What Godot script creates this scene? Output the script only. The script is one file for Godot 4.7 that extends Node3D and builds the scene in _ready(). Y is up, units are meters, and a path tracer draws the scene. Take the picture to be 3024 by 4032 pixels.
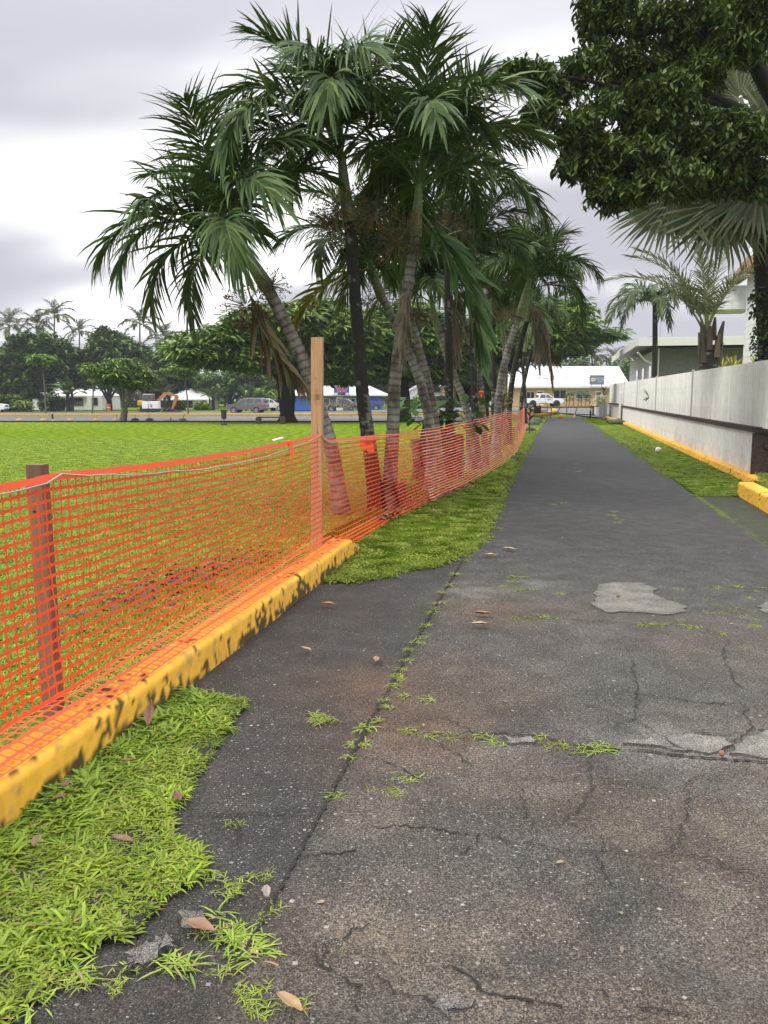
extends Node3D
# A palm-lined driveway beside a lawn fenced off with orange netting.
# World: the driveway runs along -z, y is up, metres. The camera stands at the origin, 1.6 m up.

const YAW := 11.708
var rng := RandomNumberGenerator.new()
var taken := {}
var M := {}
var T := {}


func _ready() -> void:
	rng.seed = 7
	# --- camera, sky, sun, exposure
	var cam := Camera3D.new()
	cam.name = "camera"
	cam.fov = 63.137
	cam.near = 0.05
	cam.far = 900.0
	cam.position = Vector3(0, 1.6, 0)
	cam.rotation_degrees = Vector3(-7.782, YAW, 0)
	cam.current = true
	add_child(cam)
	var e := Environment.new()
	e.background_mode = Environment.BG_SKY
	var sm := PanoramaSkyMaterial.new()
	sm.panorama = ImageTexture.create_from_image(overcast(1024, 512))
	e.sky = Sky.new()
	e.sky.sky_material = sm
	e.background_energy_multiplier = 1.0
	e.tonemap_mode = Environment.TONE_MAPPER_LINEAR
	e.tonemap_exposure = 1.5
	e.sdfgi_enabled = true
	e.ssao_enabled = true
	e.ssil_enabled = true
	e.fog_enabled = true
	e.fog_light_color = Color(0.86, 0.88, 0.92)
	e.fog_density = 0.0004
	var we := WorldEnvironment.new()
	we.name = "world_environment"
	we.environment = e
	add_child(we)
	var sun := DirectionalLight3D.new()
	sun.name = "sun"
	sun.light_energy = 0.5
	sun.light_angular_distance = 20.0
	sun.light_color = Color(1.0, 0.97, 0.92)
	sun.rotation_degrees = Vector3(-52, -48, 0)
	sun.shadow_enabled = true
	add_child(sun)
	# --- materials, then the place from the large to the small
	make_materials()
	build_ground()
	build_driveway()
	build_kerbs()
	build_right_wall()
	build_buildings()
	build_far_trees()
	build_palms()
	build_right_trees()
	build_fence()
	build_vehicles()
	build_street_things()
	build_small_things()
	build_grass()


# Layered cloud under a grey sheet, thinner in places; evaluated for every direction of the sky alike.
func overcast(w: int, h: int) -> Image:
	var im := Image.create(w, h, false, Image.FORMAT_RGBF)
	var a := FastNoiseLite.new()
	a.seed = 21
	a.noise_type = FastNoiseLite.TYPE_SIMPLEX_SMOOTH
	a.fractal_octaves = 5
	a.fractal_gain = 0.42
	a.frequency = 1.0
	var b := FastNoiseLite.new()
	b.seed = 5
	b.noise_type = FastNoiseLite.TYPE_SIMPLEX_SMOOTH
	b.fractal_octaves = 3
	b.frequency = 1.0
	for j in h:
		var up := PI * (0.5 - (j + 0.5) / h)
		var sy := sin(up)
		var cy := cos(up)
		for i in w:
			var phi := (i + 0.5) / w * TAU - PI
			var d := Vector3(sin(phi) * cy, maxf(sy, 0.0), -cos(phi) * cy)
			var p := Vector2(d.x, d.z) / (d.y + 0.16)
			var n := a.get_noise_3d(p.x * 0.5 + 3.1, p.y * 0.95 + 1.7, 0.4)
			var g := b.get_noise_3d(p.x * 0.2 + 0.6, p.y * 0.34 - 0.3, 3.3)
			var t := clampf(0.50 + 1.15 * g + 1.2 * n, 0.0, 1.0)
			t = t * t * (3.0 - 2.0 * t)
			var cie := 1.0 + 1.5 * maxf(0.0, sy - 0.3)
			var c := Color(0.41, 0.415, 0.46).lerp(Color(0.92, 0.915, 0.93), t)
			im.set_pixel(i, j, Color(c.r * cie, c.g * cie, c.b * cie))
	return im


# ---------------------------------------------------------------- mesh helper
class Mb:
	var v := PackedVector3Array()
	var n := PackedVector3Array()
	var u := PackedVector2Array()
	var c := PackedColorArray()
	var i := PackedInt32Array()
	var col := Color(1, 1, 1)

	func put(p: Vector3, nn: Vector3, uv := Vector2.ZERO) -> int:
		v.append(p)
		n.append(nn)
		u.append(uv)
		c.append(col)
		return v.size() - 1

	func tri(a: Vector3, b: Vector3, d: Vector3) -> void:   # counter-clockwise seen from outside
		var nn := (b - a).cross(d - a).normalized()
		var k := put(a, nn)
		put(b, nn)
		put(d, nn)
		i.append(k)
		i.append(k + 2)
		i.append(k + 1)

	func quad(a: Vector3, b: Vector3, d: Vector3, e: Vector3, s := Vector2(1, 1)) -> void:
		var nn := (d - a).cross(e - b).normalized()
		var k := put(a, nn, Vector2(0, s.y))
		put(b, nn, s)
		put(d, nn, Vector2(s.x, 0))
		put(e, nn, Vector2.ZERO)
		for q in [0, 2, 1, 0, 3, 2]:
			i.append(k + q)

	func box(o: Vector3, s: Vector3, ch := 0.0, bs := Basis()) -> void:   # centre, size, chamfer
		var h := s / 2.0
		var q := minf(ch, minf(h.x, minf(h.y, h.z)) * 0.9)
		for ax in 3:
			for sg in [-1.0, 1.0]:
				var nn := Vector3.ZERO
				nn[ax] = sg
				var a1: int = (ax + 1) % 3
				var a2: int = (ax + 2) % 3
				var w := Vector3.ZERO
				w[a1] = h[a1] - q
				var z := Vector3.ZERO
				z[a2] = (h[a2] - q) * sg
				var f := nn * h[ax]
				quad(o + bs * (f - w - z), o + bs * (f + w - z), o + bs * (f + w + z), o + bs * (f - w + z))
		if q > 0.0:
			for ax in 3:
				var a1: int = (ax + 1) % 3
				var a2: int = (ax + 2) % 3
				for s1 in [-1.0, 1.0]:
					for s2 in [-1.0, 1.0]:
						var l := Vector3.ZERO
						l[ax] = (h[ax] - q) * s1 * s2
						var e1 := Vector3.ZERO
						e1[a1] = h[a1] * s1
						e1[a2] = (h[a2] - q) * s2
						var e2 := Vector3.ZERO
						e2[a1] = (h[a1] - q) * s1
						e2[a2] = h[a2] * s2
						quad(o + bs * (e1 - l), o + bs * (e1 + l), o + bs * (e2 + l), o + bs * (e2 - l))
			for sx in [-1.0, 1.0]:
				for sy in [-1.0, 1.0]:
					for sz in [-1.0, 1.0]:
						var a := Vector3(h.x * sx, (h.y - q) * sy, (h.z - q) * sz)
						var b := Vector3((h.x - q) * sx, h.y * sy, (h.z - q) * sz)
						var d := Vector3((h.x - q) * sx, (h.y - q) * sy, h.z * sz)
						if sx * sy * sz > 0:
							tri(o + bs * a, o + bs * b, o + bs * d)
						else:
							tri(o + bs * a, o + bs * d, o + bs * b)

	func tube(pts: Array, rad: Array, sides := 8, cap := true, cols: Array = []) -> void:
		var m := pts.size()
		var up := Vector3.UP
		var t0: Vector3 = (pts[1] - pts[0]).normalized()
		if absf(t0.dot(up)) > 0.95:
			up = Vector3.RIGHT
		var x := up.cross(t0).normalized()
		var base := v.size()
		for k in m:
			var t: Vector3 = (pts[mini(k + 1, m - 1)] - pts[maxi(k - 1, 0)]).normalized()
			x = (x - t * x.dot(t)).normalized()
			var y := t.cross(x)
			var r: float = rad[mini(k, rad.size() - 1)]
			if cols.size():
				col = cols[mini(k, cols.size() - 1)]
			for s in sides + 1:
				var f := TAU * s / sides
				var d := x * cos(f) + y * sin(f)
				put(pts[k] + d * r, d, Vector2(float(s) / sides, k))
		for k in m - 1:
			for s in sides:
				var a := base + k * (sides + 1) + s
				var b := a + sides + 1
				for q in [a, b, a + 1, a + 1, b, b + 1]:
					i.append(q)
		if cap:
			for en in [0, m - 1]:
				var t: Vector3 = (pts[1] - pts[0]).normalized() * -1.0 if en == 0 else (pts[m - 1] - pts[m - 2]).normalized()
				var k0 := put(pts[en], t)
				for s in sides + 1:
					put(v[base + en * (sides + 1) + s], t)
				for s in sides:
					if en == 0:
						i.append_array([k0, k0 + 1 + s, k0 + 2 + s])
					else:
						i.append_array([k0, k0 + 2 + s, k0 + 1 + s])

	func lathe(o: Vector3, prof: Array, sides := 16, bs := Basis()) -> void:   # prof: (radius, height) from bottom to top
		for k in prof.size() - 1:
			var a: Vector2 = prof[k]
			var b: Vector2 = prof[k + 1]
			var e := b - a
			var base := v.size()
			for s in sides + 1:
				var f := TAU * s / sides
				var d := Vector3(cos(f), 0, sin(f))
				var nn := (bs * (d * e.y - Vector3.UP * e.x)).normalized()
				put(o + bs * (d * a.x + Vector3.UP * a.y), nn)
				put(o + bs * (d * b.x + Vector3.UP * b.y), nn)
			for s in sides:
				var q := base + s * 2
				i.append_array([q, q + 2, q + 1, q + 1, q + 2, q + 3])

	# polygon (x, y) counter-clockwise seen from +z, between two depths that may depend on y
	func slab(poly: PackedVector2Array, zf: Callable, zb: Callable) -> void:
		var ix := Geometry2D.triangulate_polygon(poly)
		for k in range(0, ix.size(), 3):
			var a := poly[ix[k]]
			var b := poly[ix[k + 1]]
			var d := poly[ix[k + 2]]
			if (b - a).cross(d - a) < 0:
				var s := b
				b = d
				d = s
			tri(Vector3(a.x, a.y, zf.call(a.y)), Vector3(b.x, b.y, zf.call(b.y)), Vector3(d.x, d.y, zf.call(d.y)))
			tri(Vector3(a.x, a.y, zb.call(a.y)), Vector3(d.x, d.y, zb.call(d.y)), Vector3(b.x, b.y, zb.call(b.y)))
		for k in poly.size():
			var a := poly[k]
			var b := poly[(k + 1) % poly.size()]
			quad(Vector3(a.x, a.y, zb.call(a.y)), Vector3(b.x, b.y, zb.call(b.y)), Vector3(b.x, b.y, zf.call(b.y)), Vector3(a.x, a.y, zf.call(a.y)))

	# a surface of rows x columns points with smooth normals; faces up when x runs right and rows run towards -z
	func grid(pts: PackedVector3Array, nx: int, ny: int, cols: PackedColorArray, uvs := 1.0) -> void:
		var base := v.size()
		for j in ny:
			for k in nx:
				var p := pts[j * nx + k]
				var dx := pts[j * nx + mini(k + 1, nx - 1)] - pts[j * nx + maxi(k - 1, 0)]
				var dy := pts[mini(j + 1, ny - 1) * nx + k] - pts[maxi(j - 1, 0) * nx + k]
				col = cols[j * nx + k] if cols.size() else col
				put(p, dx.cross(dy).normalized(), Vector2(p.x, p.z) * uvs)
		for j in ny - 1:
			for k in nx - 1:
				var a := base + j * nx + k
				i.append_array([a, a + nx, a + 1, a + 1, a + nx, a + nx + 1])

	func mesh() -> ArrayMesh:
		var arr := []
		arr.resize(Mesh.ARRAY_MAX)
		arr[Mesh.ARRAY_VERTEX] = v
		arr[Mesh.ARRAY_NORMAL] = n
		arr[Mesh.ARRAY_TEX_UV] = u
		arr[Mesh.ARRAY_COLOR] = c
		arr[Mesh.ARRAY_INDEX] = i
		var m := ArrayMesh.new()
		m.add_surface_from_arrays(Mesh.PRIMITIVE_TRIANGLES, arr)
		return m


# ---------------------------------------------------------------- node helpers
func numbered(called: String) -> String:
	if not taken.has(called):
		taken[called] = 0
		return called
	taken[called] += 1
	return "%s_%03d" % [called, taken[called]]


func tag(o: Node3D, label: String, category: String, group := "") -> Node3D:
	o.set_meta("label", label)
	o.set_meta("category", category)
	if group:
		o.set_meta("group", group)
	return o


func thing(called: String, label: String, category: String, at := Vector3.ZERO, turn := 0.0, group := "") -> Node3D:
	var o := Node3D.new()
	o.name = numbered(called)
	add_child(o)
	o.position = at
	o.rotation_degrees.y = turn
	return tag(o, label, category, group)


func part(called: String, mesh: Mesh, m: Material, parent: Node = null, label := "") -> MeshInstance3D:
	var o := MeshInstance3D.new()
	o.mesh = mesh
	o.material_override = m
	if parent == null:
		o.name = numbered(called)
		add_child(o)
	else:
		var k := 0
		var nm := called
		while parent.has_node(nm):
			k += 1
			nm = "%s_%03d" % [called, k]
		o.name = nm
		parent.add_child(o)
	if label:
		o.set_meta("label", label)
	return o


func struct(called: String, mesh: Mesh, m: Material, label := "") -> MeshInstance3D:
	var o := part(called, mesh, m)
	o.set_meta("kind", "structure")
	if label:
		o.set_meta("label", label)
	return o


func copy_of(src: Node3D, label: String, at: Vector3, turn := 0.0, group := "") -> Node3D:
	var o: Node3D = src.duplicate()
	var stem := String(src.name)
	if stem.length() > 4 and stem[stem.length() - 4] == "_" and stem.right(3).is_valid_int():
		stem = stem.left(stem.length() - 4)
	o.name = numbered(stem)
	add_child(o)
	o.position = at
	o.rotation_degrees.y = turn
	o.set_meta("label", label)
	if group:
		o.set_meta("group", group)
	return o


func scatter(called: String, mesh: Mesh, m: Material, xf: Array, cols: Array, parent: Node = null, label := "", category := "") -> MultiMeshInstance3D:
	var mm := MultiMesh.new()
	mm.transform_format = MultiMesh.TRANSFORM_3D
	mm.use_colors = true
	mm.mesh = mesh
	mm.instance_count = xf.size()
	for k in xf.size():
		mm.set_instance_transform(k, xf[k])
		mm.set_instance_color(k, cols[k] if cols.size() > 1 else cols[0])
	var o := MultiMeshInstance3D.new()
	o.multimesh = mm
	o.material_override = m
	if parent:
		var k := 0
		var nm := called
		while parent.has_node(nm):
			k += 1
			nm = "%s_%03d" % [called, k]
		o.name = nm
		parent.add_child(o)
	else:
		o.name = numbered(called)
		add_child(o)
	o.set_meta("kind", "stuff")
	if label:
		o.set_meta("label", label)
	if category:
		o.set_meta("category", category)
	return o


func rr(a: float, b: float) -> float:
	return rng.randf_range(a, b)


func one(mb: Mb) -> ArrayMesh:
	return mb.mesh()


func bx(o: Vector3, s: Vector3, ch := 0.0) -> ArrayMesh:
	var b := Mb.new()
	b.box(o, s, ch)
	return b.mesh()


func rod(a: Vector3, b: Vector3, r: float, sides := 8, r2 := -1.0) -> ArrayMesh:
	var m := Mb.new()
	m.tube([a, b], [r, r if r2 < 0 else r2], sides)
	return m.mesh()


func smooth_path(pts: Array, step: float) -> Array:
	var cv := Curve3D.new()
	for k in pts.size():
		var tg: Vector3 = (pts[mini(k + 1, pts.size() - 1)] - pts[maxi(k - 1, 0)]) / 6.0
		cv.add_point(pts[k], -tg, tg)
	var l := cv.get_baked_length()
	var out := []
	var m := maxi(2, int(l / step))
	for k in m + 1:
		out.append(cv.sample_baked(l * k / m))
	return out


func from_up(d: Vector3) -> Basis:   # turns +y towards d
	var y := d.normalized()
	var x := Vector3.FORWARD.cross(y) if absf(y.z) < 0.9 else Vector3.RIGHT.cross(y)
	x = x.normalized()
	return Basis(x, y, x.cross(y))


# ---------------------------------------------------------------- materials
func ntex(sd: int, freq: float, lo: Color, hi: Color, size := 512, oct := 4, p0 := 0.0, p1 := 1.0, kind := FastNoiseLite.TYPE_SIMPLEX_SMOOTH, gain := 0.55) -> NoiseTexture2D:
	var nz := FastNoiseLite.new()
	nz.seed = sd
	nz.noise_type = kind
	nz.frequency = freq
	nz.fractal_octaves = oct
	nz.fractal_gain = gain
	var t := NoiseTexture2D.new()
	t.width = size
	t.height = size
	t.seamless = true
	t.noise = nz
	var g := Gradient.new()
	g.offsets = PackedFloat32Array([p0, p1])
	g.colors = PackedColorArray([lo, hi])
	t.color_ramp = g
	return t


func mat(c: Color, rough := 0.8, tex := "", scale := 1.0, bump := 0.0, metal := 0.0) -> StandardMaterial3D:
	var m := StandardMaterial3D.new()
	m.albedo_color = c.linear_to_srgb()
	m.roughness = rough
	m.metallic = metal
	if tex:
		m.albedo_texture = T[tex]
		m.uv1_triplanar = true
		m.uv1_world_triplanar = false
		m.uv1_scale = Vector3.ONE * scale
		if bump > 0.0:
			m.heightmap_enabled = true
			m.heightmap_texture = T[tex]
			m.heightmap_scale = bump
	return m


func vmat(rough := 0.8, tex := "", scale := 1.0, bump := 0.0, back := 0.0) -> StandardMaterial3D:
	var m := mat(Color(1, 1, 1), rough, tex, scale, bump)
	m.vertex_color_use_as_albedo = true
	if back > 0.0:
		m.backlight_enabled = true
		m.backlight = Color(back, back, back * 0.7)
	return m


func make_materials() -> void:
	T.fine = ntex(1, 0.12, Color(0.45, 0.45, 0.45), Color(1, 1, 1), 512, 4, 0.2, 0.75)
	T.soft = ntex(2, 0.02, Color(0.72, 0.72, 0.72), Color(1, 1, 1), 512, 5, 0.25, 0.75)
	T.wood = ntex(3, 0.03, Color(0.6, 0.56, 0.52), Color(1, 1, 1), 512, 4, 0.25, 0.75)
	T.grit = ntex(4, 0.21, Color(0.34, 0.34, 0.34), Color(1, 1, 1), 1024, 3, 0.26, 0.78, FastNoiseLite.TYPE_VALUE, 0.7)
	T.blot = ntex(8, 0.012, Color(0.86, 0.855, 0.85), Color(1, 1, 1), 1024, 6, 0.3, 0.7)
	T.streak = ntex(9, 0.015, Color(0.94, 0.94, 0.93), Color(1, 1, 1), 512, 4, 0.3, 0.65)
	T.lawn = ntex(10, 0.05, Color(0.62, 0.66, 0.5), Color(1, 1, 1), 1024, 5, 0.25, 0.75)
	M.leaf = vmat(0.5, "", 1.0, 0.0, 0.55)
	M.leaf.metallic_specular = 0.28
	M.dry = vmat(0.8, "", 1.0, 0.0, 0.25)
	M.blade = vmat(0.5, "", 1.0, 0.0, 0.6)
	M.blade.metallic_specular = 0.3
	M.bark = vmat(0.9, "fine", 3.0, 1.2)
	M.bark_far = mat(Color(0.05, 0.042, 0.034), 0.9, "fine", 0.5)
	M.bark_pale = mat(Color(0.22, 0.2, 0.165), 0.9, "fine", 0.6)
	M.dark_bark = mat(Color(0.022, 0.02, 0.016), 0.85, "fine", 1.2, 1.0)
	M.shaft = vmat(0.5, "soft", 1.2)
	M.white = mat(Color(0.78, 0.78, 0.78), 0.6, "streak", 0.3)
	M.post = mat(Color(0.42, 0.42, 0.42), 0.6)
	M.white_wall = mat(Color(0.80, 0.80, 0.83), 0.75, "streak", 0.4)
	M.white_roof = mat(Color(0.60, 0.60, 0.635), 0.5, "streak", 0.25)
	M.peach = mat(Color(0.62, 0.40, 0.26), 0.8, "streak", 0.4)
	M.grey_wall = mat(Color(0.16, 0.155, 0.15), 0.85, "streak", 0.5)
	M.trim = mat(Color(0.62, 0.62, 0.6), 0.6)
	M.dark = mat(Color(0.018, 0.018, 0.02), 0.55)
	M.black_rubber = mat(Color(0.014, 0.014, 0.015), 0.8)
	M.glass = mat(Color(0.02, 0.025, 0.028), 0.06)
	M.glass.metallic_specular = 0.8
	M.chrome = mat(Color(0.55, 0.55, 0.56), 0.3, "", 1.0, 0.0, 0.9)
	M.blue = mat(Color(0.03, 0.12, 0.5), 0.6, "streak", 0.5)
	M.paint_white = mat(Color(0.78, 0.78, 0.79), 0.3)
	M.paint_white.clearcoat_enabled = true
	M.paint_white.clearcoat = 0.6
	M.paint_grey = mat(Color(0.13, 0.125, 0.12), 0.32, "", 1.0, 0.0, 0.45)
	M.paint_grey.clearcoat_enabled = true
	M.paint_blue = mat(Color(0.02, 0.075, 0.28), 0.3, "", 1.0, 0.0, 0.3)
	M.paint_blue.clearcoat_enabled = true
	M.yellow = mat(Color(0.72, 0.40, 0.03), 0.65, "soft", 1.0)
	M.orange = mat(Color(0.85, 0.16, 0.03), 0.55)
	M.rust = mat(Color(0.34, 0.16, 0.06), 0.75, "fine", 1.5)
	M.red_lamp = mat(Color(0.5, 0.015, 0.01), 0.2)
	M.lamp_clear = mat(Color(0.7, 0.7, 0.68), 0.15)
	M.stone = mat(Color(0.10, 0.10, 0.085), 0.95, "fine", 1.2, 2.0)
	M.lava = mat(Color(0.028, 0.029, 0.03), 0.9, "fine", 0.7, 2.0)
	M.twine = mat(Color(0.40, 0.38, 0.34), 0.8)
	M.net = vmat(0.38, "", 1.0, 0.0, 0.3)
	M.tape = mat(Color(0.95, 0.10, 0.02), 0.5)
	M.concrete = vmat(0.9, "grit", 1.6, 0.5)
	M.rock = vmat(0.75)
	M.kerb = vmat(0.7, "streak", 1.4)
	M.plain = vmat(0.7)
	M.card = mat(Color(0.7, 0.66, 0.6), 0.7)
	M.brown_trim = mat(Color(0.055, 0.032, 0.026), 0.7, "soft", 1.0)
	M.wall_paint = vmat(0.8, "streak", 0.7)
	M.sheet = vmat(0.45, "streak", 0.35)
	M.asphalt = vmat(0.66, "grit", 1.1, 0.6)
	M.asphalt.detail_enabled = true
	M.asphalt.detail_albedo = T.blot
	M.asphalt.detail_blend_mode = BaseMaterial3D.BLEND_MODE_MUL
	M.asphalt.detail_uv_layer = BaseMaterial3D.DETAIL_UV_2
	M.asphalt.uv2_triplanar = true
	M.asphalt.uv2_scale = Vector3.ONE * 0.23
	M.asphalt.metallic_specular = 0.42
	M.road = mat(Color(0.11, 0.11, 0.112), 0.5, "soft", 0.12)
	M.lawn = vmat(0.9, "lawn", 0.5)
	M.lawn.metallic_specular = 0.0
	M.lawn.detail_enabled = true
	M.lawn.detail_albedo = T.lawn
	M.lawn.detail_blend_mode = BaseMaterial3D.BLEND_MODE_MUL
	M.lawn.detail_uv_layer = BaseMaterial3D.DETAIL_UV_2
	M.lawn.uv2_triplanar = true
	M.lawn.uv2_scale = Vector3.ONE * 0.043


# ---------------------------------------------------------------- the setting
func sstep(a: float, b: float, x: float) -> float:
	var t := clampf((x - a) / (b - a), 0.0, 1.0)
	return t * t * (3.0 - 2.0 * t)


func lie(a: float, c: float) -> float:   # height of the land, a metres to the right and c metres ahead
	if c <= 1.0:
		return 0.0
	return sstep(62, 112, c) * (-0.2 + 0.65 * sstep(600, 1130, 829.5 + 1800.0 * a / c))


func ahead(a: float, c: float, y := 0.0) -> Vector3:
	var r := deg_to_rad(YAW)
	return Vector3(a * cos(r) - c * sin(r), y, -a * sin(r) - c * cos(r))


func land(x: float, z: float) -> float:
	var r := deg_to_rad(YAW)
	return lie(x * cos(r) - z * sin(r), -x * sin(r) - z * cos(r))


func sheet_ahead(a0: float, a1: float, c0: float, c1: float, lift: float, sa: float, sc: float) -> ArrayMesh:
	var m := Mb.new()
	var nx := int((a1 - a0) / sa) + 2
	var ny := int((c1 - c0) / sc) + 2
	var pts := PackedVector3Array()
	for j in ny:
		for k in nx:
			var a := lerpf(a0, a1, k / (nx - 1.0))
			var c := lerpf(c0, c1, j / (ny - 1.0))
			pts.append(ahead(a, c, lie(a, c) + lift))
	m.grid(pts, nx, ny, PackedColorArray())
	return m.mesh()


func build_ground() -> void:
	var m := Mb.new()
	var cs := [-80.0, -40.0, -15.0, 0.0, 10.0, 20.0, 30.0, 40.0, 50.0]
	for k in 24:
		cs.append(54.0 + k * 3.0)
	cs.append_array([135.0, 160.0, 200.0, 300.0, 500.0, 800.0])
	var pts := PackedVector3Array()
	var cols := PackedColorArray()
	var nz := FastNoiseLite.new()
	nz.seed = 31
	nz.frequency = 0.03
	for c in cs:
		for k in 121:
			var a := (k - 60) * 3.2 * maxf(1.0, c / 110.0)
			var p := ahead(a, c, lie(a, c))
			pts.append(p)
			var t := clampf(0.5 + 0.9 * nz.get_noise_2d(p.x, p.z * 2.2) + 0.4 * nz.get_noise_2d(p.x * 5.0, p.z * 9.0), 0.0, 1.0)
			cols.append(Color(0.27, 0.385, 0.05).lerp(Color(0.36, 0.46, 0.065), t))
	m.grid(pts, 121, cs.size(), cols)
	struct("lawn", m.mesh(), M.lawn, "mown green lawn running from the netting fence to the road").position.y = -0.03
	# roads across the far end: the near one wet and pale, a grassed median with an orange kerb, then the main road
	struct("side_road", sheet_ahead(-120, 8, 57.5, 74.5, 0.05, 4, 3), M.road, "pale wet asphalt road along the far edge of the lawn")
	struct("main_road", sheet_ahead(-160, 140, 88, 109, 0.06, 4, 3), M.road, "main road in front of the far houses and shops")
	struct("crossing", sheet_ahead(17, 40, 66, 90, 0.075, 2, 2), M.road, "asphalt mouth of the driveway behind the boom gate")
	var k := Mb.new()
	for s in 40:
		var a := -45.0 + s * 1.5
		if a < 11.5:
			var p := ahead(a + 0.75, 75.2)
			k.box(Vector3(p.x, land(p.x, p.z) + 0.1, p.z), Vector3(1.5, 0.3, 0.3), 0.04, Basis(Vector3.UP, deg_to_rad(YAW)))
	struct("median_kerb", k.mesh(), M.yellow, "orange yellow kerb edging the grass strip between the two roads")
	# the kerbed tip of the median by the gate
	k = Mb.new()
	k.tube([Vector3(-3.772, 0.104, -72.748), Vector3(-1.866, 0.143, -73.143), Vector3(-1.001, 0.224, -75.365), Vector3(-0.219, 0.364, -79.612), Vector3(-0.421, 0.407, -85.698)], [0.22], 6)
	struct("island_kerb", k.mesh(), M.yellow, "yellow kerb curving around the tip of the median by the gate")


func in_poly(p: Vector2, poly: Array) -> bool:
	return Geometry2D.is_point_in_polygon(p, PackedVector2Array(poly))


func near_line(p: Vector2, line: Array) -> float:
	var best := 1e9
	for k in line.size() - 1:
		best = minf(best, p.distance_to(Geometry2D.get_closest_point_to_segment(p, line[k], line[k + 1])))
	return best


func ribbon(line: Array, w: float, y: float, seed_at: int, wild := 1.0) -> ArrayMesh:
	var r := RandomNumberGenerator.new()
	r.seed = seed_at
	var m := Mb.new()
	var pts := []
	for k in line.size() - 1:
		var a: Vector2 = line[k]
		var b: Vector2 = line[k + 1]
		var n := maxi(2, int(a.distance_to(b) / 0.022))
		for s in n:
			var nm := (b - a).orthogonal().normalized()
			pts.append(a.lerp(b, float(s) / n) + nm * r.randf_range(-1, 1) * 0.011 * wild)
	pts.append(line[-1])
	for k in pts.size() - 1:
		var a: Vector2 = pts[k]
		var b: Vector2 = pts[k + 1]
		var f := sin(PI * clampf((k + 0.5) / pts.size() * 1.6, 0.0, 0.5))
		var g := sin(PI * clampf((pts.size() - k - 0.5) / pts.size() * 1.6, 0.0, 0.5))
		var nm := (b - a).orthogonal().normalized() * w * 0.5 * (0.5 + 0.5 * minf(f, g)) * r.randf_range(0.3, 1.5)
		var l1: Vector2 = a - nm if k == 0 else pts[k] - (pts[k + 1] - pts[k - 1]).orthogonal().normalized() * nm.length()
		var r1: Vector2 = a * 2.0 - l1
		m.quad(Vector3(l1.x, y, l1.y), Vector3(b.x - nm.x, y, b.y - nm.y), Vector3(b.x + nm.x, y, b.y + nm.y), Vector3(r1.x, y, r1.y))
	return m.mesh()


func blotch(poly: Array, h: float, c: Color, sd: int, m: Mb) -> void:   # an irregular slab lying on the drive
	var r := RandomNumberGenerator.new()
	r.seed = sd
	var ring := []
	for k in poly.size():
		var a: Vector2 = poly[k]
		var b: Vector2 = poly[(k + 1) % poly.size()]
		var n := maxi(2, int(a.distance_to(b) / 0.05))
		for s in n:
			ring.append(a.lerp(b, float(s) / n) + Vector2(r.randf_range(-1, 1), r.randf_range(-1, 1)) * 0.022)
	var nz := FastNoiseLite.new()
	nz.seed = sd
	nz.frequency = 5.0
	var edge := PackedVector2Array(ring)
	var all := PackedVector2Array(ring)
	var lo := Vector2(1e9, 1e9)
	var hi := -lo
	for p in ring:
		lo = lo.min(p)
		hi = hi.max(p)
	var grain := clampf((hi - lo).length() / 22.0, 0.035, 0.6)
	for k in 420:   # points inside, so that colour and height can vary
		var p := Vector2(r.randf_range(lo.x, hi.x), r.randf_range(lo.y, hi.y))
		if Geometry2D.is_point_in_polygon(p, edge):
			all.append(p)
	var ix := Geometry2D.triangulate_delaunay(all)
	var base := m.v.size()
	for k in all.size():
		var p := all[k]
		var d := 1e9
		for q in range(0, ring.size(), 2):
			d = minf(d, p.distance_squared_to(ring[q]))
		var n := nz.get_noise_2d(p.x, p.y)
		m.col = c * (1.0 + 0.45 * n) * lerpf(0.72, 1.0, clampf(sqrt(d) / grain, 0.0, 1.0))
		m.put(Vector3(p.x, h + 0.004 * n, p.y), Vector3(0.25 * n, 1, 0.2 * n).normalized())
	for k in range(0, ix.size(), 3):
		var a := all[ix[k]]
		var b := all[ix[k + 1]]
		var d := all[ix[k + 2]]
		if not Geometry2D.is_point_in_polygon((a + b + d) / 3.0, edge):
			continue
		if (b - a).cross(d - a) > 0:
			m.i.append_array([base + ix[k], base + ix[k + 1], base + ix[k + 2]])
		else:
			m.i.append_array([base + ix[k], base + ix[k + 2], base + ix[k + 1]])
	m.col = c * 0.6
	for k in ring.size():
		var a: Vector2 = ring[k]
		var b: Vector2 = ring[(k + 1) % ring.size()]
		m.quad(Vector3(b.x, -0.002, b.y), Vector3(a.x, -0.002, a.y), Vector3(a.x, h, a.y), Vector3(b.x, h, b.y))


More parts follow.
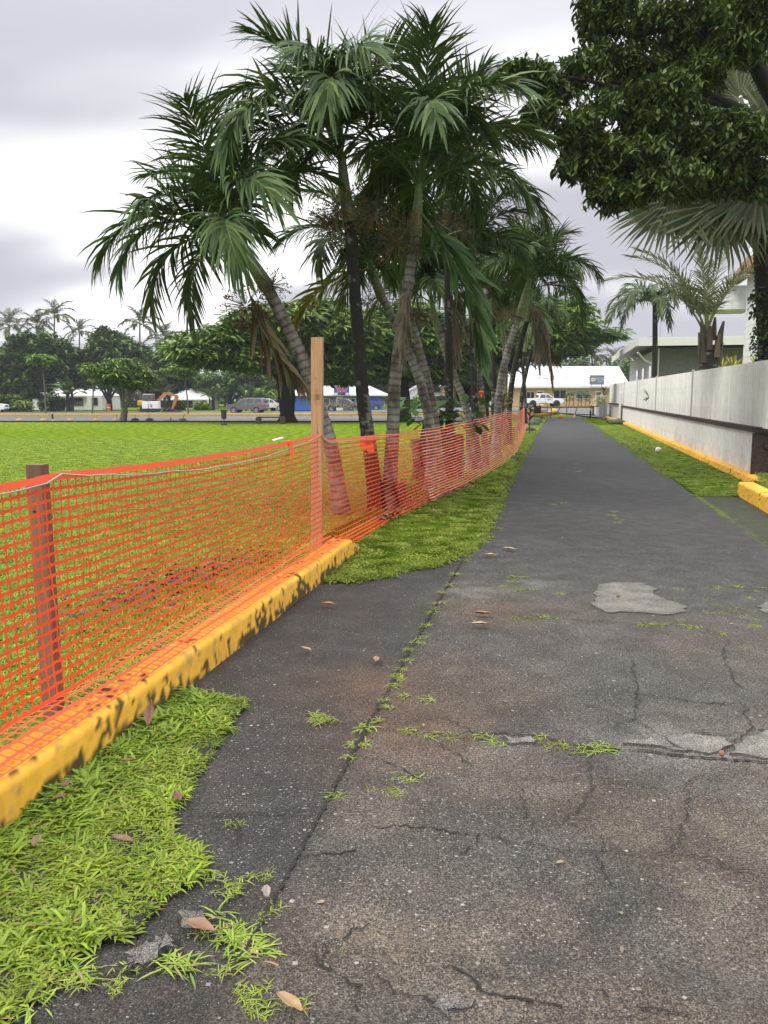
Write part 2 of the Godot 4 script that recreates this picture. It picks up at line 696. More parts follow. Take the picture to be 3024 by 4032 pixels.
func build_driveway() -> void:
	var tan_spots := [Vector2(-0.485, -2.359), Vector2(-0.211, -2.058), Vector2(-0.142, -2.193), Vector2(0.056, -2.471), Vector2(0.287, -3.072), Vector2(0.772, -3.066), Vector2(0.62, -2.528), Vector2(-0.152, -3.246), Vector2(-0.345, -2.19), Vector2(0.346, -2.197), Vector2(-0.674, -2.942)]
	var tan_size := [0.22, 0.15, 0.2, 0.16, 0.14, 0.2, 0.22, 0.25, 0.2, 0.25, 0.18]
	var pale := [Vector2(-0.662, -6.718), Vector2(0.489, -3.851), Vector2(0.702, -3.895), Vector2(0.935, -3.91), Vector2(-0.147, -7.159), Vector2(-0.518, -3.593), Vector2(-0.192, -3.71)]
	var pale_size := [0.3, 0.22, 0.25, 0.2, 0.2, 0.2, 0.15]
	var rusty := [Vector2(-0.568, -3.566), Vector2(-0.447, -6.132), Vector2(-0.695, -3.893), Vector2(-1.005, -4.397)]
	var nz := FastNoiseLite.new()
	nz.seed = 77
	nz.frequency = 0.6
	nz.fractal_octaves = 4
	var swell := FastNoiseLite.new()
	swell.seed = 78
	swell.frequency = 0.4
	swell.fractal_octaves = 1
	var m := Mb.new()
	var zs := []
	var z := 3.0
	while z > -12.0:
		zs.append(z)
		z -= 0.09
	while z > -72.0:
		zs.append(z)
		z -= 0.5
	var nx := 72
	var pts := PackedVector3Array()
	var cols := PackedColorArray()
	for q in zs:
		for k in nx:
			var t := k / (nx - 1.0)
			var x0 := -2.0 if q > -8.0 else lerpf(-2.0, -1.1, sstep(-8.0, -9.5, q))
			var x1: float = lerpf(5.2, 2.38, sstep(-14.3, -14.8, q))
			var x := lerpf(x0, x1, t)
			var p := Vector2(x, q)
			var y: float = 0.004 + maxf(0.0, land(x, q))
			y += 0.008 * swell.get_noise_2d(x, q) * sstep(-14, -9, q) + (-0.012 if x < -0.88 and q > -8.3 else 0.0)
			pts.append(Vector3(x, y + 0.01, q))
			var c := Color(0.195, 0.178, 0.160)
			c = c.lerp(Color(0.140, 0.137, 0.134), sstep(-5.5, -9.0, q))
			c = c.lerp(Color(0.115, 0.118, 0.122), sstep(-9.0, -16.0, q))
			var big := nz.get_noise_2d(x * 0.6 + 40.0, q * 0.35)
			c = c * (1.0 + 0.22 * big + 0.28 * nz.get_noise_2d(x * 3.5 + 11.0, q * 3.5) * sstep(-8.5, -5.0, q))
			c = c.lerp(Color(c.r * 1.1, c.g, c.b * 0.88), clampf(nz.get_noise_2d(x * 1.1 - 30.0, q * 1.1) * 2.0 + 0.3, 0.0, 1.0) * sstep(-9.0, -4.0, q))
			if x < -0.87 and q > -8.4:
				c = c.lerp(Color(0.095, 0.089, 0.082), 0.8)
			if x > 2.27 and q > -14.4:   # mossy apron beside the lane
				c = c.lerp(Color(0.10, 0.135, 0.05), 0.6 + 0.5 * nz.get_noise_2d(x * 2.0, q * 2.0))
			for s in tan_spots.size():
				var w := exp(-p.distance_squared_to(tan_spots[s]) / pow(tan_size[s], 2.0))
				w *= clampf(0.55 + 2.2 * nz.get_noise_2d(x * 4.0, q * 4.0), 0.0, 1.0)
				c = c.lerp(Color(0.52, 0.42, 0.31), 0.36 * w)
			for s in pale.size():
				var w := exp(-p.distance_squared_to(pale[s]) / pow(pale_size[s], 2.0))
				w *= clampf(0.7 + 1.5 * nz.get_noise_2d(x * 6.0 + 9.0, q * 6.0), 0.0, 1.0)
				c = c.lerp(Color(0.52, 0.50, 0.46), 0.6 * w)
			for s in rusty.size():
				c = c.lerp(Color(0.30, 0.19, 0.12), 0.6 * exp(-p.distance_squared_to(rusty[s]) / 0.11))
			cols.append(c)
	m.grid(pts, nx, zs.size(), cols)
	var drive := struct("driveway", m.mesh(), M.asphalt, "old cracked dark asphalt driveway with tan and pale stains")
	# cracks, filled with dark dirt
	var dirt := mat(Color(0.014, 0.013, 0.012), 0.95)
	var seams := [[Vector2(-0.881, -8.538), Vector2(-0.881, -8.106), Vector2(-0.886, -6.481), Vector2(-0.881, -5.143), Vector2(-0.874, -4.351), Vector2(-0.873, -3.876), Vector2(-0.866, -3.463), Vector2(-0.855, -2.966), Vector2(-0.846, -2.583), Vector2(-0.845, -2.338), Vector2(-0.849, -2.162), Vector2(-0.849, -1.998)]]
	var thick := [[Vector2(0.324, -3.757), Vector2(0.478, -3.757), Vector2(0.614, -3.735), Vector2(0.751, -3.738), Vector2(0.945, -3.739), Vector2(1.115, -3.744)], [Vector2(-0.31, -3.824), Vector2(-0.171, -3.835), Vector2(-0.02, -3.831), Vector2(0.062, -3.789), Vector2(0.193, -3.74), Vector2(0.324, -3.751)], [Vector2(-0.271, -2.148), Vector2(-0.201, -2.113), Vector2(-0.156, -2.07), Vector2(-0.123, -2.052), Vector2(-0.022, -2.047), Vector2(0.054, -2.046)]]
	var thin := [
		[Vector2(-0.814, -3.749), Vector2(-0.685, -3.757), Vector2(-0.543, -3.758), Vector2(-0.43, -3.757), Vector2(-0.31, -3.824)], [Vector2(-0.291, -3.758), Vector2(-0.167, -3.742), Vector2(-0.058, -3.738), Vector2(0.035, -3.717), Vector2(0.192, -3.698)], [Vector2(0.125, -4.308), Vector2(0.243, -4.268), Vector2(0.34, -4.186), Vector2(0.406, -4.121), Vector2(0.48, -4.024), Vector2(0.537, -3.929), Vector2(0.61, -3.794)],
		[Vector2(0.475, -5.381), Vector2(0.486, -5.079), Vector2(0.471, -4.703), Vector2(0.45, -4.375), Vector2(0.415, -4.143), Vector2(0.301, -4.024), Vector2(0.214, -3.933)], [Vector2(0.53, -3.98), Vector2(0.667, -4.009), Vector2(0.801, -4.019), Vector2(0.916, -4.068), Vector2(1.036, -4.139), Vector2(1.187, -4.207)], [Vector2(1.148, -5.652), Vector2(1.064, -5.439), Vector2(1.034, -5.136), Vector2(1.016, -4.866), Vector2(1.066, -4.659)],
		[Vector2(0.961, -4.503), Vector2(1.008, -4.448), Vector2(0.967, -4.316), Vector2(0.962, -4.161), Vector2(0.928, -4.063), Vector2(0.825, -3.938), Vector2(0.777, -3.813)], [Vector2(-0.855, -3.443), Vector2(-0.745, -3.434), Vector2(-0.655, -3.378), Vector2(-0.579, -3.32), Vector2(-0.493, -3.255)], [Vector2(-0.833, -7.135), Vector2(-0.58, -7.188), Vector2(-0.333, -7.361), Vector2(0.001, -7.369), Vector2(0.378, -7.326)],
		[Vector2(0.674, -7.329), Vector2(0.912, -7.286), Vector2(1.486, -7.326), Vector2(1.762, -7.328), Vector2(2, -7.356)], [Vector2(-0.697, -5.993), Vector2(-0.476, -5.954), Vector2(0.051, -6.022), Vector2(0.461, -5.986), Vector2(0.76, -5.969), Vector2(0.959, -5.987), Vector2(1.128, -5.844), Vector2(1.148, -5.652)], [Vector2(-0.846, -2.591), Vector2(-0.809, -2.608), Vector2(-0.711, -2.642), Vector2(-0.656, -2.679)],
		[Vector2(-0.673, -2.84), Vector2(-0.49, -2.878), Vector2(-0.368, -2.871), Vector2(-0.227, -2.875), Vector2(-0.27, -2.769), Vector2(-0.315, -2.711)], [Vector2(-0.049, -3.389), Vector2(0.06, -3.384), Vector2(0.181, -3.428), Vector2(0.165, -3.286), Vector2(0.126, -3.142), Vector2(0.048, -3.034)], [Vector2(0.189, -3.629), Vector2(0.173, -3.535), Vector2(0.181, -3.428), Vector2(0.323, -3.411), Vector2(0.439, -3.4)],
		[Vector2(0.19, -2.966), Vector2(0.191, -2.864), Vector2(0.181, -2.766), Vector2(0.219, -2.659), Vector2(0.227, -2.635)], [Vector2(0.19, -2.854), Vector2(0.281, -2.863), Vector2(0.381, -2.864), Vector2(0.433, -2.885), Vector2(0.486, -3.027), Vector2(0.539, -3.216), Vector2(0.561, -3.447), Vector2(0.636, -3.559)],
		[Vector2(0.086, -2.143), Vector2(0.155, -2.123), Vector2(0.221, -2.081), Vector2(0.281, -2.083), Vector2(0.382, -2.077)], [Vector2(-0.748, -2.113), Vector2(-0.652, -2.12), Vector2(-0.615, -2.083), Vector2(-0.6, -2.061), Vector2(-0.546, -2.048), Vector2(-0.487, -2.013), Vector2(-0.464, -1.917)], [Vector2(-0.615, -2.083), Vector2(-0.619, -2.16), Vector2(-0.56, -2.241), Vector2(-0.499, -2.297)],
		[Vector2(-1.313, -2.813), Vector2(-1.206, -2.828), Vector2(-1.13, -2.843), Vector2(-1.024, -2.88), Vector2(-0.919, -2.919)], [Vector2(-1.17, -2.85), Vector2(-1.119, -2.721), Vector2(-1.091, -2.623), Vector2(-1.066, -2.543)], [Vector2(-1.233, -1.905), Vector2(-1.142, -1.962), Vector2(-1.102, -1.994), Vector2(-1.088, -2.079), Vector2(-1.103, -2.145)],
		[Vector2(-0.881, -8.106), Vector2(-0.528, -8.277), Vector2(-0.076, -8.522), Vector2(0.469, -8.434)], [Vector2(0.431, -2.875), Vector2(0.579, -2.887), Vector2(0.643, -2.817), Vector2(0.733, -2.809)], [Vector2(-0.71, -3.89), Vector2(-0.514, -3.97), Vector2(-0.383, -3.845), Vector2(-0.291, -3.758)], [Vector2(0.454, -4.509), Vector2(0.589, -4.492), Vector2(0.76, -4.439), Vector2(0.967, -4.461)], [Vector2(-0.227, -2.875), Vector2(-0.151, -2.854), Vector2(-0.025, -2.839), Vector2(0.098, -2.825), Vector2(0.19, -2.848)],
		[Vector2(-0.45, -2.068), Vector2(-0.381, -2.012), Vector2(-0.283, -1.998), Vector2(-0.219, -1.99), Vector2(-0.184, -1.954)], [Vector2(-0.107, -3.308), Vector2(-0.088, -3.134), Vector2(-0.05, -2.981)], [Vector2(-0.966, -14.192), Vector2(-0.394, -14.527), Vector2(0.153, -14.495), Vector2(0.702, -14.754)], [Vector2(-0.499, -3.646), Vector2(-0.374, -3.511), Vector2(-0.327, -3.431)]]
	for k in seams.size():
		part("seam", ribbon(seams[k], 0.015, 0.0165, 100 + k, 0.6), dirt, drive)
	for k in thick.size():
		part("crack", ribbon(thick[k], 0.013 if k < 2 else 0.009, 0.0185, 120 + k), dirt, drive)
	for k in thin.size():
		part("crack", ribbon(thin[k], 0.0055, 0.0205, 140 + k, 1.3), dirt, drive)
	# patches of bare concrete
	m = Mb.new()
	blotch([Vector2(0.373, -7.209), Vector2(0.551, -7.327), Vector2(0.747, -7.321), Vector2(0.845, -7.116), Vector2(0.801, -6.916), Vector2(0.87, -6.73), Vector2(0.997, -6.567), Vector2(0.956, -6.362), Vector2(0.814, -6.264), Vector2(0.588, -6.303), Vector2(0.372, -6.241), Vector2(0.299, -6.422), Vector2(0.324, -6.715)], 0.026, Color(0.40, 0.38, 0.335), 5, m)
	part("concrete_patch", m.mesh(), M.concrete, drive, "grey concrete patch set in the drive")
	m = Mb.new()
	blotch([Vector2(1.543, -6.726), Vector2(1.666, -6.846), Vector2(1.867, -6.84), Vector2(1.769, -6.462), Vector2(1.531, -6.481)], 0.026, Color(0.40, 0.38, 0.335), 6, m)
	part("concrete_patch", m.mesh(), M.concrete, drive)
	for q in [[Vector2(0.547, -3.959), Vector2(0.664, -3.991), Vector2(0.799, -4.004), Vector2(0.811, -3.918), Vector2(0.769, -3.805), Vector2(0.628, -3.788), Vector2(0.566, -3.85)], [Vector2(0.829, -3.921), Vector2(0.924, -4.044), Vector2(1.026, -4.094), Vector2(1.194, -4.136), Vector2(1.102, -3.787), Vector2(0.956, -3.787), Vector2(0.787, -3.799)], [Vector2(0.315, -3.815), Vector2(0.469, -3.915), Vector2(0.551, -3.831), Vector2(0.597, -3.795), Vector2(0.484, -3.81)], [Vector2(-0.196, -3.777), Vector2(-0.074, -3.796), Vector2(-0.045, -3.76), Vector2(-0.111, -3.72), Vector2(-0.18, -3.733)]]:
		m = Mb.new()
		blotch(q, 0.0225, Color(0.46, 0.44, 0.39), rng.randi_range(1, 999), m)
		part("broken_concrete", m.mesh(), M.concrete, drive)
	for q in [[Vector2(-1.095, -2.192), Vector2(-1.103, -2.247), Vector2(-1.054, -2.248), Vector2(-1.023, -2.207), Vector2(-1.032, -2.16), Vector2(-1.069, -2.161)], [Vector2(-1.158, -1.99), Vector2(-1.167, -2.029), Vector2(-1.13, -2.07), Vector2(-1.088, -2.079), Vector2(-1.075, -2.04), Vector2(-1.095, -1.98), Vector2(-1.128, -1.957)], [Vector2(-0.263, -1.97), Vector2(-0.23, -2.02), Vector2(-0.19, -2.012), Vector2(-0.2, -1.962), Vector2(-0.244, -1.942)], [Vector2(-1.083, -2.046), Vector2(-1.085, -2.096), Vector2(-1.056, -2.085), Vector2(-1.048, -2.045)]]:
		m = Mb.new()
		blotch(q, 0.0215, Color(0.34, 0.32, 0.29), rng.randi_range(1, 999), m)
		part("broken_concrete", m.mesh(), M.concrete, drive)
	# loose and embedded stones of the old surface
	var st := Mb.new()
	var vs := [Vector3(1, 0, 0), Vector3(0, 0.6, 0), Vector3(0, 0, 1), Vector3(-1, 0.1, 0), Vector3(0.1, -0.6, 0), Vector3(0, 0.05, -0.9)]
	for f in [[0, 1, 2], [1, 3, 2], [3, 4, 2], [4, 0, 2], [1, 0, 5], [3, 1, 5], [4, 3, 5], [0, 4, 5]]:
		st.tri(vs[f[0]], vs[f[2]], vs[f[1]])
	var xf := []
	var cs := []
	while xf.size() < 120000:
		var dz := 0.9 + pow(rng.randf(), 1.5) * 8.5
		var x := rr(-1.93, 1.2 + dz * 0.55)
		var p := Vector2(x, -dz)
		if nz.get_noise_2d(x * 1.2, -dz * 1.2 + 80.0) + rr(-0.5, 0.5) < -0.15:
			continue
		var s := 0.0014 + 0.0042 * pow(rng.randf(), 2.8) + (0.006 if rng.randf() < 0.012 else 0.0)
		xf.append(Transform3D(Basis(Vector3.UP, rr(0, TAU)).scaled(Vector3(s, s * 0.5, s * rr(0.6, 1.1))), Vector3(x, 0.014 + (-0.011 if x < -0.88 else 0.0) + 0.008 * swell.get_noise_2d(x, -dz), -dz)))
		var g := rr(0.05, 0.19) if rng.randf() < 0.8 else rr(0.19, 0.31)
		cs.append(Color(g, g * 0.97, g * 0.9))
	scatter("gravel", st.mesh(), M.rock, xf, cs, null, "small stones worn out of the driveway surface", "gravel")


func kerb_run(a: Vector2, b: Vector2, prof: Array, sd: int, moss: float, paint: Color, taper := 0.0) -> ArrayMesh:
	var nz := FastNoiseLite.new()
	nz.seed = sd
	nz.frequency = 2.2
	nz.fractal_octaves = 5
	var dense := []
	for k in prof.size() - 1:
		var n := maxi(1, int(prof[k].distance_to(prof[k + 1]) / 0.022))
		for s in n:
			dense.append(prof[k].lerp(prof[k + 1], float(s) / n))
	dense.append(prof[-1])
	var l := a.distance_to(b)
	var f := (b - a) / l
	var side := Vector2(-f.y, f.x)
	var ny := int(l / 0.03) + 2
	var pts := PackedVector3Array()
	var cols := PackedColorArray()
	for j in ny:
		var s := l * j / (ny - 1.0)
		var hh := 1.0 - taper * sstep(l - 0.5, l, s)
		for q in dense:
			var p: Vector2 = a + f * s + side * q.x
			var y: float = q.y * hh
			var n := nz.get_noise_3d(p.x, y, p.y)
			var n2 := nz.get_noise_3d(p.x * 6.0, y * 6.0, p.y * 6.0 + 50.0)
			var off := 0.004 * n + 0.0008 * n2
			pts.append(Vector3(p.x + side.x * off, y + off * 0.8, p.y + side.y * off))
			var stain: float = n * 0.75 + n2 * 0.95 + moss * (1.0 - sstep(0.0, 0.13, y)) - 0.36
			stain = sstep(0.0, 0.12, stain)
			var c: Color = paint * (0.86 + 0.05 * n2 + 0.16 * n)
			c = c.lerp(Color(0.40, 0.28, 0.11), 0.65 * sstep(0.12, 0.42, n2 - n * 0.4))
			cols.append(c.lerp(Color(0.022, 0.022, 0.012), stain * 0.93))
	var m := Mb.new()
	m.grid(pts, dense.size(), ny, cols)
	var w := dense.size()
	for en in [0, ny - 1]:   # close the ends
		m.col = cols[en * w]
		for k in w - 1:
			var p := pts[en * w + k]
			var q := pts[en * w + k + 1]
			var p0 := Vector3(p.x, 0, p.z)
			var q0 := Vector3(q.x, 0, q.z)
			if en == 0:
				m.quad(p0, q0, q, p)
			else:
				m.quad(q0, p0, p, q)
	return m.mesh()


func build_kerbs() -> void:
	var prof := [Vector2(-0.12, 0.0), Vector2(-0.11, 0.17), Vector2(-0.095, 0.185), Vector2(0.075, 0.182), Vector2(0.10, 0.165), Vector2(0.125, 0.0)]
	struct("kerb", kerb_run(Vector2(-2.05, 1.5), Vector2(-2.12, -8.55), prof, 3, 0.62, Color(0.95, 0.51, 0.045), 0.85), M.kerb, "yellow painted kerb under the netting, stained black with moss")
	var p2 := [Vector2(-0.13, 0.0), Vector2(-0.12, 0.22), Vector2(-0.1, 0.24), Vector2(0.12, 0.235), Vector2(0.15, 0.21), Vector2(0.16, 0.0)]
	struct("kerb", kerb_run(Vector2(2.93, -6.0), Vector2(3.05, -14.5), p2, 9, 0.0, Color(1.0, 0.56, 0.04)), M.kerb, "clean yellow kerb at the right edge in front of the wall corner")
	var p3 := [Vector2(-0.11, 0.0), Vector2(-0.07, 0.15), Vector2(0.12, 0.16), Vector2(0.13, 0.0)]
	struct("kerb", kerb_run(Vector2(3.58, -15.0), Vector2(4.06, -57.5), p3, 14, 0.2, Color(1.0, 0.53, 0.04)), M.kerb, "rough yellow kerb along the foot of the white wall")
	struct("kerb", kerb_run(Vector2(4.0, -60.0), Vector2(3.75, -74.0), p3, 15, 0.2, Color(1.0, 0.53, 0.04)), M.kerb, "yellow kerb along the farther white wall by the gate")
	# raised grass bed behind the right kerb
	var m := Mb.new()
	m.col = Color(0.10, 0.15, 0.03)
	m.quad(Vector3(3.03, 0.19, -5.9), Vector3(7.0, 0.19, -5.9), Vector3(7.0, 0.19, -16.9), Vector3(3.12, 0.19, -14.4))
	m.quad(Vector3(3.12, 0.189, -14.4), Vector3(7.0, 0.189, -16.9), Vector3(3.72, 0.1, -16.95), Vector3(3.4, 0.05, -15.6))
	struct("grass_bed", m.mesh(), M.lawn, "raised grass behind the right hand kerb")


func wall_x(z: float) -> float:
	return lerpf(3.70, 4.22, (-z - 17.0) / 41.0)


func build_right_wall() -> void:
	# rendered low wall, streaked, with a brown cap and a brown end panel
	var t := thing("boundary_wall", "low whitewashed wall with brown coping carrying the corrugated fence", "wall")
	var nz := FastNoiseLite.new()
	nz.seed = 51
	nz.frequency = 0.7
	nz.fractal_octaves = 4
	var m := Mb.new()
	var pts := PackedVector3Array()
	var cols := PackedColorArray()
	for j in 170:
		var z := lerpf(-17.0, -58.0, j / 169.0)
		var top := lerpf(0.96, 1.02, j / 169.0)
		for k in 14:
			var y := top * (1.0 - k / 13.0)
			pts.append(Vector3(wall_x(z) - 0.005 * nz.get_noise_2d(z * 3.0, y * 6.0), y, z))
			var st := nz.get_noise_2d(z * 2.4, y * 0.9)
			var c := Color(0.80, 0.80, 0.80) * (0.97 + 0.1 * nz.get_noise_2d(z * 5.0, y * 0.5))
			c = c.lerp(Color(0.36, 0.27, 0.19), clampf(0.5 * st + 0.35 * (1.0 - y / 0.4), 0.0, 0.4))
			c = c.lerp(Color(0.3, 0.3, 0.29), clampf(0.9 * nz.get_noise_2d(z * 4.0 + 30.0, 0.0) - 0.35, 0.0, 0.2) * y)
			cols.append(c)
	# columns run from the top down, rows away: the face looks towards -x
	var rev := PackedVector3Array()
	var rc := PackedColorArray()
	for j in 170:
		for k in 14:
			rev.append(pts[j * 14 + 13 - k])
			rc.append(cols[j * 14 + 13 - k])
	m.grid(rev, 14, 170, rc)
	m.col = Color(0.6, 0.6, 0.6)
	m.quad(Vector3(wall_x(-17.0), 0, -17.0), Vector3(9.0, 0, -17.0), Vector3(9.0, 0.96, -17.0), Vector3(wall_x(-17.0), 0.96, -17.0))
	m.quad(Vector3(4.45, 0, -58.0), Vector3(4.22, 0, -58.0), Vector3(4.22, 1.02, -58.0), Vector3(4.45, 1.02, -58.0))
	m.quad(Vector3(3.95, 0, -17.2), Vector3(4.45, 0, -58.0), Vector3(4.45, 1.02, -58.0), Vector3(3.95, 0.96, -17.2))
	part("wall", m.mesh(), M.wall_paint, t)
	m = Mb.new()
	for k in 8:
		var z0 := lerpf(-16.93, -58.05, k / 8.0)
		var z1 := lerpf(-16.93, -58.05, (k + 1) / 8.0)
		var x0 := wall_x(z0)
		var x1 := wall_x(z1)
		var y0 := lerpf(0.955, 1.015, k / 8.0)
		var y1 := lerpf(0.955, 1.015, (k + 1) / 8.0)
		var q := [Vector3(x0 - 0.05, y0, z0), Vector3(x1 - 0.05, y1, z1), Vector3(x1 + 0.32, y1, z1), Vector3(x0 + 0.32, y0, z0)]
		var up := Vector3.UP * 0.1
		m.quad(q[1], q[0], q[0] + up, q[1] + up)
		m.quad(q[0] + up, q[3] + up, q[2] + up, q[1] + up)
		m.quad(q[3], q[2], q[2] + up, q[3] + up)
		m.quad(q[0], q[1], q[2], q[3])
		if k == 0:
			m.quad(q[0], q[3], q[3] + up, q[0] + up)
	m.box(Vector3(6.4, 1.01, -16.96), Vector3(5.2, 0.13, 0.16), 0.01)
	part("coping", m.mesh(), M.brown_trim, t)
	m = Mb.new()
	m.box(Vector3(wall_x(-17.0) + 0.03, 0.47, -17.03), Vector3(0.16, 0.94, 0.12), 0.01)
	m.box(Vector3(6.4, 0.47, -17.0), Vector3(5.2, 0.93, 0.06), 0.0)
	m.box(Vector3(4.0, 0.72, -16.95), Vector3(0.3, 0.14, 0.05), 0.0)
	part("end_panel", m.mesh(), M.brown_trim, t, "dark brown end of the wall facing the drive")
	m = Mb.new()
	m.box(Vector3(4.19, 0.55, -58.06), Vector3(0.12, 1.1, 0.1), 0.01)
	part("end_post", m.mesh(), M.brown_trim, t)
	# the farther lower stretch of wall
	t = thing("boundary_wall", "farther stretch of white wall with grey brown rail beside the gate", "wall", Vector3.ZERO)
	m = Mb.new()
	m.col = Color(0.6, 0.6, 0.6)
	m.box(Vector3(4.28, 0.56, -66.0), Vector3(0.16, 1.12, 12.6))
	part("wall", m.mesh(), M.wall_paint, t)
	part("rail", bx(Vector3(4.2, 1.17, -66.0), Vector3(0.2, 0.1, 12.8), 0.015), M.brown_trim, t)
	part("gate_post", bx(Vector3(4.12, 0.75, -58.95), Vector3(0.14, 2.6, 0.14), 0.02), M.white, t)
	# corrugated sheets on posts
	t = thing("corrugated_fence", "tall white corrugated metal fence standing on the low wall", "fence")
	var ends := [-14.2, -26.3, -37.0, -47.0, -58.2, -70.0, -79.0]
	for k in ends.size() - 1:
		m = Mb.new()
		var z: float = ends[k] - 0.03
		var n := 0
		var rows := PackedVector3Array()
		while z > ends[k + 1] + 0.03:
			var ph := n % 6
			var off: float = [0.0, 0.0, 0.05, 0.055, 0.053, 0.006][ph]
			var x := wall_x(z) + 0.12 - off
			var ht := lerpf(2.3, 2.78, (-z - 16.5) / 58.0)
			rows.append(Vector3(x, lerpf(1.04, 1.1, (-z - 17.0) / 41.0), z))
			rows.append(Vector3(x, ht, z))
			n += 1
			z -= 0.034
		var cl := PackedColorArray()
		for j in n:
			var g := 0.80 + 0.08 * nz.get_noise_2d(rows[j * 2].z * 1.2, 5.0) + (0.05 if n % 12 < 2 else 0.0)
			cl.append(Color(g, g, g * 0.98).lerp(Color(0.3, 0.28, 0.22), 0.15 + 0.3 * nz.get_noise_2d(rows[j * 2].z * 4.0, 9.0)))
			cl.append(Color(g, g, g * 0.98))
		m.grid(rows, 2, n, cl)
		part("corrugated_panel", m.mesh(), M.sheet, t)
	for k in ends.size() - 1:
		var z: float = ends[k + 1]
		var ht := lerpf(2.3, 2.78, (-z - 16.5) / 58.0)
		part("post", bx(Vector3(wall_x(z) + 0.07, 0.5 + ht / 2.0 + 0.05, z), Vector3(0.07, ht - 1.0, 0.08), 0.01), M.post, t)
	part("post", bx(Vector3(wall_x(-14.2) + 0.14, 1.7, -14.2), Vector3(0.09, 1.36, 0.09), 0.01), M.white, t)
	# a small staghorn fern on the sheet metal, and a creeper over the far end
	var fern := Mb.new()
	for k in 9:
		fern.col = Color(0.1, 0.2, 0.05) * rr(0.7, 1.2)
		var d := Vector3(rr(-0.6, -0.1), rr(-0.5, 0.9), rr(-0.8, 0.8)).normalized()
		leaf_strip(fern, Vector3.ZERO, d, Vector3(0.2, 0.3, 1).normalized(), rr(0.3, 0.55), 0.06, 0.5, 4)
	tag(part("fern", fern.mesh(), M.leaf), "small green fern growing from a seam of the corrugated fence", "fern").position = Vector3(3.92, 1.62, -38.6)


# ---------------------------------------------------------------- buildings
func window_in(t: Node3D, x: float, y: float, w: float, h: float, z: float, panes: int, frame: Material, deep := 0.05) -> void:
	var f := Mb.new()
	var b := 0.07
	f.box(Vector3(x, y + h / 2 + b / 2, z), Vector3(w + 2 * b, b, deep + 0.04))
	f.box(Vector3(x, y - h / 2 - b / 2, z), Vector3(w + 2 * b, b, deep + 0.08))
	f.box(Vector3(x - w / 2 - b / 2, y, z), Vector3(b, h, deep + 0.04))
	f.box(Vector3(x + w / 2 + b / 2, y, z), Vector3(b, h, deep + 0.04))
	for k in panes - 1:
		f.box(Vector3(x - w / 2 + w * (k + 1) / panes, y, z), Vector3(0.05, h, deep))
	var o := part("window", f.mesh(), frame, t)
	for k in panes:
		part("pane", bx(Vector3(x - w / 2 + w * (k + 0.5) / panes, y, z - 0.015), Vector3(w / panes - 0.03, h - 0.005, 0.02)), M.glass, o)


func walls(w: float, d: float, h: float) -> ArrayMesh:   # front face at z = 0, thickness outside the inner void does not show
	return bx(Vector3(0, h / 2, -d / 2), Vector3(w, h, d))


func hip_roof(w: float, d: float, h: float, rise: float, over: float, ridge: float, cx := 0.0) -> ArrayMesh:
	var m := Mb.new()
	var x0 := cx - w / 2 - over
	var x1 := cx + w / 2 + over
	var z0 := over
	var z1 := -d - over
	var r0 := Vector3(cx - ridge / 2, h + rise, -d / 2)
	var r1 := Vector3(cx + ridge / 2, h + rise, -d / 2)
	var a := Vector3(x0, h, z0)
	var b := Vector3(x1, h, z0)
	var c := Vector3(x1, h, z1)
	var e := Vector3(x0, h, z1)
	m.quad(a, b, r1, r0)
	m.quad(c, e, r0, r1)
	m.tri(b, c, r1)
	m.tri(e, a, r0)
	var dn := Vector3.DOWN * 0.16
	m.quad(a + dn, b + dn, b, a)
	m.quad(b + dn, c + dn, c, b)
	m.quad(c + dn, e + dn, e, c)
	m.quad(e + dn, a + dn, a, e)
	m.quad(e + dn, c + dn, b + dn, a + dn)
	for s in [[a, r0], [b, r1], [r0, r1]]:   # ridge and hip caps
		if s[0].distance_to(s[1]) > 0.2:
			m.tube([s[0] + Vector3.UP * 0.03, s[1] + Vector3.UP * 0.03], [0.09], 5)
	return m.mesh()


func letters(txt: String, size: float, font: String, weight := 400, italic := false) -> Mesh:
	var f := SystemFont.new()
	f.font_names = PackedStringArray([font])
	f.font_weight = weight
	f.font_italic = italic
	var m := TextMesh.new()
	m.text = txt
	m.font = f
	m.font_size = 48
	m.pixel_size = size / 48.0
	m.depth = 0.02
	m.curve_step = 3.0
	return m


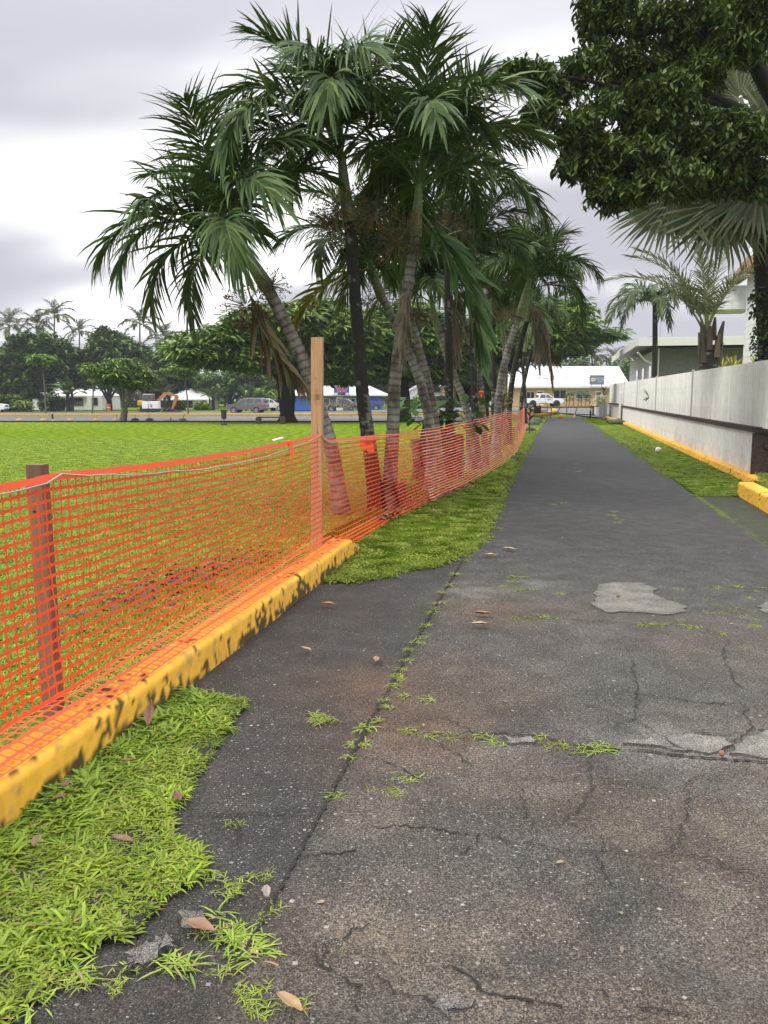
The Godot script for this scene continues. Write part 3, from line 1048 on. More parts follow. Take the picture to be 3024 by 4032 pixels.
func build_buildings() -> void:
	var t := thing("white_house", "white house with grey hip roof and dark framed windows behind the lawn", "house", Vector3(-72.879, -0.2, -117.659), YAW)
	part("wall", walls(8.4, 8.0, 2.2), M.white_wall, t)
	part("wall", bx(Vector3(3.0, 1.1, 0.35), Vector3(2.4, 2.2, 0.7)), M.white_wall, t)
	part("roof", hip_roof(8.4, 8.0, 2.2, 2.2, 0.5, 1.0, -0.4), M.white_roof, t)
	window_in(t, -0.1, 1.25, 1.95, 1.05, 0.03, 3, M.dark)
	window_in(t, -3.1, 1.25, 1.0, 1.0, 0.03, 2, M.dark)
	window_in(t, 3.0, 1.3, 0.7, 1.0, 0.74, 2, M.dark)
	part("fascia", bx(Vector3(-0.4, 2.1, 0.53), Vector3(9.4, 0.2, 0.05)), M.trim, t)

	t = thing("white_house", "white house at the left edge, half hidden behind the banana plants", "house", Vector3(-82.49, -0.2, -116.688), YAW)
	part("wall", walls(6.5, 7.0, 2.3), M.white_wall, t)
	part("roof", hip_roof(6.5, 7.0, 2.3, 1.9, 0.4, 1.2), M.white_roof, t)
	window_in(t, 1.0, 1.2, 0.8, 1.1, 0.03, 2, M.dark)
	part("door", bx(Vector3(-0.8, 1.0, 0.03), Vector3(0.9, 2.0, 0.08), 0.01), M.grey_wall, t)

	t = thing("white_house", "low white house with a wide pale roof behind the excavator", "house", Vector3(-60.207, -0.2, -130.498), YAW)
	part("wall", walls(7.0, 7.0, 1.9), M.white_wall, t)
	part("roof", hip_roof(7.6, 8.0, 1.6, 1.7, 0.6, 0.6, -0.4), M.white_roof, t)
	window_in(t, 2.4, 1.0, 0.9, 0.8, 0.03, 2, M.dark)
	part("porch_post", bx(Vector3(3.3, 0.8, 0.5), Vector3(0.25, 1.6, 0.2), 0.02), M.white, t)
	part("carport", bx(Vector3(-1.4, 0.85, 0.02), Vector3(4.0, 1.3, 0.06)), M.dark, t, "dark open carport")

	# barber shop
	t = thing("barber_shop", "long grey and blue barber shop with a flat white eave", "shop", Vector3(-30.203, -0.105, -113.227), YAW)
	part("wall", walls(12.6, 8.0, 2.1), M.grey_wall, t)
	part("wall", bx(Vector3(-4.9, 0.95, 0.02), Vector3(2.9, 1.9, 0.06)), M.blue, t, "bright blue wall panel")
	part("wall", bx(Vector3(4.6, 0.95, 0.02), Vector3(3.4, 1.9, 0.06)), M.blue, t, "blue wall at the right end")
	part("roof", hip_roof(13.4, 8.0, 2.15, 1.2, 0.5, 9.0), M.white_roof, t)
	part("fascia", bx(Vector3(0, 2.12, 0.53), Vector3(14.4, 0.22, 0.06)), M.white, t)
	part("door", bx(Vector3(0.4, 0.95, 0.03), Vector3(0.95, 1.9, 0.08), 0.01), M.white, t)
	window_in(t, -1.8, 1.15, 1.6, 0.95, 0.03, 2, M.trim)
	window_in(t, 2.0, 1.15, 1.2, 0.95, 0.03, 2, M.trim)
	t = thing("shop_sign", "blue barber shop sign with orange letters on the roof edge", "sign", Vector3(-29.207, 1.979, -112.208), YAW)
	part("board", bx(Vector3(0, 0.62, 0), Vector3(2.15, 1.24, 0.08), 0.01), mat(Color(0.03, 0.1, 0.42), 0.5), t)
	var l := part("lettering", letters("BARBER", 0.42, "Droid Sans", 700), M.orange, t)
	l.position = Vector3(0, 0.95, 0.05)
	l = part("lettering", letters("SHOP!", 0.42, "Droid Sans", 700), M.orange, t)
	l.position = Vector3(0.05, 0.56, 0.05)
	for k in 4:
		part("photo_strip", bx(Vector3(-0.78 + 0.52 * k, 0.19, 0.045), Vector3(0.46, 0.3, 0.02)), [M.card, M.rust, M.dark, M.card][k], t)
	part("bracket", bx(Vector3(-0.7, -0.06, -0.05), Vector3(0.06, 0.2, 0.06)), M.dark, t)
	part("bracket", bx(Vector3(0.7, -0.06, -0.05), Vector3(0.06, 0.2, 0.06)), M.dark, t)

	# small buildings seen between the palm trunks
	t = thing("gabled_house", "pale lavender gable wall between the palm trunks", "house", Vector3(-21.388, 0.167, -123.224), YAW)
	var m := Mb.new()
	m.slab(PackedVector2Array([Vector2(-0.9, 0), Vector2(0.9, 0), Vector2(0.9, 3.4), Vector2(-0.9, 2.4)]), func(_y): return 0.0, func(_y): return -6.0)
	part("wall", m.mesh(), mat(Color(0.55, 0.55, 0.68), 0.7, "streak", 0.5), t)
	part("roof", bx(Vector3(0, 2.95, -3.0), Vector3(2.3, 0.08, 6.4), 0.0), M.white_roof, t)
	t.get_node("roof").rotation.z = 0.5
	t.get_node("roof").position = Vector3(1.25, 0.0, 0)
	t = thing("shed", "small white shed with flat grey roof behind the stone wall", "shed", Vector3(-16.403, 0.271, -117.108), YAW)
	part("wall", walls(1.4, 2.0, 2.05), M.white_wall, t)
	part("roof", bx(Vector3(0.1, 2.1, -0.9), Vector3(1.9, 0.09, 2.6), 0.01), M.grey_wall, t)
	part("door", bx(Vector3(0.35, 0.9, 0.02), Vector3(0.5, 1.7, 0.05)), M.grey_wall, t)
	t = thing("roofed_house", "white roofed house with peach wall behind the stone wall", "house", Vector3(-15.975, 0.331, -134.558), YAW)
	part("wall", walls(4.6, 5.0, 3.2), M.peach, t)
	part("roof", hip_roof(4.6, 5.0, 3.2, 1.4, 0.6, 2.0), M.white_roof, t)
	window_in(t, 0.6, 1.9, 0.9, 1.0, 0.03, 2, M.white)
	t = thing("white_annex", "white block with a tall window beside the water truck", "building", Vector3(-13.406, 0.365, -127.941), YAW)
	part("wall", walls(1.9, 3.0, 3.0), M.white_wall, t)
	window_in(t, 0.3, 1.5, 0.5, 1.6, 0.03, 1, M.white)
	part("roof", bx(Vector3(0, 3.05, -1.4), Vector3(2.2, 0.1, 3.4)), M.white_roof, t)
	# lava stone wall: every block its own piece
	t = thing("stone_wall", "dark lava stone wall with grey coping behind the palm trunks", "wall", Vector3(-13.679, 0.323, -112.566), YAW)
	part("core", bx(Vector3(0, 0.72, -0.2), Vector3(5.0, 1.44, 0.2)), M.lava, t)
	var blocks := []
	for k in 4:
		m = Mb.new()
		m.box(Vector3.ZERO, Vector3(0.5, 0.32, 0.24) * Vector3(1.0 + 0.05 * k, 1.0, 1.0 + 0.1 * k), 0.06)
		blocks.append(m.mesh())
	for r in 4:
		for k in 10:
			var o := part("stone", blocks[(r * 7 + k * 3) % 4], M.lava, t)
			o.position = Vector3(-2.25 + 0.5 * k + (0.12 if r % 2 else 0.0), 0.2 + 0.355 * r, -0.05 + rr(-0.02, 0.02))
			o.rotation.z = rr(-0.05, 0.05)
	part("coping", bx(Vector3(0, 1.5, -0.15), Vector3(5.2, 0.12, 0.5), 0.02), M.stone, t)

	# peach shop at the end of the drive
	t = thing("peach_shop", "peach coloured shop with a broad white roof at the end of the drive", "shop", Vector3(-2.177, 0.45, -125.162), YAW)
	part("wall", walls(24.0, 9.0, 2.85), M.peach, t)
	m = Mb.new()
	var q := [Vector3(-13, 2.8, 0.7), Vector3(12.6, 2.8, 0.7), Vector3(12.4, 5.95, -5.5), Vector3(-11.5, 5.95, -5.5), Vector3(12.6, 2.8, -11), Vector3(-13, 2.8, -11)]
	m.quad(q[0], q[1], q[2], q[3])
	m.quad(q[4], q[5], q[3], q[2])
	m.tri(q[1], q[4], q[2])
	m.tri(q[5], q[0], q[3])
	m.quad(q[5], q[4], q[1], q[0])
	for k in 24:   # standing seams
		var f := (k + 0.5) / 24.0
		m.tube([q[0].lerp(q[1], f) + Vector3(0, 0.02, 0), q[3].lerp(q[2], f) + Vector3(0, 0.02, 0)], [0.025], 4, false)
	part("roof", m.mesh(), M.white_roof, t)
	part("fascia", bx(Vector3(-0.2, 2.72, 0.72), Vector3(25.6, 0.26, 0.06)), M.trim, t)
	for x in [[-1.85, 1.35, 1.1, 2], [0.95, 1.35, 0.0, 0], [2.45, 1.6, 1.85, 2], [5.75, 1.6, 1.85, 2], [-5.5, 1.6, 1.85, 2], [-9.0, 1.6, 1.85, 2]]:
		if x[3]:
			window_in(t, x[0], x[1] + 0.1, x[2], 1.15, 0.03, x[3], M.white)
	for s in [[-0.45, "white door"], [8.1, "white door with a glazed upper half"]]:
		var d := part("door", bx(Vector3(s[0], 1.12, 0.04), Vector3(1.05, 2.2, 0.1), 0.01), M.white, t, s[1])
		part("pane", bx(Vector3(s[0], 1.55, 0.1), Vector3(0.75, 0.95, 0.02)), M.glass, d)
		part("frame", bx(Vector3(s[0], 2.27, 0.06), Vector3(1.2, 0.08, 0.12)), M.trim, d)
	part("plinth", bx(Vector3(1.5, 0.06, 1.6), Vector3(15.0, 0.16, 0.3), 0.03), M.yellow, t, "yellow kerb in front of the shop")
	t = thing("shop_sign", "blue grey sign lettered DDW with a fish emblem on the white roof", "sign", Vector3(5.371, 3.517, -125.195), YAW)
	part("board", bx(Vector3(0, 0.68, 0), Vector3(2.1, 1.36, 0.08), 0.01), mat(Color(0.22, 0.26, 0.42), 0.5, "soft", 1.2), t)
	l = part("lettering", letters("DDW", 0.55, "Droid Serif", 400, true), mat(Color(0.6, 0.62, 0.72), 0.5), t)
	l.position = Vector3(0.42, 0.82, 0.045)
	m = Mb.new()
	m.col = Color(0.7, 0.55, 0.2)
	m.lathe(Vector3(-0.55, 0.72, 0.05), [Vector2(0.001, -0.02), Vector2(0.33, -0.02), Vector2(0.33, 0.02), Vector2(0.001, 0.025)], 16, Basis(Vector3.RIGHT, PI / 2))
	part("emblem", m.mesh(), M.plain, t)
	m = Mb.new()
	m.col = Color(0.5, 0.56, 0.72)
	m.slab(PackedVector2Array([Vector2(-0.95, 0.5), Vector2(-0.5, 0.45), Vector2(-0.15, 0.62), Vector2(-0.2, 0.85), Vector2(-0.4, 0.7), Vector2(-0.7, 0.72)]), func(_y): return 0.1, func(_y): return 0.08)
	part("fish", m.mesh(), M.plain, t)
	part("caption", bx(Vector3(0.45, 0.42, 0.045), Vector3(0.8, 0.07, 0.02)), mat(Color(0.5, 0.52, 0.62), 0.5), t)
	part("leg", bx(Vector3(-0.7, -0.1, -0.03), Vector3(0.08, 0.3, 0.06)), M.dark, t)
	part("leg", bx(Vector3(0.7, -0.1, -0.03), Vector3(0.08, 0.3, 0.06)), M.dark, t)
	t = thing("billboard_stand", "empty grey metal sign frame standing on the white roof", "frame", Vector3(-2.175, 3.451, -123.631), YAW)
	for s in [[0.0, 0.03, 1.3, 0.05], [0.0, 1.0, 1.3, 0.05]]:
		part("rail", bx(Vector3(s[0], s[1], 0), Vector3(s[2], s[3], 0.05)), mat(Color(0.35, 0.35, 0.36), 0.5), t)
	for x in [-0.63, 0.0, 0.63]:
		part("upright", bx(Vector3(x, 0.5, 0), Vector3(0.05, 1.05, 0.05)), mat(Color(0.35, 0.35, 0.36), 0.5), t)

	# the grey building behind the right hand fence, its eaves over three small windows
	t = thing("grey_building", "grey building with deep eaves behind the corrugated fence", "building", Vector3(6.3, 0, -57.0), 0.0)
	part("wall", bx(Vector3(8.0, 2.4, -11.0), Vector3(16.0, 4.8, 22.0)), M.grey_wall, t)
	part("wall", bx(Vector3(-0.03, 2.4, -11.0), Vector3(0.06, 4.8, 22.0)), M.white_wall, t, "pale side wall with three small windows")
	for k in 3:
		var w := part("window", bx(Vector3(-0.08, 3.2, -4.0 - 5.0 * k), Vector3(0.06, 1.5, 2.0), 0.01), M.white, t)
		part("pane", bx(Vector3(-0.12, 3.2, -4.0 - 5.0 * k), Vector3(0.03, 1.2, 1.4)), M.glass, w)
	m = Mb.new()
	m.box(Vector3(7.6, 5.3, -11.0), Vector3(18.2, 0.14, 25.0), 0.0)
	part("roof", m.mesh(), M.white_roof, t)
	part("fascia", bx(Vector3(7.6, 5.1, 1.53), Vector3(18.2, 0.5, 0.08)), M.trim, t)
	part("fascia", bx(Vector3(-1.55, 5.1, -11.0), Vector3(0.08, 0.5, 25.0)), M.trim, t)
	part("downpipe", one_tube([Vector3(-1.4, 4.5, 0.6), Vector3(-0.9, 4.0, 0.3), Vector3(-0.2, 3.7, 0.15), Vector3(-0.2, 0.5, 0.15)], 0.07), M.white, t)
	var wn := part("window", bx(Vector3(5.2, 2.9, 0.04), Vector3(2.2, 1.3, 0.1), 0.01), M.dark, t)
	part("pane", bx(Vector3(5.2, 2.9, 0.1), Vector3(1.9, 1.0, 0.03)), M.glass, wn)
	t = thing("white_tower", "tall white masonry gable rising beside the vine clad trunk", "building", Vector3(8.7, 0, -42.7), 0.0)
	m = Mb.new()   # block courses with shallow joints
	var ht := 9.0
	for k in 30:
		m.box(Vector3(1.6, 0.15 + k * 0.3, -1.5), Vector3(2.4, 0.285, 3.0), 0.012)
	m.box(Vector3(1.6, ht / 2, -1.5), Vector3(2.37, ht, 2.97))
	part("wall", m.mesh(), M.white_wall, t)
	m = Mb.new()
	m.slab(PackedVector2Array([Vector2(0.4, 9.0), Vector2(2.8, 9.0), Vector2(2.8, 11.5)]), func(_y): return 0.0, func(_y): return -3.0)
	part("gable", m.mesh(), M.white_wall, t)
	m = Mb.new()
	m.slab(PackedVector2Array([Vector2(-0.35, 7.4), Vector2(0.2, 7.4), Vector2(3.0, 11.6), Vector2(2.6, 11.9)]), func(_y): return 0.3, func(_y): return -4.3)
	part("roof_edge", m.mesh(), M.rust, t, "rust brown roof edge")
	part("side_block", bx(Vector3(-0.2, 6.7, -5.0), Vector3(2.2, 1.2, 2.5), 0.02), M.white_wall, t)
	t = thing("antenna_mast", "thin grey mast rising behind the drooping palm", "mast", Vector3(7.5, 5.36, -67.9), 0.0)
	part("pole", rod(Vector3.ZERO, Vector3(0, 7.6, 0), 0.035, 8, 0.02), mat(Color(0.3, 0.3, 0.33), 0.5), t)
	part("foot", bx(Vector3(0, 0.05, 0), Vector3(0.3, 0.1, 0.3), 0.02), M.grey_wall, t)


func one_tube(pts: Array, r: float, sides := 8) -> ArrayMesh:
	var m := Mb.new()
	m.tube(pts, [r], sides)
	return m.mesh()


# ---------------------------------------------------------------- leaves
func leaf_strip(m: Mb, o: Vector3, dir: Vector3, across: Vector3, l: float, w: float, droop: float, segs := 3, shape := 0) -> void:
	var p := o
	var d := dir
	var wd := (across - dir * across.dot(dir)).normalized()
	var base := m.v.size()
	for k in segs + 1:
		var s := float(k) / segs
		var f := 0.0
		if shape == 0:   # lanceolate
			f = sin(PI * clampf(0.1 + 0.9 * s, 0, 1)) if s < 0.999 else 0.03
		elif shape == 1:   # palm leaflet
			f = [0.45, 1.0, 0.95, 0.62, 0.06, 0.06][mini(k, 5)] if segs >= 4 else [0.5, 1.0, 0.55, 0.06][mini(k, 3)]
		else:   # broad
			f = [0.25, 1.0, 1.0, 0.75, 0.08, 0.05][mini(int(s * 4.01), 5)]
		var nn := wd.cross(d).normalized()
		m.put(p - wd * w * 0.5 * f, nn)
		m.put(p + wd * w * 0.5 * f, nn)
		d = (d + Vector3.DOWN * droop / segs).normalized()
		wd = (wd - d * wd.dot(d)).normalized()
		p += d * l / segs
	for k in segs:
		var a := base + k * 2
		m.i.append_array([a, a + 2, a + 1, a + 1, a + 2, a + 3])


# A pinnate palm leaf that grows along +x and arches down; e0 is how steeply it starts.
func frond(l: float, e0: float, arch: float, pairs: int, ll: float, lw: float, hang: float, c: Color, tip: Color, sd: int, bare := 0.16, ragged := 0.25) -> ArrayMesh:
	var r := RandomNumberGenerator.new()
	r.seed = sd
	var m := Mb.new()
	var pts := []
	var n := 18
	var p := Vector3.ZERO
	var sway := r.randf_range(-0.18, 0.18)
	for k in n + 1:
		var s := float(k) / n
		pts.append(p)
		var el := deg_to_rad(e0 - arch * pow(s, 1.25))
		p += Vector3(cos(el), sin(el), sway * s) * l / n
	m.col = Color(c.r * 1.8, c.g * 1.7, c.b * 1.6)
	var rad := []
	for k in n + 1:
		rad.append(lerpf(0.021, 0.004, pow(float(k) / n, 0.7)) * l / 2.0)
	m.tube(pts, rad, 5)
	for k in pairs:
		var s := lerpf(bare, 0.995, (k + 0.5) / pairs)
		var q := s * n
		var a: Vector3 = pts[int(q)]
		var b: Vector3 = pts[mini(int(q) + 1, n)]
		var t: Vector3 = (b - a).normalized() if int(q) < n else (pts[n] - pts[n - 1]).normalized()
		var o := a.lerp(b, q - int(q))
		var up := Vector3(0, 0, 1).cross(t) * -1.0
		if up.dot(Vector3(-t.y, t.x, 0)) < 0:
			up = -up
		for sg in [-1.0, 1.0]:
			var al := deg_to_rad(lerpf(64, 24, s) + r.randf_range(-9, 9))
			var vee := deg_to_rad(30 + r.randf_range(-34, 34))
			var side := Vector3(0, 0, sg)
			var d := (t * cos(al) + (side * cos(vee) + up * sin(vee)) * sin(al)).normalized()
			var prof := lerpf(0.7, 1.0, sstep(bare, 0.35, s)) * lerpf(1.0, 0.66, sstep(0.6, 1.0, s))
			m.col = c.lerp(tip, clampf(r.randf_range(-0.6, 0.9), 0, 1)) * r.randf_range(0.75, 1.25)
			leaf_strip(m, o, d, t, ll * prof * (1.0 + r.randf_range(-ragged, ragged)), lw * r.randf_range(0.8, 1.15), hang * r.randf_range(0.5, 1.5), 4, 1)
	return m.mesh()


var fronds := {}


func make_fronds() -> void:
	var g := Color(0.055, 0.096, 0.036)
	var y := Color(0.12, 0.175, 0.055)
	fronds.up = []
	fronds.mid = []
	fronds.low = []
	fronds.drop = []
	for k in 3:
		fronds.up.append(frond(1.75, 82, 66, 78, 0.62, 0.031, 0.8, g, y, 200 + k, 0.2, 0.35))
		fronds.mid.append(frond(1.9, 66, 104, 78, 0.62, 0.031, 1.05, g, y, 210 + k, 0.2, 0.35))
		fronds.low.append(frond(1.95, 52, 118, 60, 0.6, 0.038, 1.2, g, y, 220 + k, 0.2, 0.35))
		fronds.drop.append(frond(1.9, 32, 112, 72, 0.58, 0.03, 1.35, g, y, 230 + k, 0.2, 0.35))
	fronds.dead = frond(1.9, -84, -42, 50, 0.6, 0.06, 1.5, Color(0.16, 0.12, 0.065), Color(0.10, 0.12, 0.04), 240, 0.34)
	fronds.dry = frond(1.7, -60, 30, 34, 0.5, 0.05, 2.4, Color(0.14, 0.115, 0.085), Color(0.2, 0.165, 0.12), 241, 0.2, 0.5)
	fronds.gold = frond(1.8, -10, 74, 44, 0.55, 0.05, 1.2, Color(0.16, 0.17, 0.02), Color(0.3, 0.22, 0.02), 242)
	fronds.green_drop = frond(2.0, -48, 36, 52, 0.62, 0.06, 0.9, Color(0.06, 0.12, 0.045), y, 243)
	# bushy fruiting branches
	var m := Mb.new()
	for k in 70:
		m.col = Color(0.15, 0.12, 0.07) * rr(0.6, 1.3)
		var d := Vector3(rr(-1, 1), rr(-0.9, 0.75), rr(-1, 1)).normalized()
		var p := d * rr(0.02, 0.08)
		var q := p + d * rr(0.12, 0.24)
		var w := q + (d + Vector3(rr(-1, 1), rr(-1, 0.6), rr(-1, 1)) * 0.7).normalized() * rr(0.08, 0.16)
		m.tube([p, q, w], [0.006, 0.004, 0.002], 3, false)
		for s in 3:
			var b := q.lerp(w, rr(0.2, 1.0)) + Vector3(rr(-1, 1), rr(-1, 1), rr(-1, 1)) * 0.03
			m.col = Color(0.17, 0.13, 0.05).lerp(Color(0.3, 0.11, 0.03), rng.randf() * rng.randf()) * rr(0.6, 1.1)
			m.lathe(b, [Vector2(0.0, -0.014), Vector2(0.012, 0.0), Vector2(0.0, 0.014)], 5)
	fronds.fruit = m.mesh()


# style: 0 pale ringed, 1 dark and mossy with lichen, 2 warm pale
func palm_trunk(pts: Array, r0: float, r1: float, style: int, sd: int) -> ArrayMesh:
	var nz := FastNoiseLite.new()
	nz.seed = sd
	nz.frequency = 2.4
	nz.fractal_octaves = 4
	var path := smooth_path(pts, 0.026)
	var m := Mb.new()
	var n := path.size()
	var sides := 14
	var x := Vector3.RIGHT
	for k in n:
		var t: Vector3 = (path[mini(k + 1, n - 1)] - path[maxi(k - 1, 0)]).normalized()
		x = (x - t * x.dot(t)).normalized()
		var y := t.cross(x)
		var s := float(k) / (n - 1)
		var ring := k % 4 == 0
		var r := lerpf(r0, r1, pow(s, 0.75)) * (1.0 + 0.35 * exp(-s * 14.0))
		for q in sides + 1:
			var f := TAU * (q % sides) / sides
			var d := x * cos(f) + y * sin(f)
			var p: Vector3 = path[k] + d * r
			var a := nz.get_noise_3d(p.x * 2.0, p.y, p.z * 2.0)
			var b := nz.get_noise_3d(p.x * 6.0, p.y * 5.0 + 20.0, p.z * 6.0)
			var rr2 := r * (1.0 + (0.03 if k % 4 == 2 else 0.0) - (0.05 if ring else 0.0) + 0.05 * b)
			var c: Color
			if style == 1:
				c = Color(0.05, 0.046, 0.038) * (1.0 + 0.7 * b)
				c = c.lerp(Color(0.42, 0.44, 0.38), 0.9 * sstep(0.2, 0.3, a * 0.7 + b * 0.55 - 0.16 * s + 0.2 * exp(-pow((s - 0.24) / 0.1, 2.0))))
			else:
				c = Color(0.52, 0.49, 0.43) if style == 0 else Color(0.50, 0.42, 0.33)
				c = c * (0.95 + 0.5 * b)
				c = c.lerp(Color(0.12, 0.10, 0.085), 0.75 * sstep(0.05, 0.35, a + 0.3 * b))
				c = c.lerp(Color(0.72, 0.72, 0.66), 0.7 * sstep(0.12, 0.4, -a + 0.2 * b))
				if ring:
					c = c * 0.42
			m.col = c
			m.put(path[k] + d * rr2, d)
	for k in n - 1:
		for q in sides:
			var a := k * (sides + 1) + q
			var b := a + sides + 1
			m.i.append_array([a, b, a + 1, a + 1, b, b + 1])
	return m.mesh()


# pts: trunk from the ground up; shaft: green crownshaft from trunk top to the crown
func palm(label: String, pts: Array, shaft: Array, r0: float, r1: float, style: int, count: int, size: float, spin: float, fruit: Array, extra: Array = []) -> void:
	var o: Vector3 = pts[0]
	var t := thing("palm_tree", label, "palm tree", o, 0.0, "palms in a row along the drive")
	var loc := pts.map(func(p): return p - o)
	part("trunk", palm_trunk(loc, r0, r1, style, int(spin * 10) + 3), M.bark, t)
	var a: Vector3 = shaft[0] - o
	var b: Vector3 = shaft[-1] - o
	var m := Mb.new()
	var cols := []
	var rad := []
	var path := smooth_path(shaft.map(func(p): return p - o), 0.06)
	for k in path.size():
		var s := float(k) / (path.size() - 1)
		cols.append(Color(0.20, 0.22, 0.075).lerp(Color(0.17, 0.25, 0.10), s) * rr(0.9, 1.08))
		rad.append(r1 * lerpf(1.3, 0.7, s))
	m.tube(path, rad, 12, true, cols)
	part("crownshaft", m.mesh(), M.shaft, t)
	var axis: Vector3 = (b - a).normalized()
	var tilt := Basis(Quaternion(Vector3.UP, Vector3.UP.slerp(axis, 0.85).normalized()))
	for k in count:
		var age := float(k) / count
		var kind: Array = fronds.up if age < 0.22 else fronds.mid if age < 0.55 else fronds.low if age < 0.82 else fronds.drop
		var f := part("frond", kind[k % 3], M.leaf, t)
		var az := spin + k * 137.5 + rr(-14, 14)
		f.transform = Transform3D(tilt * Basis(Vector3.UP, deg_to_rad(az)) * Basis(Vector3.BACK, deg_to_rad(rr(-9, 9))) * Basis(Vector3.RIGHT, rr(-0.25, 0.25)), b - axis * 0.12 * age)
		f.scale = Vector3.ONE * size * rr(0.88, 1.1)
	var sp := Mb.new()
	sp.col = Color(0.1, 0.17, 0.04)
	sp.tube([b, b + axis * 0.7 * size, b + (axis + Vector3(0.05, 0, 0.02)) * 1.4 * size], [0.022, 0.014, 0.003], 6)
	part("spear_leaf", sp.mesh(), M.leaf, t)
	for k in fruit.size():
		var q: Array = fruit[k]
		var f := part("fruit_cluster", fronds.fruit, M.dry, t)
		f.position = a + Vector3(q[0], q[1], q[2])
		f.scale = Vector3.ONE * q[3] * 0.78
		f.rotation.y = rr(0, TAU)
	for q in extra:   # [frond kind, azimuth, scale, drop below the crown, label]
		var f := part("frond", fronds[q[0]], M.leaf if q[0] == "green_drop" or q[0] == "gold" else M.dry, t, q[4])
		f.transform = Transform3D(Basis(Vector3.UP, deg_to_rad(q[1])), b - axis * q[3])
		f.scale = Vector3.ONE * q[2]


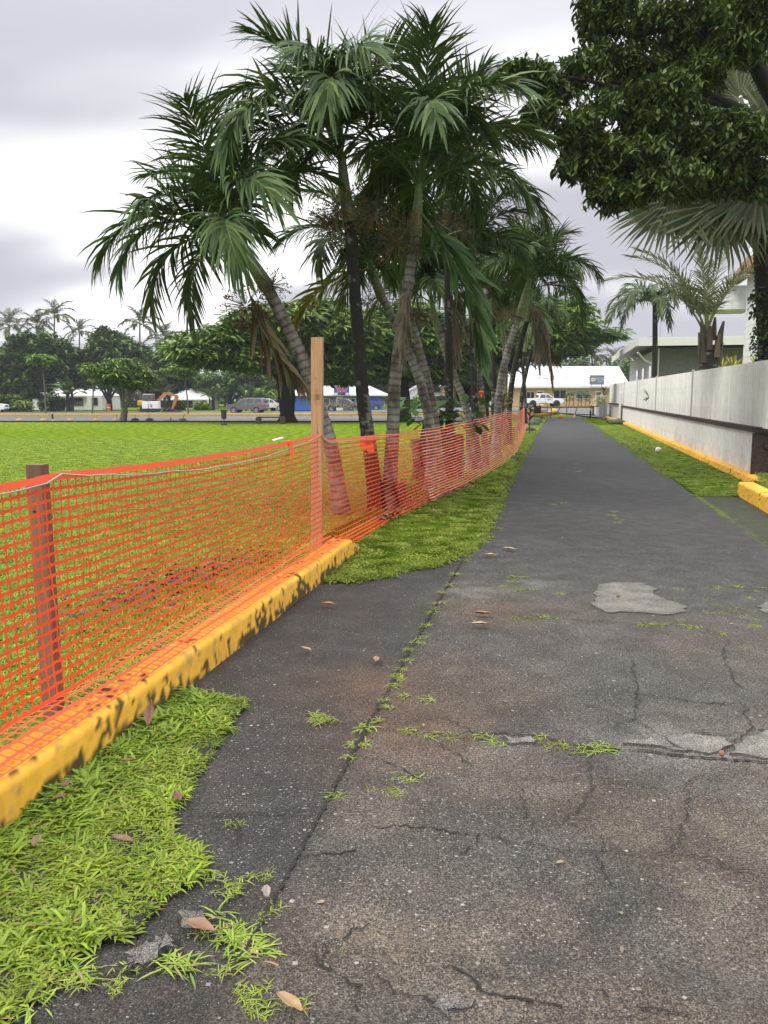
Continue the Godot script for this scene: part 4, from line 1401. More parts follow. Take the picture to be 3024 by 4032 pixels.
func build_palms() -> void:
	make_fronds()
	palm("foremost palm, its pale ringed trunk leaning left over the lawn behind the tall stake", [Vector3(-2.969, -0.012, -11.333), Vector3(-3.059, 0.697, -11.315), Vector3(-3.163, 1.151, -11.293), Vector3(-3.317, 1.6, -11.261), Vector3(-3.468, 2.107, -11.23), Vector3(-3.71, 2.64, -11.18), Vector3(-3.933, 3.092, -11.134)], [Vector3(-3.933, 3.092, -11.134), Vector3(-4.13, 3.411, -11.093), Vector3(-4.326, 3.746, -11.052)], 0.115, 0.085, 0, 16, 1.06, 20.0,
		[[0.1, 0.02, 0.1, 1.0], [-0.28, -0.25, 0.1, 1.3]], [["dead", -14.0, 1.05, 0.1, "half dead brown frond hanging straight down"]])
	palm("palm with a black mossy trunk spotted white, an orange rag tied at its foot", [Vector3(-2.552, 0.001, -11.828), Vector3(-2.63, 0.666, -11.812), Vector3(-2.695, 1.136, -11.799), Vector3(-2.758, 1.666, -11.785), Vector3(-2.808, 2.385, -11.775), Vector3(-2.85, 2.964, -11.766), Vector3(-2.886, 3.536, -11.759), Vector3(-2.928, 4.039, -11.75)], [Vector3(-2.928, 4.039, -11.75), Vector3(-2.989, 4.473, -11.738), Vector3(-3.036, 4.965, -11.728)], 0.115, 0.08, 1, 15, 1.16, 75.0,
		[[-0.1, 0.15, 0.15, 1.5], [0.3, 0.1, 0.0, 1.2], [-0.35, 0.05, -0.1, 1.1]], [])
	palm("palm with a grey white trunk leaning right, beside the black mossy one", [Vector3(-2.405, 0.009, -11.961), Vector3(-2.373, 0.659, -11.968), Vector3(-2.347, 1.199, -11.973), Vector3(-2.322, 1.799, -11.978), Vector3(-2.257, 2.391, -11.991), Vector3(-2.175, 2.976, -12.009), Vector3(-2.099, 3.489, -12.024), Vector3(-2.043, 3.87, -12.036)], [Vector3(-2.043, 3.87, -12.036), Vector3(-2.013, 4.247, -12.042), Vector3(-1.99, 4.59, -12.047)], 0.115, 0.07, 0, 14, 1.1, 130.0,
		[[-0.25, -0.1, 0.1, 1.4], [-0.1, 0.1, 0.2, 1.2]], [["green_drop", -20.0, 1.15, 0.35, "long green frond hanging beside the trunk"], ["dry", 250.0, 0.65, 1.3, "dry brown frond hanging"]])
	palm("left palm of the close pair, with a yellow green shaft and a golden frond", [Vector3(-2.146, 0.006, -14.261), Vector3(-2.118, 0.489, -14.267), Vector3(-2.138, 1.055, -14.263), Vector3(-2.259, 1.678, -14.238), Vector3(-2.416, 2.147, -14.205), Vector3(-2.549, 2.449, -14.178), Vector3(-2.765, 2.918, -14.133), Vector3(-2.964, 3.3, -14.092)], [Vector3(-2.964, 3.3, -14.092), Vector3(-3.063, 3.543, -14.071), Vector3(-3.169, 3.904, -14.049)], 0.1, 0.07, 0, 9, 0.95, 10.0,
		[[-0.2, -0.1, 0.2, 1.0]], [["gold", 190.0, 1.0, 0.15, "yellowing frond"]])
	palm("right palm of the close pair, its rough brown trunk curving left", [Vector3(-2.042, 0.011, -15.1), Vector3(-2.103, 0.427, -15.087), Vector3(-2.193, 1.259, -15.069), Vector3(-2.304, 1.848, -15.046), Vector3(-2.429, 2.341, -15.02), Vector3(-2.529, 2.708, -14.999), Vector3(-2.644, 3.072, -14.975)], [Vector3(-2.644, 3.072, -14.975), Vector3(-2.742, 3.354, -14.955), Vector3(-2.823, 3.714, -14.938)], 0.1, 0.065, 2, 9, 0.9, 210.0, [[0.2, 0.0, 0.1, 1.0]], [["dry", 100.0, 0.6, 0.5, "dry hanging frond"]])
	palm("tall straight palm with an unspotted black trunk behind the leafy stump", [Vector3(-2.007, 0.013, -16.945), Vector3(-2.077, 0.477, -16.931), Vector3(-2.15, 1.321, -16.916), Vector3(-2.168, 2.154, -16.912), Vector3(-2.187, 3.066, -16.908), Vector3(-2.205, 3.965, -16.904), Vector3(-2.233, 4.938, -16.899)], [Vector3(-2.233, 4.938, -16.899), Vector3(-2.245, 5.289, -16.896), Vector3(-2.258, 5.723, -16.893)], 0.1, 0.075, 1, 13, 1.2, 300.0,
		[[0.15, 0.0, 0.2, 1.5], [-0.15, 0.1, 0.1, 1.1]], [])
	palm("palm with a clean pale trunk curving left, just right of the tall black palm", [Vector3(-1.934, 0.018, -19.003), Vector3(-1.969, 1.028, -18.996), Vector3(-2.11, 1.6, -18.967), Vector3(-2.31, 2.096, -18.925), Vector3(-2.477, 2.526, -18.89), Vector3(-2.655, 3.086, -18.853)], [Vector3(-2.655, 3.086, -18.853), Vector3(-2.738, 3.34, -18.836), Vector3(-2.822, 3.742, -18.819)], 0.1, 0.07, 0, 9, 0.95, 50.0, [], [["dry", 30.0, 1.0, 0.2, "brown hanging frond"]])
	palm("slim palm with a patchy dark trunk and a yellow shaft, mid row", [Vector3(-1.731, 0.008, -18.534), Vector3(-1.789, 1.195, -18.522), Vector3(-1.833, 2.203, -18.513), Vector3(-1.877, 3.195, -18.504), Vector3(-1.896, 3.881, -18.5)], [Vector3(-1.896, 3.881, -18.5), Vector3(-1.931, 4.27, -18.493), Vector3(-1.966, 4.705, -18.486)], 0.095, 0.06, 1, 13, 0.95, 110.0, [[0.15, -0.05, 0.1, 1.1]], [])
	palm("palm with a reddish pale trunk crossing behind the patchy dark one", [Vector3(-1.614, 0.009, -19.58), Vector3(-1.706, 1.173, -19.561), Vector3(-1.792, 1.918, -19.543), Vector3(-1.916, 2.551, -19.517), Vector3(-2.134, 3.281, -19.472), Vector3(-2.275, 3.747, -19.443)], [Vector3(-2.275, 3.747, -19.443), Vector3(-2.361, 4.056, -19.425), Vector3(-2.458, 4.415, -19.405)], 0.09, 0.065, 2, 9, 0.9, 260.0, [], [["dry", 280.0, 1.0, 0.3, "brown hanging frond"]])
	palm("thin straight dark palm deep in the middle of the row", [Vector3(-1.993, 0.171, -26.139), Vector3(-1.957, 1.316, -26.147), Vector3(-1.963, 2.447, -26.146), Vector3(-1.996, 3.565, -26.139), Vector3(-2.02, 4.119, -26.134)], [Vector3(-2.02, 4.119, -26.134), Vector3(-2.041, 4.532, -26.13), Vector3(-2.064, 5.08, -26.125)], 0.085, 0.065, 1, 12, 1.0, 333.0, [[0.1, 0, 0.1, 1.3]], [])
	palm("palm with a long grey trunk leaning right towards the drive", [Vector3(-1.586, 0.086, -22.139), Vector3(-1.547, 1.239, -22.147), Vector3(-1.446, 2.198, -22.168), Vector3(-1.229, 3.145, -22.213), Vector3(-1.041, 3.673, -22.252)], [Vector3(-1.041, 3.673, -22.252), Vector3(-0.934, 4.139, -22.274), Vector3(-0.794, 4.66, -22.303)], 0.125, 0.085, 0, 15, 1.02, 25.0, [[-0.2, 0.05, 0.1, 1.2]], [])
	palm("leaning black palm with several dead fronds, above the far end of the netting", [Vector3(-1.428, 0.226, -25.235), Vector3(-1.423, 1.327, -25.236), Vector3(-1.31, 2.414, -25.26), Vector3(-1.127, 3.222, -25.298), Vector3(-0.967, 3.822, -25.331)], [Vector3(-0.967, 3.822, -25.331), Vector3(-0.911, 4.287, -25.342), Vector3(-0.858, 4.841, -25.353)], 0.1, 0.07, 1, 14, 1.05, 160.0, [], [["dead", 15.0, 1.1, 0.2, "dead brown frond"], ["dry", 60.0, 1.2, 0.2, "dead brown frond"], ["dry", 340.0, 1.1, 0.3, "dead brown frond"]])
	palm("slender dark palm last but one of the row, by the boulders", [Vector3(-1.422, 0.372, -32.385), Vector3(-1.349, 1.774, -32.4), Vector3(-1.166, 2.815, -32.438), Vector3(-0.979, 3.59, -32.477)], [Vector3(-0.979, 3.59, -32.477), Vector3(-0.918, 3.933, -32.49), Vector3(-0.861, 4.359, -32.502)], 0.09, 0.06, 1, 13, 1.0, 220.0, [], [["dry", 350.0, 1.2, 0.2, "dead brown frond"]])
	palm("short pale palm half hidden between the darker trunks", [Vector3(-1.804, 0.448, -28.221), Vector3(-1.751, 1.6, -28.232), Vector3(-1.738, 2.512, -28.235), Vector3(-1.815, 3.416, -28.219)], [Vector3(-1.815, 3.416, -28.219), Vector3(-1.836, 3.716, -28.214), Vector3(-1.874, 4.163, -28.207)], 0.1, 0.07, 2, 12, 0.95, 90.0, [], [])
	palm("most distant palm of the row, dark and slightly bent", [Vector3(-1.353, 0.516, -36.484), Vector3(-1.401, 1.796, -36.475), Vector3(-1.501, 2.773, -36.454), Vector3(-1.46, 3.549, -36.462)], [Vector3(-1.46, 3.549, -36.462), Vector3(-1.428, 3.839, -36.469), Vector3(-1.42, 4.32, -36.471)], 0.08, 0.06, 1, 12, 0.95, 15.0, [], [])
	# the old stump mass with big leaved climbers
	var t := thing("climber_stump", "broad cluster of dark old trunks topped with large climber leaves", "stump", Vector3(-2.3, 0, -16.3))
	for k in 7:
		var x := -0.42 + 0.14 * k + rr(-0.03, 0.03)
		var h: float = [0.8, 1.2, 1.1, 1.25, 1.0, 1.15, 0.9][k]
		part("stem", palm_trunk([Vector3(x, 0, rr(-0.15, 0.15)), Vector3(x + rr(-0.05, 0.05), h * 0.5, rr(-0.1, 0.1)), Vector3(x + rr(-0.08, 0.08), h, rr(-0.1, 0.1))], 0.11, 0.09, 2 if k == 0 else 1, 60 + k), M.bark, t)
	for k in 56:
		var m := Mb.new()
		m.col = Color(0.06, 0.13, 0.04) * rr(0.7, 1.5)
		var az := rr(0, TAU)
		var d := Vector3(cos(az), rr(-0.15, 0.8), sin(az)).normalized()
		m.tube([Vector3.ZERO, d * 0.16, d * 0.3 + Vector3(0, 0.03, 0)], [0.008, 0.006, 0.005], 4, false)
		leaf_strip(m, d * 0.29 + Vector3(0, 0.03, 0), (d + Vector3(0, -0.3, 0)).normalized(), Vector3(-sin(az), 0.1, cos(az)), rr(0.24, 0.38), rr(0.14, 0.2), 0.9, 5, 2)
		var f := part("leaf", m.mesh(), M.leaf, t)
		f.position = Vector3(rr(-0.6, 0.75), rr(1.0, 1.6) if k < 46 else rr(0.3, 1.0), rr(-0.25, 0.3))
	# rosette stump near the netting
	t = thing("plant_stump", "short stump with a rosette of brown leaf bases close to the netting", "stump", Vector3(-2.22, 0, -11.9))
	part("stem", palm_trunk([Vector3.ZERO, Vector3(0.01, 0.16, 0), Vector3(0, 0.34, 0)], 0.05, 0.09, 1, 91), M.bark, t)
	var rosette := Mb.new()
	for k in 40:
		rosette.col = Color(0.16, 0.1, 0.06) * rr(0.6, 1.4)
		var az := k * 2.4
		leaf_strip(rosette, Vector3(0, 0.2 + 0.2 * k / 40.0, 0), Vector3(cos(az), 0.5, sin(az)).normalized(), Vector3(-sin(az), 0, cos(az)), rr(0.12, 0.2), 0.04, 0.3, 3)
	part("leaf_bases", rosette.mesh(), M.dry, t)
	# ti plants among the palms
	ti_plant("green ti plant with red tinged leaves between the pale and black palm trunks", Vector3(-1.496, 0.717, -23.179), 1.35, Color(0.13, 0.2, 0.05), Color(0.3, 0.16, 0.06), 16)
	ti_plant("dark leaved ti plant by the drive at the far end of the netting", Vector3(-1.22, 0.017, -37.533), 1.6, Color(0.03, 0.06, 0.025), Color(0.06, 0.08, 0.03), 18)
	ti_plant("red leaved ti plant above the planter at the far end of the right wall", Vector3(4.05, 0.9, -79.5), 2.2, Color(0.16, 0.05, 0.04), Color(0.12, 0.09, 0.04), 18)


func ti_plant(label: String, at: Vector3, h: float, c: Color, c2: Color, n: int) -> void:
	var t := thing("ti_plant", label, "plant", at)
	part("stem", rod(Vector3.ZERO, Vector3(0.03, h * 0.72, 0), 0.025, 7, 0.018), M.bark_far, t)
	for k in n:
		var m := Mb.new()
		m.col = c.lerp(c2, rng.randf()) * rr(0.8, 1.3)
		var az := k * 2.4
		leaf_strip(m, Vector3(0.02, h * lerpf(0.35, 0.74, float(k) / n), 0), Vector3(cos(az) * 0.7, 0.8, sin(az) * 0.7).normalized(), Vector3(-sin(az), 0, cos(az)), h * rr(0.3, 0.42), h * 0.075, 0.9, 4)
		part("leaf", m.mesh(), M.leaf, t)


# ---------------------------------------------------------------- trees
func leaf_bunch(n: int, spread: Vector3, l: float, w: float, kind: int, c: Color, c2: Color, sd: int) -> ArrayMesh:
	var r := RandomNumberGenerator.new()
	r.seed = sd
	var m := Mb.new()
	for k in n:
		var az := r.randf() * TAU
		var o := Vector3(r.randf_range(-1, 1), r.randf_range(-1, 1), r.randf_range(-1, 1)) * spread
		var d: Vector3
		if kind == 0:   # any way
			d = Vector3(cos(az), r.randf_range(-0.7, 0.7), sin(az)).normalized()
		elif kind == 1:   # flat feathery sprays
			d = Vector3(cos(az), r.randf_range(-0.25, 0.12), sin(az)).normalized()
		else:   # hanging leaves round a twig tip
			d = Vector3(cos(az), r.randf_range(-1.3, 0.35), sin(az)).normalized()
		m.col = c.lerp(c2, r.randf()) * r.randf_range(0.75, 1.25)
		leaf_strip(m, o, d, Vector3(-sin(az), r.randf_range(-0.5, 0.5), cos(az)), l * r.randf_range(0.75, 1.25), w * r.randf_range(0.8, 1.2), 0.5 if kind < 2 else 0.8, 3, 0)
	return m.mesh()


func crown(t: Node3D, blobs: Array, bunch: Mesh, n: int, tint: Color, gap: float, freq: float, size := 1.0, called := "crown") -> void:
	var nz := FastNoiseLite.new()
	nz.seed = rng.randi_range(1, 9999)
	nz.frequency = freq
	var vol := 0.0
	for b in blobs:
		vol += b[1].x * b[1].y + b[1].x * b[1].z
	var xf := []
	var cs := []
	for b in blobs:
		var k := int(n * (b[1].x * b[1].y + b[1].x * b[1].z) / vol)
		for q in k:
			var d := Vector3(rng.randfn(), rng.randfn(), rng.randfn()).normalized() * pow(rng.randf(), 0.42)
			var p: Vector3 = b[0] + d * b[1]
			if nz.get_noise_3dv(p) < gap:
				continue
			var s := size * rr(0.7, 1.3)
			xf.append(Transform3D(Basis(Vector3.UP, rr(0, TAU)) * Basis(Vector3.RIGHT, rr(-0.3, 0.3)) * Basis.from_scale(Vector3.ONE * s), p))
			var g := rr(0.6, 1.3) * (1.0 + 0.5 * nz.get_noise_3dv(p * 1.7 + Vector3(50, 0, 0)))
			cs.append(Color(tint.r * g, tint.g * g, tint.b * g))
	scatter(called, bunch, M.leaf, xf, cs, t)


func limbs(t: Node3D, lines: Array, r0: float, r1: float, m: Material, called := "limb") -> void:
	for l in lines:
		var b := Mb.new()
		var path := smooth_path(l, 0.4 if l[0].distance_to(l[-1]) > 3.0 else 0.15)
		var rad := []
		for k in path.size():
			rad.append(lerpf(r0, r1, float(k) / (path.size() - 1)))
		b.tube(path, rad, 8)
		part(called, b.mesh(), m, t)


func blobs_of(list: Array, o: Vector3) -> Array:
	return list.map(func(q): return [q[0] - o, q[1]])


func coconut(first: Node3D, label: String, top: Vector3, base: Vector3, size: float, sd: int) -> Node3D:
	var t := thing("coconut_palm", label, "palm tree", base, 0.0, "coconut palms beyond the far trees")
	var h := top - base
	var b := Mb.new()
	b.tube(smooth_path([Vector3.ZERO, Vector3(h.x * 0.3, h.y * 0.5, 0), h], 1.0), [0.2, 0.15, 0.14, 0.13], 7)
	part("trunk", b.mesh(), M.bark_pale, t)
	if not fronds.has("coco"):
		fronds.coco = []
		for e in [[78, 70], [50, 95], [20, 80], [-10, 65]]:
			fronds.coco.append(frond(3.6, e[0], e[1], 30, 0.85, 0.1, 0.8, Color(0.06, 0.09, 0.04), Color(0.13, 0.14, 0.06), 300 + e[0]))
	for k in 15:
		var f := part("frond", fronds.coco[int(k * 4 / 15.0)], M.leaf, t)
		f.transform = Transform3D(Basis(Vector3.UP, deg_to_rad(sd * 40 + k * 137.5)) * Basis(Vector3.BACK, rr(-0.15, 0.15)), h)
		f.scale = Vector3.ONE * size * rr(0.85, 1.1)
	return t


func banana(label: String, at: Vector3, size: float, n: int, c: Color) -> void:
	var t := thing("banana_plant", label, "banana plant", at, 0.0, "banana plants by the far houses")
	for s in 3:
		var o := Vector3(rr(-0.7, 0.7), 0, rr(-0.5, 0.3)) * size
		part("stem", rod(o, o + Vector3(rr(-0.1, 0.1), 1.5 * size, 0), 0.14 * size, 8, 0.08 * size), M.bark_far, t)
		for k in n:
			var m := Mb.new()
			m.col = c * rr(0.7, 1.5)
			var az := rr(0, TAU)
			leaf_strip(m, o + Vector3(0, rr(1.1, 1.6) * size, 0), Vector3(cos(az) * 0.6, rr(0.5, 1.3), sin(az) * 0.6).normalized(), Vector3(-sin(az), 0.2, cos(az)), rr(1.5, 2.2) * size, 0.42 * size, 1.3, 6, 2)
			part("leaf", m.mesh(), M.leaf, t)


func build_far_trees() -> void:
	var dk := Color(0.065, 0.12, 0.028)
	var gr := Color(0.15, 0.22, 0.055)
	var broad := leaf_bunch(16, Vector3(0.55, 0.4, 0.55), 0.55, 0.3, 0, dk, gr, 1)
	var feather := leaf_bunch(20, Vector3(0.75, 0.12, 0.75), 0.7, 0.16, 1, Color(0.07, 0.13, 0.025), Color(0.17, 0.26, 0.055), 2)
	# great rain tree at the lawn's edge
	var o := Vector3(-18.001, -0, -54.481)
	var t := thing("rain_tree", "spreading rain tree with a dark forked trunk at the edge of the lawn", "tree", o)
	var b := Mb.new()
	b.tube(smooth_path([Vector3(0, -0.1, 0), Vector3(-18.013, 0.977, -54.478) - o, Vector3(-18.029, 1.911, -54.475) - o, Vector3(-18.17, 2.685, -54.446) - o], 0.3), [0.9, 0.62, 0.5, 0.52, 0.55, 0.6], 12)
	part("trunk", b.mesh(), M.dark_bark, t)
	limbs(t, [[Vector3(-18.237, 2.376, -54.432) - o, Vector3(-18.726, 3.441, -53.82) - o, Vector3(-19.901, 3.968, -53.066) - o, Vector3(-21.454, 4.222, -51.722) - o, Vector3(-23.224, 4.134, -51.356) - o], [Vector3(-18.083, 2.376, -54.464) - o, Vector3(-17.664, 3.765, -54.55) - o, Vector3(-17.489, 5.297, -54.587) - o], [Vector3(-17.931, 2.283, -54.495) - o, Vector3(-17.041, 3.803, -55.701) - o, Vector3(-15.429, 4.794, -57.056) - o],
		[Vector3(-18.147, 2.221, -54.45) - o, Vector3(-18.902, 4.116, -55.315) - o, Vector3(-20.14, 6.058, -56.08) - o], [Vector3(-18.054, 2.283, -54.47) - o, Vector3(-16.754, 3.392, -52.697) - o, Vector3(-14.705, 5.038, -51.079) - o]], 0.3, 0.06, M.dark_bark)
	var R := 57.0 / 1800.0
	crown(t, [[Vector3(-22.734, 4.631, -52.479) - o, Vector3(70, 28, 90) * R], [Vector3(-20.988, 5.45, -53.862) - o, Vector3(90, 40, 110) * R], [Vector3(-18.535, 6.515, -54.37) - o, Vector3(100, 45, 120) * R], [Vector3(-15.802, 6.515, -54.936) - o, Vector3(95, 55, 110) * R], [Vector3(-13.682, 5.45, -55.376) - o, Vector3(75, 55, 100) * R],
		[Vector3(-19.1, 4.134, -52.21) - o, Vector3(80, 25, 60) * R], [Vector3(-15.826, 4.226, -54.931) - o, Vector3(80, 35, 70) * R], [Vector3(-14.304, 3.457, -55.247) - o, Vector3(60, 28, 60) * R], [Vector3(-24.458, 5.362, -54.164) - o, Vector3(40, 25, 50) * R]], feather, 4600, Color(1, 1, 1), -0.22, 0.28, 1.0)
	# rain tree behind the palms
	o = Vector3(-10.429, 0, -57.071)
	t = thing("rain_tree", "rain tree behind the palms, its trunk hidden by a dry hanging frond", "tree", o)
	b = Mb.new()
	b.tube(smooth_path([Vector3(0, -0.1, 0), Vector3(-10.439, 0.966, -57.069) - o, Vector3(-10.568, 2.232, -57.042) - o, Vector3(-10.821, 3.489, -56.99) - o], 0.3), [0.9, 0.6, 0.5, 0.5], 12)
	part("trunk", b.mesh(), M.dark_bark, t)
	limbs(t, [[Vector3(-10.663, 2.547, -57.023) - o, Vector3(-12.065, 4.116, -56.732) - o, Vector3(-13.923, 5.362, -56.347) - o], [Vector3(-10.663, 2.547, -57.023) - o, Vector3(-10.203, 4.74, -57.118) - o, Vector3(-9.594, 6.91, -57.244) - o], [Vector3(-10.663, 2.704, -57.023) - o, Vector3(-8.801, 3.765, -56.387) - o, Vector3(-7.454, 4.631, -55.645) - o]], 0.28, 0.06, M.dark_bark)
	crown(t, [[Vector3(-12.904, 4.794, -57.579) - o, Vector3(80, 45, 90) * R], [Vector3(-10.383, 6.058, -58.102) - o, Vector3(90, 70, 90) * R], [Vector3(-7.86, 5.427, -58.625) - o, Vector3(80, 60, 90) * R], [Vector3(-11.132, 3.489, -56.925) - o, Vector3(90, 22, 60) * R], [Vector3(-7.841, 3.522, -58.629) - o, Vector3(50, 25, 60) * R]], feather, 3400, Color(0.95, 1, 0.95), -0.2, 0.28, 1.0)
	# tree over the gate
	o = Vector3(-5.764, 0.007, -66.208)
	t = thing("rain_tree", "wide green tree whose right boughs reach over the boom gate", "tree", o)
	limbs(t, [[Vector3(0, -0.1, 0), Vector3(-5.793, 1.24, -66.202) - o, Vector3(-5.916, 2.319, -66.176) - o, Vector3(-5.236, 4.107, -66.317) - o, Vector3(-4.561, 5.881, -66.457) - o]], 0.5, 0.2, M.dark_bark, "trunk")
	limbs(t, [[Vector3(-5.236, 4.107, -66.317) - o, Vector3(-2.438, 5.527, -66.897) - o, Vector3(0.365, 6.234, -67.478) - o, Vector3(3.173, 6.517, -68.06) - o], [Vector3(-5.744, 2.677, -66.212) - o, Vector3(-7.001, 3.75, -65.952) - o, Vector3(-7.899, 4.818, -65.766) - o]], 0.18, 0.04, M.dark_bark)
	R = 66.0 / 1800.0
	crown(t, [[Vector3(-5.346, 5.946, -67.316) - o, Vector3(90, 65, 90) * R], [Vector3(-2.159, 7.377, -67.976) - o, Vector3(90, 60, 90) * R], [Vector3(0.324, 7.642, -67.47) - o, Vector3(55, 45, 60) * R], [Vector3(2.121, 6.411, -67.842) - o, Vector3(45, 14, 40) * R], [Vector3(0.556, 5.704, -67.518) - o, Vector3(45, 18, 40) * R], [Vector3(3.702, 6.517, -68.17) - o, Vector3(18, 7, 20) * R], [Vector3(-1.723, 5.173, -67.045) - o, Vector3(50, 24, 50) * R]], feather, 3900, Color(1.1, 1.15, 1.0), -0.2, 0.3, 1.0)
	var big := leaf_bunch(12, Vector3(0.5, 0.5, 0.5), 0.9, 0.42, 2, Color(0.035, 0.07, 0.025), Color(0.07, 0.12, 0.04), 8)
	crown(t, [[Vector3(-6.026, 3.165, -64.111) - o, Vector3(34, 34, 40) * R]], big, 240, Color(1, 1, 1), -0.5, 0.3, 1.0, "lower_crown")
	# dark trees in front of the left houses
	var spec := [
		["dense dark round tree at the left edge before the white house", 65, 118, [[20, 800, 45, 50], [60, 780, 60, 60], [110, 775, 50, 55], [60, 830, 55, 35], [5, 845, 30, 30]], 2600, Color(0.85, 0.95, 0.8), 140],
		["broad leaved tree standing over the white house, taller and looser", 240, 121, [[190, 790, 45, 50], [235, 760, 50, 45], [280, 775, 45, 45], [285, 815, 40, 28], [165, 800, 35, 40], [225, 722, 14, 16]], 2300, Color(1, 1.05, 0.95), 250],
		["dark tree right of the small crooked tree, behind the excavator", 330, 128, [[320, 800, 40, 40], [365, 790, 40, 45], [400, 810, 30, 30], [345, 835, 40, 22]], 1500, Color(0.8, 0.95, 0.85), 330],
		["bushy green tree filling the gap behind the dark vehicle", 500, 145, [[470, 830, 50, 25], [530, 815, 50, 32], [580, 830, 45, 30], [620, 820, 40, 35]], 1500, Color(1.25, 1.3, 1.0), 520],
		["dark tree behind the barber shop roof", 760, 140, [[680, 810, 45, 35], [740, 800, 50, 40], [800, 805, 50, 40], [850, 820, 40, 35]], 1700, Color(0.8, 0.9, 0.8), 760],
		["bright green tree behind the stone wall", 935, 142, [[910, 810, 45, 40], [960, 815, 45, 40], [900, 850, 30, 20]], 1100, Color(1.5, 1.5, 1.0), 930],
	]
	for s in spec:
		var d: float = s[2]
		var r := d / 1800.0
		var at := at_column(s[1], d)
		t = thing("broad_tree", s[0], "tree", at)
		var bl := []
		var ln := []
		for q in s[3]:
			var c := spot(q[0], q[1], d) - at
			bl.append([c, Vector3(q[2], q[3], q[2]) * r])
			ln.append([Vector3(0, 1.2, 0), Vector3(c.x * 0.3, maxf(1.5, c.y * 0.6), c.z * 0.3), c])
		limbs(t, [[Vector3(0, -0.2, 0), Vector3(0.1, 1.0, 0), Vector3(0, 2.2, 0)]], 0.5, 0.32, M.dark_bark, "trunk")
		limbs(t, ln, 0.2, 0.05, M.dark_bark)
		crown(t, bl, broad, s[4], s[5], -0.25, 0.22, d / 115.0)
	# small crooked tree with pale branching stems at the far end of the lawn
	o = Vector3(-29.486, -0, -53.122)
	t = thing("poinciana_tree", "small flat topped tree with pale forking stems at the lawn's far edge", "tree", o)
	part("trunk", rod(Vector3(0, -0.1, 0), Vector3(-29.292, 0.839, -53.162) - o, 0.28, 10, 0.2), M.bark_pale, t)
	limbs(t, [[Vector3(-29.297, 0.712, -53.161) - o, Vector3(-29.511, 1.6, -53.117) - o, Vector3(-29.689, 2.547, -53.08) - o, Vector3(-30.123, 3.333, -52.99) - o, Vector3(-30.576, 3.646, -52.896) - o], [Vector3(-29.294, 0.776, -53.161) - o, Vector3(-28.982, 1.537, -53.226) - o, Vector3(-28.866, 2.074, -53.25) - o, Vector3(-28.267, 3.019, -53.374) - o], [Vector3(-28.904, 1.916, -53.242) - o, Vector3(-29.066, 2.547, -53.209) - o, Vector3(-29.245, 3.489, -53.172) - o],
		[Vector3(-29.443, 0.966, -53.131) - o, Vector3(-29.372, 1.916, -53.145) - o, Vector3(-29.458, 2.861, -53.128) - o], [Vector3(-28.904, 1.916, -53.242) - o, Vector3(-28.292, 2.389, -53.369) - o, Vector3(-27.644, 3.019, -53.503) - o]], 0.13, 0.035, M.bark_pale)
	R = 58.0 / 1800.0
	crown(t, [[Vector3(-30.573, 3.709, -52.896) - o, Vector3(38, 10, 40) * R], [Vector3(-29.189, 3.333, -53.183) - o, Vector3(62, 22, 60) * R], [Vector3(-28.276, 2.799, -53.373) - o, Vector3(48, 16, 50) * R], [Vector3(-29.474, 3.959, -53.124) - o, Vector3(45, 12, 40) * R], [Vector3(-30.15, 2.704, -52.984) - o, Vector3(35, 10, 30) * R]], feather, 1300, Color(1.1, 1.12, 1.0), 0.02, 0.6, 0.5)
	# thin young trees on the median
	for q in [["thin young tree on the median at the left, before the banana leaves", 104, 78, 765, 22], ["bare stemmed sapling on the median before the white house wall", 348, 79, 790, 14], ["thin sapling with a small flat crown on the median by the excavator arm", 410, 79, 790, 34]]:
		var at := at_column(q[1], q[2])
		if q[1] == 348:
			at = at_column(203, q[2])
		t = thing("young_tree", q[0], "tree", at, 0.0, "young trees planted on the median")
		var tip := spot(q[1] - 15 if q[1] != 348 else 199, q[3] + 10, q[2]) - at
		limbs(t, [[Vector3(0, -0.05, 0), tip * 0.5 + Vector3(0.1, 0, 0), tip]], 0.09, 0.04, M.bark_pale, "trunk")
		var r: float = q[2] / 1800.0
		crown(t, [[tip, Vector3(q[4], q[4] * 0.45, q[4]) * r]], feather, 110, Color(1.1, 1.15, 1), -0.4, 0.4, 0.6)
	# bananas and shrubs
	banana("tall banana plant with torn leaves before the white house", Vector3(-63.519, -0.2, -101.216), 1.75, 7, Color(0.09, 0.15, 0.05))
	banana("banana plant to the right of the dark vehicle", Vector3(-43.639, -0.2, -115.549), 1.5, 6, Color(0.13, 0.22, 0.05))
	banana("bright banana plant behind the white pickup by the rain tree", Vector3(-41.319, -0.2, -118.072), 1.4, 6, Color(0.18, 0.28, 0.06))
	banana("banana plant with pale leaves by the excavator", Vector3(-56.024, -0.2, -115.024), 1.6, 6, Color(0.16, 0.2, 0.09))
	banana("banana plant left of the dark vehicle", Vector3(-51.564, -0.2, -120.034), 1.4, 6, Color(0.13, 0.2, 0.05))
	for q in [["low bush before the left white house", 20, 110, 2.0, Color(0.8, 0.9, 0.8)], ["leafy bush at the foot of the banana plant", 55, 108, 1.2, Color(1.5, 1.5, 1.1)], ["dark bush beside the white house wall", 120, 114, 1.9, Color(0.7, 0.8, 0.7)], ["bush in front of the carport", 385, 126, 1.2, Color(1.1, 1.2, 0.9)],
		["yellow green bush at the carport corner", 440, 126, 0.9, Color(2.0, 1.9, 0.9)], ["green bush between the lavender gable and the shed", 915, 112, 1.6, Color(1.4, 1.5, 1.0)], ["low bush before the gable wall", 885, 108, 0.9, Color(1.1, 1.2, 0.9)]]:
		var at := at_column(q[1], q[2])
		t = thing("bush", q[0], "bush", at)
